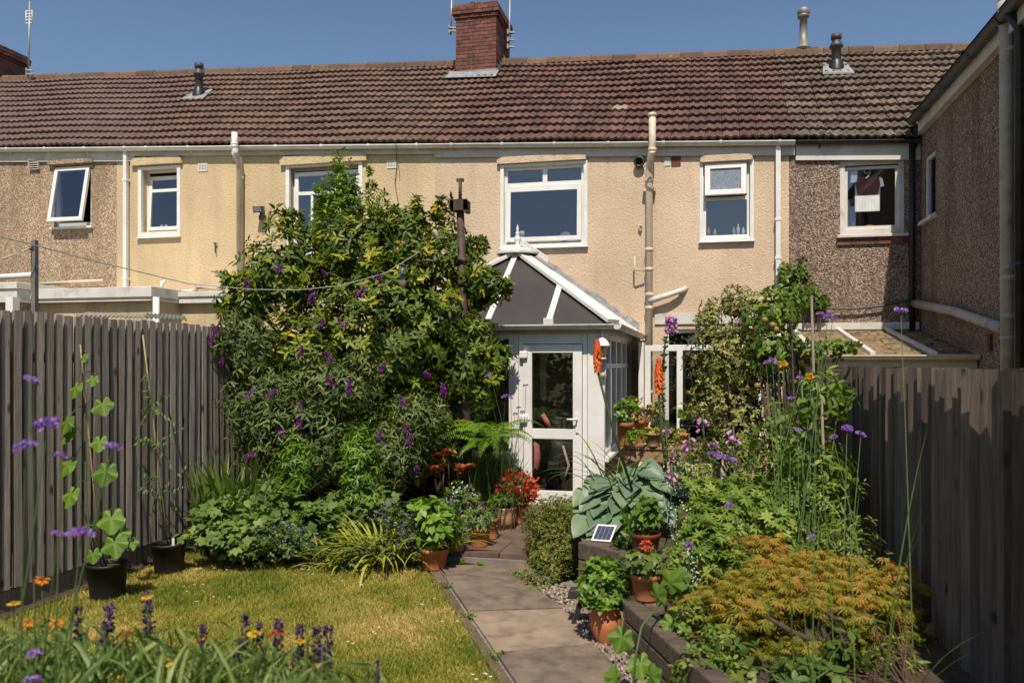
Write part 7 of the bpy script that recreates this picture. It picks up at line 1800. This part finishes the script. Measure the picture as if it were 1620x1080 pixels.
vp = [PD(*c) for c in ((1000, 1110, 4.35), (1005, 1040, 4.35), (1015, 990, 4.4), (1032, 970, 4.5), (1048, 945, 4.7), (1052, 930, 4.9))]
MB().tube(vp, .006, 6).build('vine', stem_g, sq)
for (x, y, d, s_, dr) in ((1033, 950, 4.7, .11, (.3, -.5, .5)), (1052, 935, 4.8, .12, (.5, -.3, .8)), (1047, 975, 4.6, .09, (.6, -.4, -.3)), (990, 990, 4.4, .11, (-.3, -.4, -.9)), (1010, 1030, 4.4, .11, (.2, -.5, -.8)), (985, 1075, 4.3, .09, (-.5, -.5, .3)), (1020, 1072, 4.3, .09, (.5, -.4, .4)), (1062, 920, 4.9, .1, (.7, -.3, .4))):
    leaf_obj(sq, rr.choice(CM), PD(x, y, d), dr, (rr.uniform(-.2, .3), -1, .55), s_ * 1.3)
shrub('rose_foliage', 'dark matt rose leaves in the bottom right foreground', 'shrub', [px_ell(1180, 1055, 4.1, 40, 30, .2), px_ell(1280, 1060, 4.0, 60, 30, .25), px_ell(1330, 1030, 4.1, 30, 30, .2)], 120, 4, .07, oval, L_dark, spread=.1, tint=(.55, .25), base=(PD(1250, 1180, 4.1).x, 4.0, LT), inner=.1, seed=66, stems=10, stem_r=.006, bm=stem_g)
strap_plant('tall_grass', 'tall blurred green grass stems in front of the right fence', 'grass', [(np.array(PD(1385, 1190, 3.7)), 3, 1.35, .009, .12, (.25, .15), .25, .03, (.6, 0)), (np.array(PD(1300, 1190, 3.8)), 7, 1.4, .006, .14, (.2, .15), .2, .12), (np.array(PD(1415, 1190, 3.6)), 4, .85, .008, .14, (.3, .15), .6, .03)], L_iris, 5)

# ---- the two climbers in black pots
p, R, d = POTS['cuc']
cu_ = thing('cucumber_plant', 'young cucumber climber with broad leaves on a cane in the near black pot', 'plant', p)
tip = PX(127, 560, LFX + .25); tip = PD(127, 545, depth(p) + .05)
MB().tube([p + Vector((-.05, 0, -.05)), tip], .006, 6).build('cane', cane_m, cu_)
vs = [p, PD(140, 830, depth(p) - .05), PD(136, 760, depth(p)), PD(134, 700, depth(p)), PD(134, 640, depth(p)), PD(130, 590, depth(p) + .03), PD(128, 560, depth(p) + .05)]
MB().tube(vs, [.007, .007, .006, .006, .005, .004, .003], 6).build('vine', stem_g, cu_)
for (x, y, s_) in ((126, 615, .10), (160, 640, .12), (112, 668, .11), (120, 685, .12), (160, 700, .10), (120, 735, .13), (172, 742, .14), (120, 780, .13), (178, 815, .15), (180, 855, .14), (205, 862, .08), (147, 878, .09), (190, 845, .1), (137, 570, .06), (150, 605, .07)):
    q = PD(x, y - 12, depth(p) - .08 + rr.uniform(-.05, .05)); st = min(vs, key=lambda v: (v - q).length)
    dr = Vector((rr.uniform(-.35, .35) + (.35 if x > 137 else -.35), -.45, -.75)); leaf_obj(cu_, rr.choice(CM), q, dr, (.25 * (1 if x > 137 else -1), -1, .75), s_ * 1.38)
    MB().tube([st, st.lerp(q, .6) + Vector((0, 0, .02)), q], .003, 5, cap=False).build('leaf_stalk', stem_g, cu_)
p, R, d = POTS['tom']
to_ = thing('tomato_plant', 'thin tomato plant tied to a leaning bamboo cane in the far black pot', 'plant', p)
MB().tube([p + Vector((.0, 0, -.05)), PD(226, 530, d + .1)], .007, 6).build('cane', cane_m, to_)
vs = [p, PD(247, 780, d), PD(243, 700, d), PD(240, 640, d), PD(233, 590, d + .05)]; MB().tube(vs, [.006, .006, .005, .004, .003], 6).build('vine', stem_g, to_)
rg = np.random.default_rng(88); fo = Foliage()
for (x, y) in ((225, 600), (235, 615), (262, 625), (222, 650), (228, 662), (272, 665), (285, 678), (220, 700), (232, 690), (262, 700), (225, 740), (272, 735), (245, 755), (225, 770), (285, 770), (255, 790), (240, 810), (275, 800), (290, 740), (215, 690), (252, 650)):
    q = np.array(PD(x, y, d + rg.uniform(-.1, .1))); st = np.array(min(vs, key=lambda v: (v - Vector(q)).length)); dr = nrm((q - st)[None])[0] + np.array([0, 0, -.2])
    n = 7; tt = np.linspace(.15, 1, n); B = st + (q - st) * tt[:, None] * 1.1; sd = np.cross(dr, UP)
    for sg in (-1, 1): fo.add(lance, B, sd * sg + dr * .4 - UP * .55 + rg.normal(0, .3, (n, 3)), UP[None] + rg.normal(0, .4, (n, 3)), rg.uniform(.03, .06, n), np.clip(rg.normal(.35, .25, n), 0, 1))
    fo.strip(np.array([st, (st + q) / 2 + UP * .01, q]), [.004, .004, .003], sd + 1e-3, .3)
fo.build('leaves', L_ger, to_)
q = p + Vector((.07, -.04, 0)); MB().box(q.x - .012, q.x + .012, q.y - .002, q.y + .002, q.z - .03, q.z + .09).build('plant_tag', upvc, to_)

# ---- blurred flowers in the near foreground, bottom left
rg = np.random.default_rng(90); fo = Foliage()
near = thing('gaillardia_bed', 'blurred mass of long green leaves in the bottom left foreground', 'plant', (PD(200, 1100, 2.8).x, 2.6, 0))
N = 780; xs = rg.uniform(-30, 540, N); ds = rg.uniform(2.5, 3.3, N)
for i in range(N):
    top = 985 + 75 * rg.random() ** .7 + (40 if xs[i] > 330 else 0) * rg.random() - (18 if xs[i] < 180 else 0) + max(0, xs[i] - 440) * .35
    q = np.array(PD(xs[i], top, ds[i])); ln = rg.uniform(.13, .30); b = q + np.array([rg.normal(0, .12), rg.normal(0, .12), -ln]); m = 6; t = np.linspace(0, 1, m)[:, None]
    bend = np.array([rg.normal(0, .05), rg.normal(0, .05), .03]); pts = b * (1 - t) + q * t + bend * 4 * t * (1 - t)
    fo.strip(pts, rg.uniform(.006, .019) * np.array([.4, .8, 1, .9, .6, .05]), rg.normal(size=3) * np.array([1, 1, .1]), float(np.clip(rg.normal(.4, .3), 0, 1)), fold=.3)
fo.build('leaves', leafmat('near_leaf', [(0.09, 0.155, 0.035), (0.19, 0.26, 0.06), (0.34, 0.38, 0.12)], rough=.45, trans=.35), near)
mb = MB()
for i in range(70): q = PD(rg.uniform(0, 520), rg.uniform(1010, 1060), rg.uniform(2.6, 3.2)); mb.tube([Vector((q.x + rg.normal(0, .05), q.y + rg.normal(0, .05), 0)), q], .004, 5, cap=False)
mb.build('stems', stem_g, near, kind='stuff')
def daisy_mesh(name, m, R, seed, disc=True):
    rg = np.random.default_rng(seed); fo = Foliage(); n = 16; th = np.arange(n) / n * 6.283; D = np.stack([np.cos(th), np.sin(th), .12 + rg.normal(0, .12, n)], 1); fo.add(T_lance(.45, .1, .25), D * R * .25, D, UP[None] + 0 * D, R * .8, rg.uniform(.2, .9, n))
    n = 40; D2 = nrm(rg.normal(size=(n, 3))); D2[:, 2] = abs(D2[:, 2]); fo.add(petal, D2 * R * .3 * np.array([1, 1, .8]), D2, rg.normal(size=(n, 3)), R * .2, rg.uniform(0, .35, n)); me, _ = fo.mesh(name, center=False); me.materials.append(m); return me
DY = daisy_mesh('petals', F_yel, .026, 1); DR = daisy_mesh('petals', F_red, .032, 2); DO = daisy_mesh('petals', leafmat('orange_flower', [(.45, .10, .01), (.62, .20, .012), (.70, .33, .02)], trans=.25), .028, 3)
GF = [(66, 917, DO, 1, 'orange gaillardia head against the left fence base'), (22, 954, DY, .9, 'pale yellow gaillardia head at the left edge'), (44, 984, DO, 1, 'orange gaillardia bud low at the left edge'), (89, 985, DO, .9, 'orange gaillardia head among leaves left of the purple spikes'), (233, 944, DY, .9, 'lone yellow gaillardia head on a tall thin stem'), (200, 1003, DO, 1.1, 'yellow orange gaillardia head right of the thick purple spike'), (315, 1015, DO, 1.1, 'orange gaillardia head seen on the lawn, right of the tallest purple spike'), (262, 1048, DY, .9, 'yellow gaillardia bud below the orange head'), (402, 1002, DY, 1.0, 'yellow gaillardia head left of the red one'), (436, 1003, DR, 1.2, 'scarlet gaillardia flower above the lawn'), (474, 1014, DY, .9, 'yellow gaillardia head right of the scarlet one'), (196, 1073, DY, .9, 'yellow gaillardia bud at the bottom edge'), (500, 1052, DY, .7, 'small yellow bud at the right end of the near flowers')]
for (x, y, me, s_, lb) in GF:
    d = rr.uniform(2.7, 3.1); q = PD(x, y, d); t = thing('gaillardia', lb, 'flower', Vector((q.x, q.y, 0)), 'gaillardia flowers in the foreground')
    link('petals', me, q, t, rot=(rr.uniform(-.1, .4), rr.uniform(-.3, .3), rr.uniform(0, 6)), scale=(s_,) * 3)
    MB().tube([Vector((q.x + rr.uniform(-.05, .05), q.y, 0)), q + Vector((rr.uniform(-.02, .02), 0, -.2)), q], [.004, .003, .003], 5, cap=False).build('stem', stem_g, t)
SAL = [spike_mesh('flower_spike', .17, .014, F_salvia, 130, 30 + s_, taper=.7, size=.013) for s_ in range(3)]
SF = [(166, 1058, 1.35, 'thickest dark purple salvia spike at bottom left'), (238, 1015, 1.05, 'tall dark purple salvia spike beside the lone yellow head'), (123, 1018, .75, 'small purple salvia spike left of the thickest one'), (180, 1062, .6, 'short purple salvia spike leaning on the thickest one'), (325, 1050, .85, 'purple salvia spike below the orange gaillardia on the lawn'), (382, 1048, 1.0, 'purple salvia spike left of the scarlet flower'), (411, 1055, 1.0, 'slim purple salvia spike under the yellow head left of the scarlet flower'), (440, 1060, 1.1, 'purple salvia spike directly under the scarlet flower'), (470, 1062, .95, 'purple salvia spike just right of the scarlet flower'), (497, 1065, 1.0, 'second last purple salvia spike on the right'), (514, 1070, 1.05, 'rightmost tall purple salvia spike on the lawn'), (134, 1042, .6, 'short purple salvia spike in shade at left'), (597, 1084, .5, 'tip of a lone purple salvia spike at the bottom edge')]
for (x, y, s_, lb) in SF:
    q = PD(x, y, rr.uniform(2.8, 3.1)); t = thing('salvia', lb, 'flower', Vector((q.x, q.y, 0)), 'salvia spikes in the foreground')
    link('flower_spike', rr.choice(SAL), q, t, rot=(rr.uniform(-.08, .08), rr.uniform(-.08, .08), rr.uniform(0, 6)), scale=(s_, s_, s_)); MB().tube([Vector((q.x, q.y, 0)), q + Vector((0, 0, .12 * s_))], [.004, .002], 5, cap=False).build('stem', stem_g, t)
verbena('near blurred purple verbena in front of the left fence', [(50, 602, .8), (76, 671, 1.2), (40, 707, 1.0), (97, 722, .8), (178, 708, .8), (128, 845, 1.3), (92, 845, .6), (54, 1035, .8), (53, 1076, .8)], 2.5, Vector((PD(-10, 1100, 2.45).x, 2.1, 0)), dj=.15)

# ================================================================== LAWN
rg = np.random.default_rng(100); N = 330000
Y_ = 3.3 + (7.9 - 3.3) * rg.random(N) ** 1.15; X_ = rg.uniform(LFX + .1, .4, N)
ly = np.array([j[0].y for j in jw])[::-1]; lx_ = np.array([j[0].x for j in jw])[::-1]
xr = np.interp(Y_, ly, lx_) - .045 + rg.normal(0, .03, N); by_ = np.interp(X_, [p.x for p in bw], [p.y for p in bw]) - .02 + rg.normal(0, .02, N)
ok = (X_ < xr) & (Y_ < by_); X_, Y_ = X_[ok], Y_[ok]; n = len(X_)
pn = sum(a * np.sin(X_ * fx + Y_ * fy + ph) for a, fx, fy, ph in ((1, 2.3, 1.1, .3), (1, -1.4, 2.9, 1.7), (.7, 4.1, -3.3, 2.2), (.6, 5.7, 6.1, .4), (.5, -9.3, 7.7, 3.1), (.4, 13, 11, 1.), (.4, -17, 15, 2.)))
tint = np.clip(0.41 - .13 * np.clip((X_ + 2.6) / 1.2, 0, 1) + .13 * pn + rg.normal(0, .19, n), 0, 1)
fo = Foliage(); blade = (np.array([(-.07, 0, 0), (.07, 0, 0), (.02, .6, .06), (0, 1, .22)], float), np.array([(0, 1, 2), (0, 2, 3)]))
D = np.stack([rg.normal(0, .55, n), rg.normal(0, .55, n), np.ones(n)], 1); D[:, 2] *= np.where(tint > .6, .6, 1)
fo.add(blade, np.stack([X_, Y_, np.full(n, -.02)], 1), D, rg.normal(size=(n, 3)) * np.array([1, 1, .05]), rg.uniform(.028, .058, n) * (1 - .25 * tint), tint)
lawn = fo.build('lawn_grass', GRASS); tag(lawn, 'patchy sun-dried lawn of short green and straw coloured blades', 'lawn')
fo = Foliage(); pts = []
for (x, y, k) in ((352, 897, 5), (430, 890, 4), (490, 898, 8), (580, 896, 7), (320, 898, 3), (600, 997, 3), (535, 1017, 3), (680, 950, 3), (528, 919, 2), (570, 922, 2), (765, 1073, 6), (710, 980, 2), (310, 930, 3), (345, 945, 3), (430, 1055, 3)):
    c = PZ(x, y, .03)
    for _ in range(k): pts.append((c.x + rg.normal(0, .07), c.y + rg.normal(0, .07), .03 + rg.uniform(-.005, .01)))
pts = np.array(pts)
for j in range(5): a = j * 1.257; fo.add(T_lance(.6, .1, .1), pts, np.stack([np.full(len(pts), math.cos(a)), np.full(len(pts), math.sin(a)), np.full(len(pts), .25)], 1), UP[None] + 0 * pts, .013, rg.random(len(pts)))
tag(fo.build('lawn_daisies', F_white), 'tiny white daisies and clover dotted over the lawn', 'daisies')
# weeds in the paving joints
fo = Foliage(); pts = np.array([np.array(PZ(x, y, .02)) + rg.normal(0, .03, 3) * np.array([1, 1, 0]) for x, y in ((818, 907), (822, 910), (815, 905), (760, 893), (730, 890), (700, 893), (850, 930), (745, 975), (788, 1035), (705, 925)) for _ in range(7)])
rosettes(fo, small, rg, pts, nrm(UP[None] + rg.normal(0, .3, pts.shape)), 5, .028, .5, (.5, .2)); tag(fo.build('path_weeds', L_bright), 'little weeds growing in the paving joints', 'weeds')
# trees and hedge behind the camera (seen only as dark reflections in the panes)
rg = np.random.default_rng(120); fo = Foliage(); P, O = ell_points(rg, [(x, -11 + rg.normal(0, .8), 2.4, 1.9, 1.6, 2.6 + .6 * (i % 3)) for i, x in enumerate(np.arange(-15, 13, 2.4))], 5200, .55)
rosettes(fo, oval, rg, P, nrm(O + UP * .3), 4, .26, .3, (.3, .25)); tag(fo.build('boundary_hedge', L_dark), 'tall leafy boundary hedge behind the photographer, reflected in the glass', 'hedge')
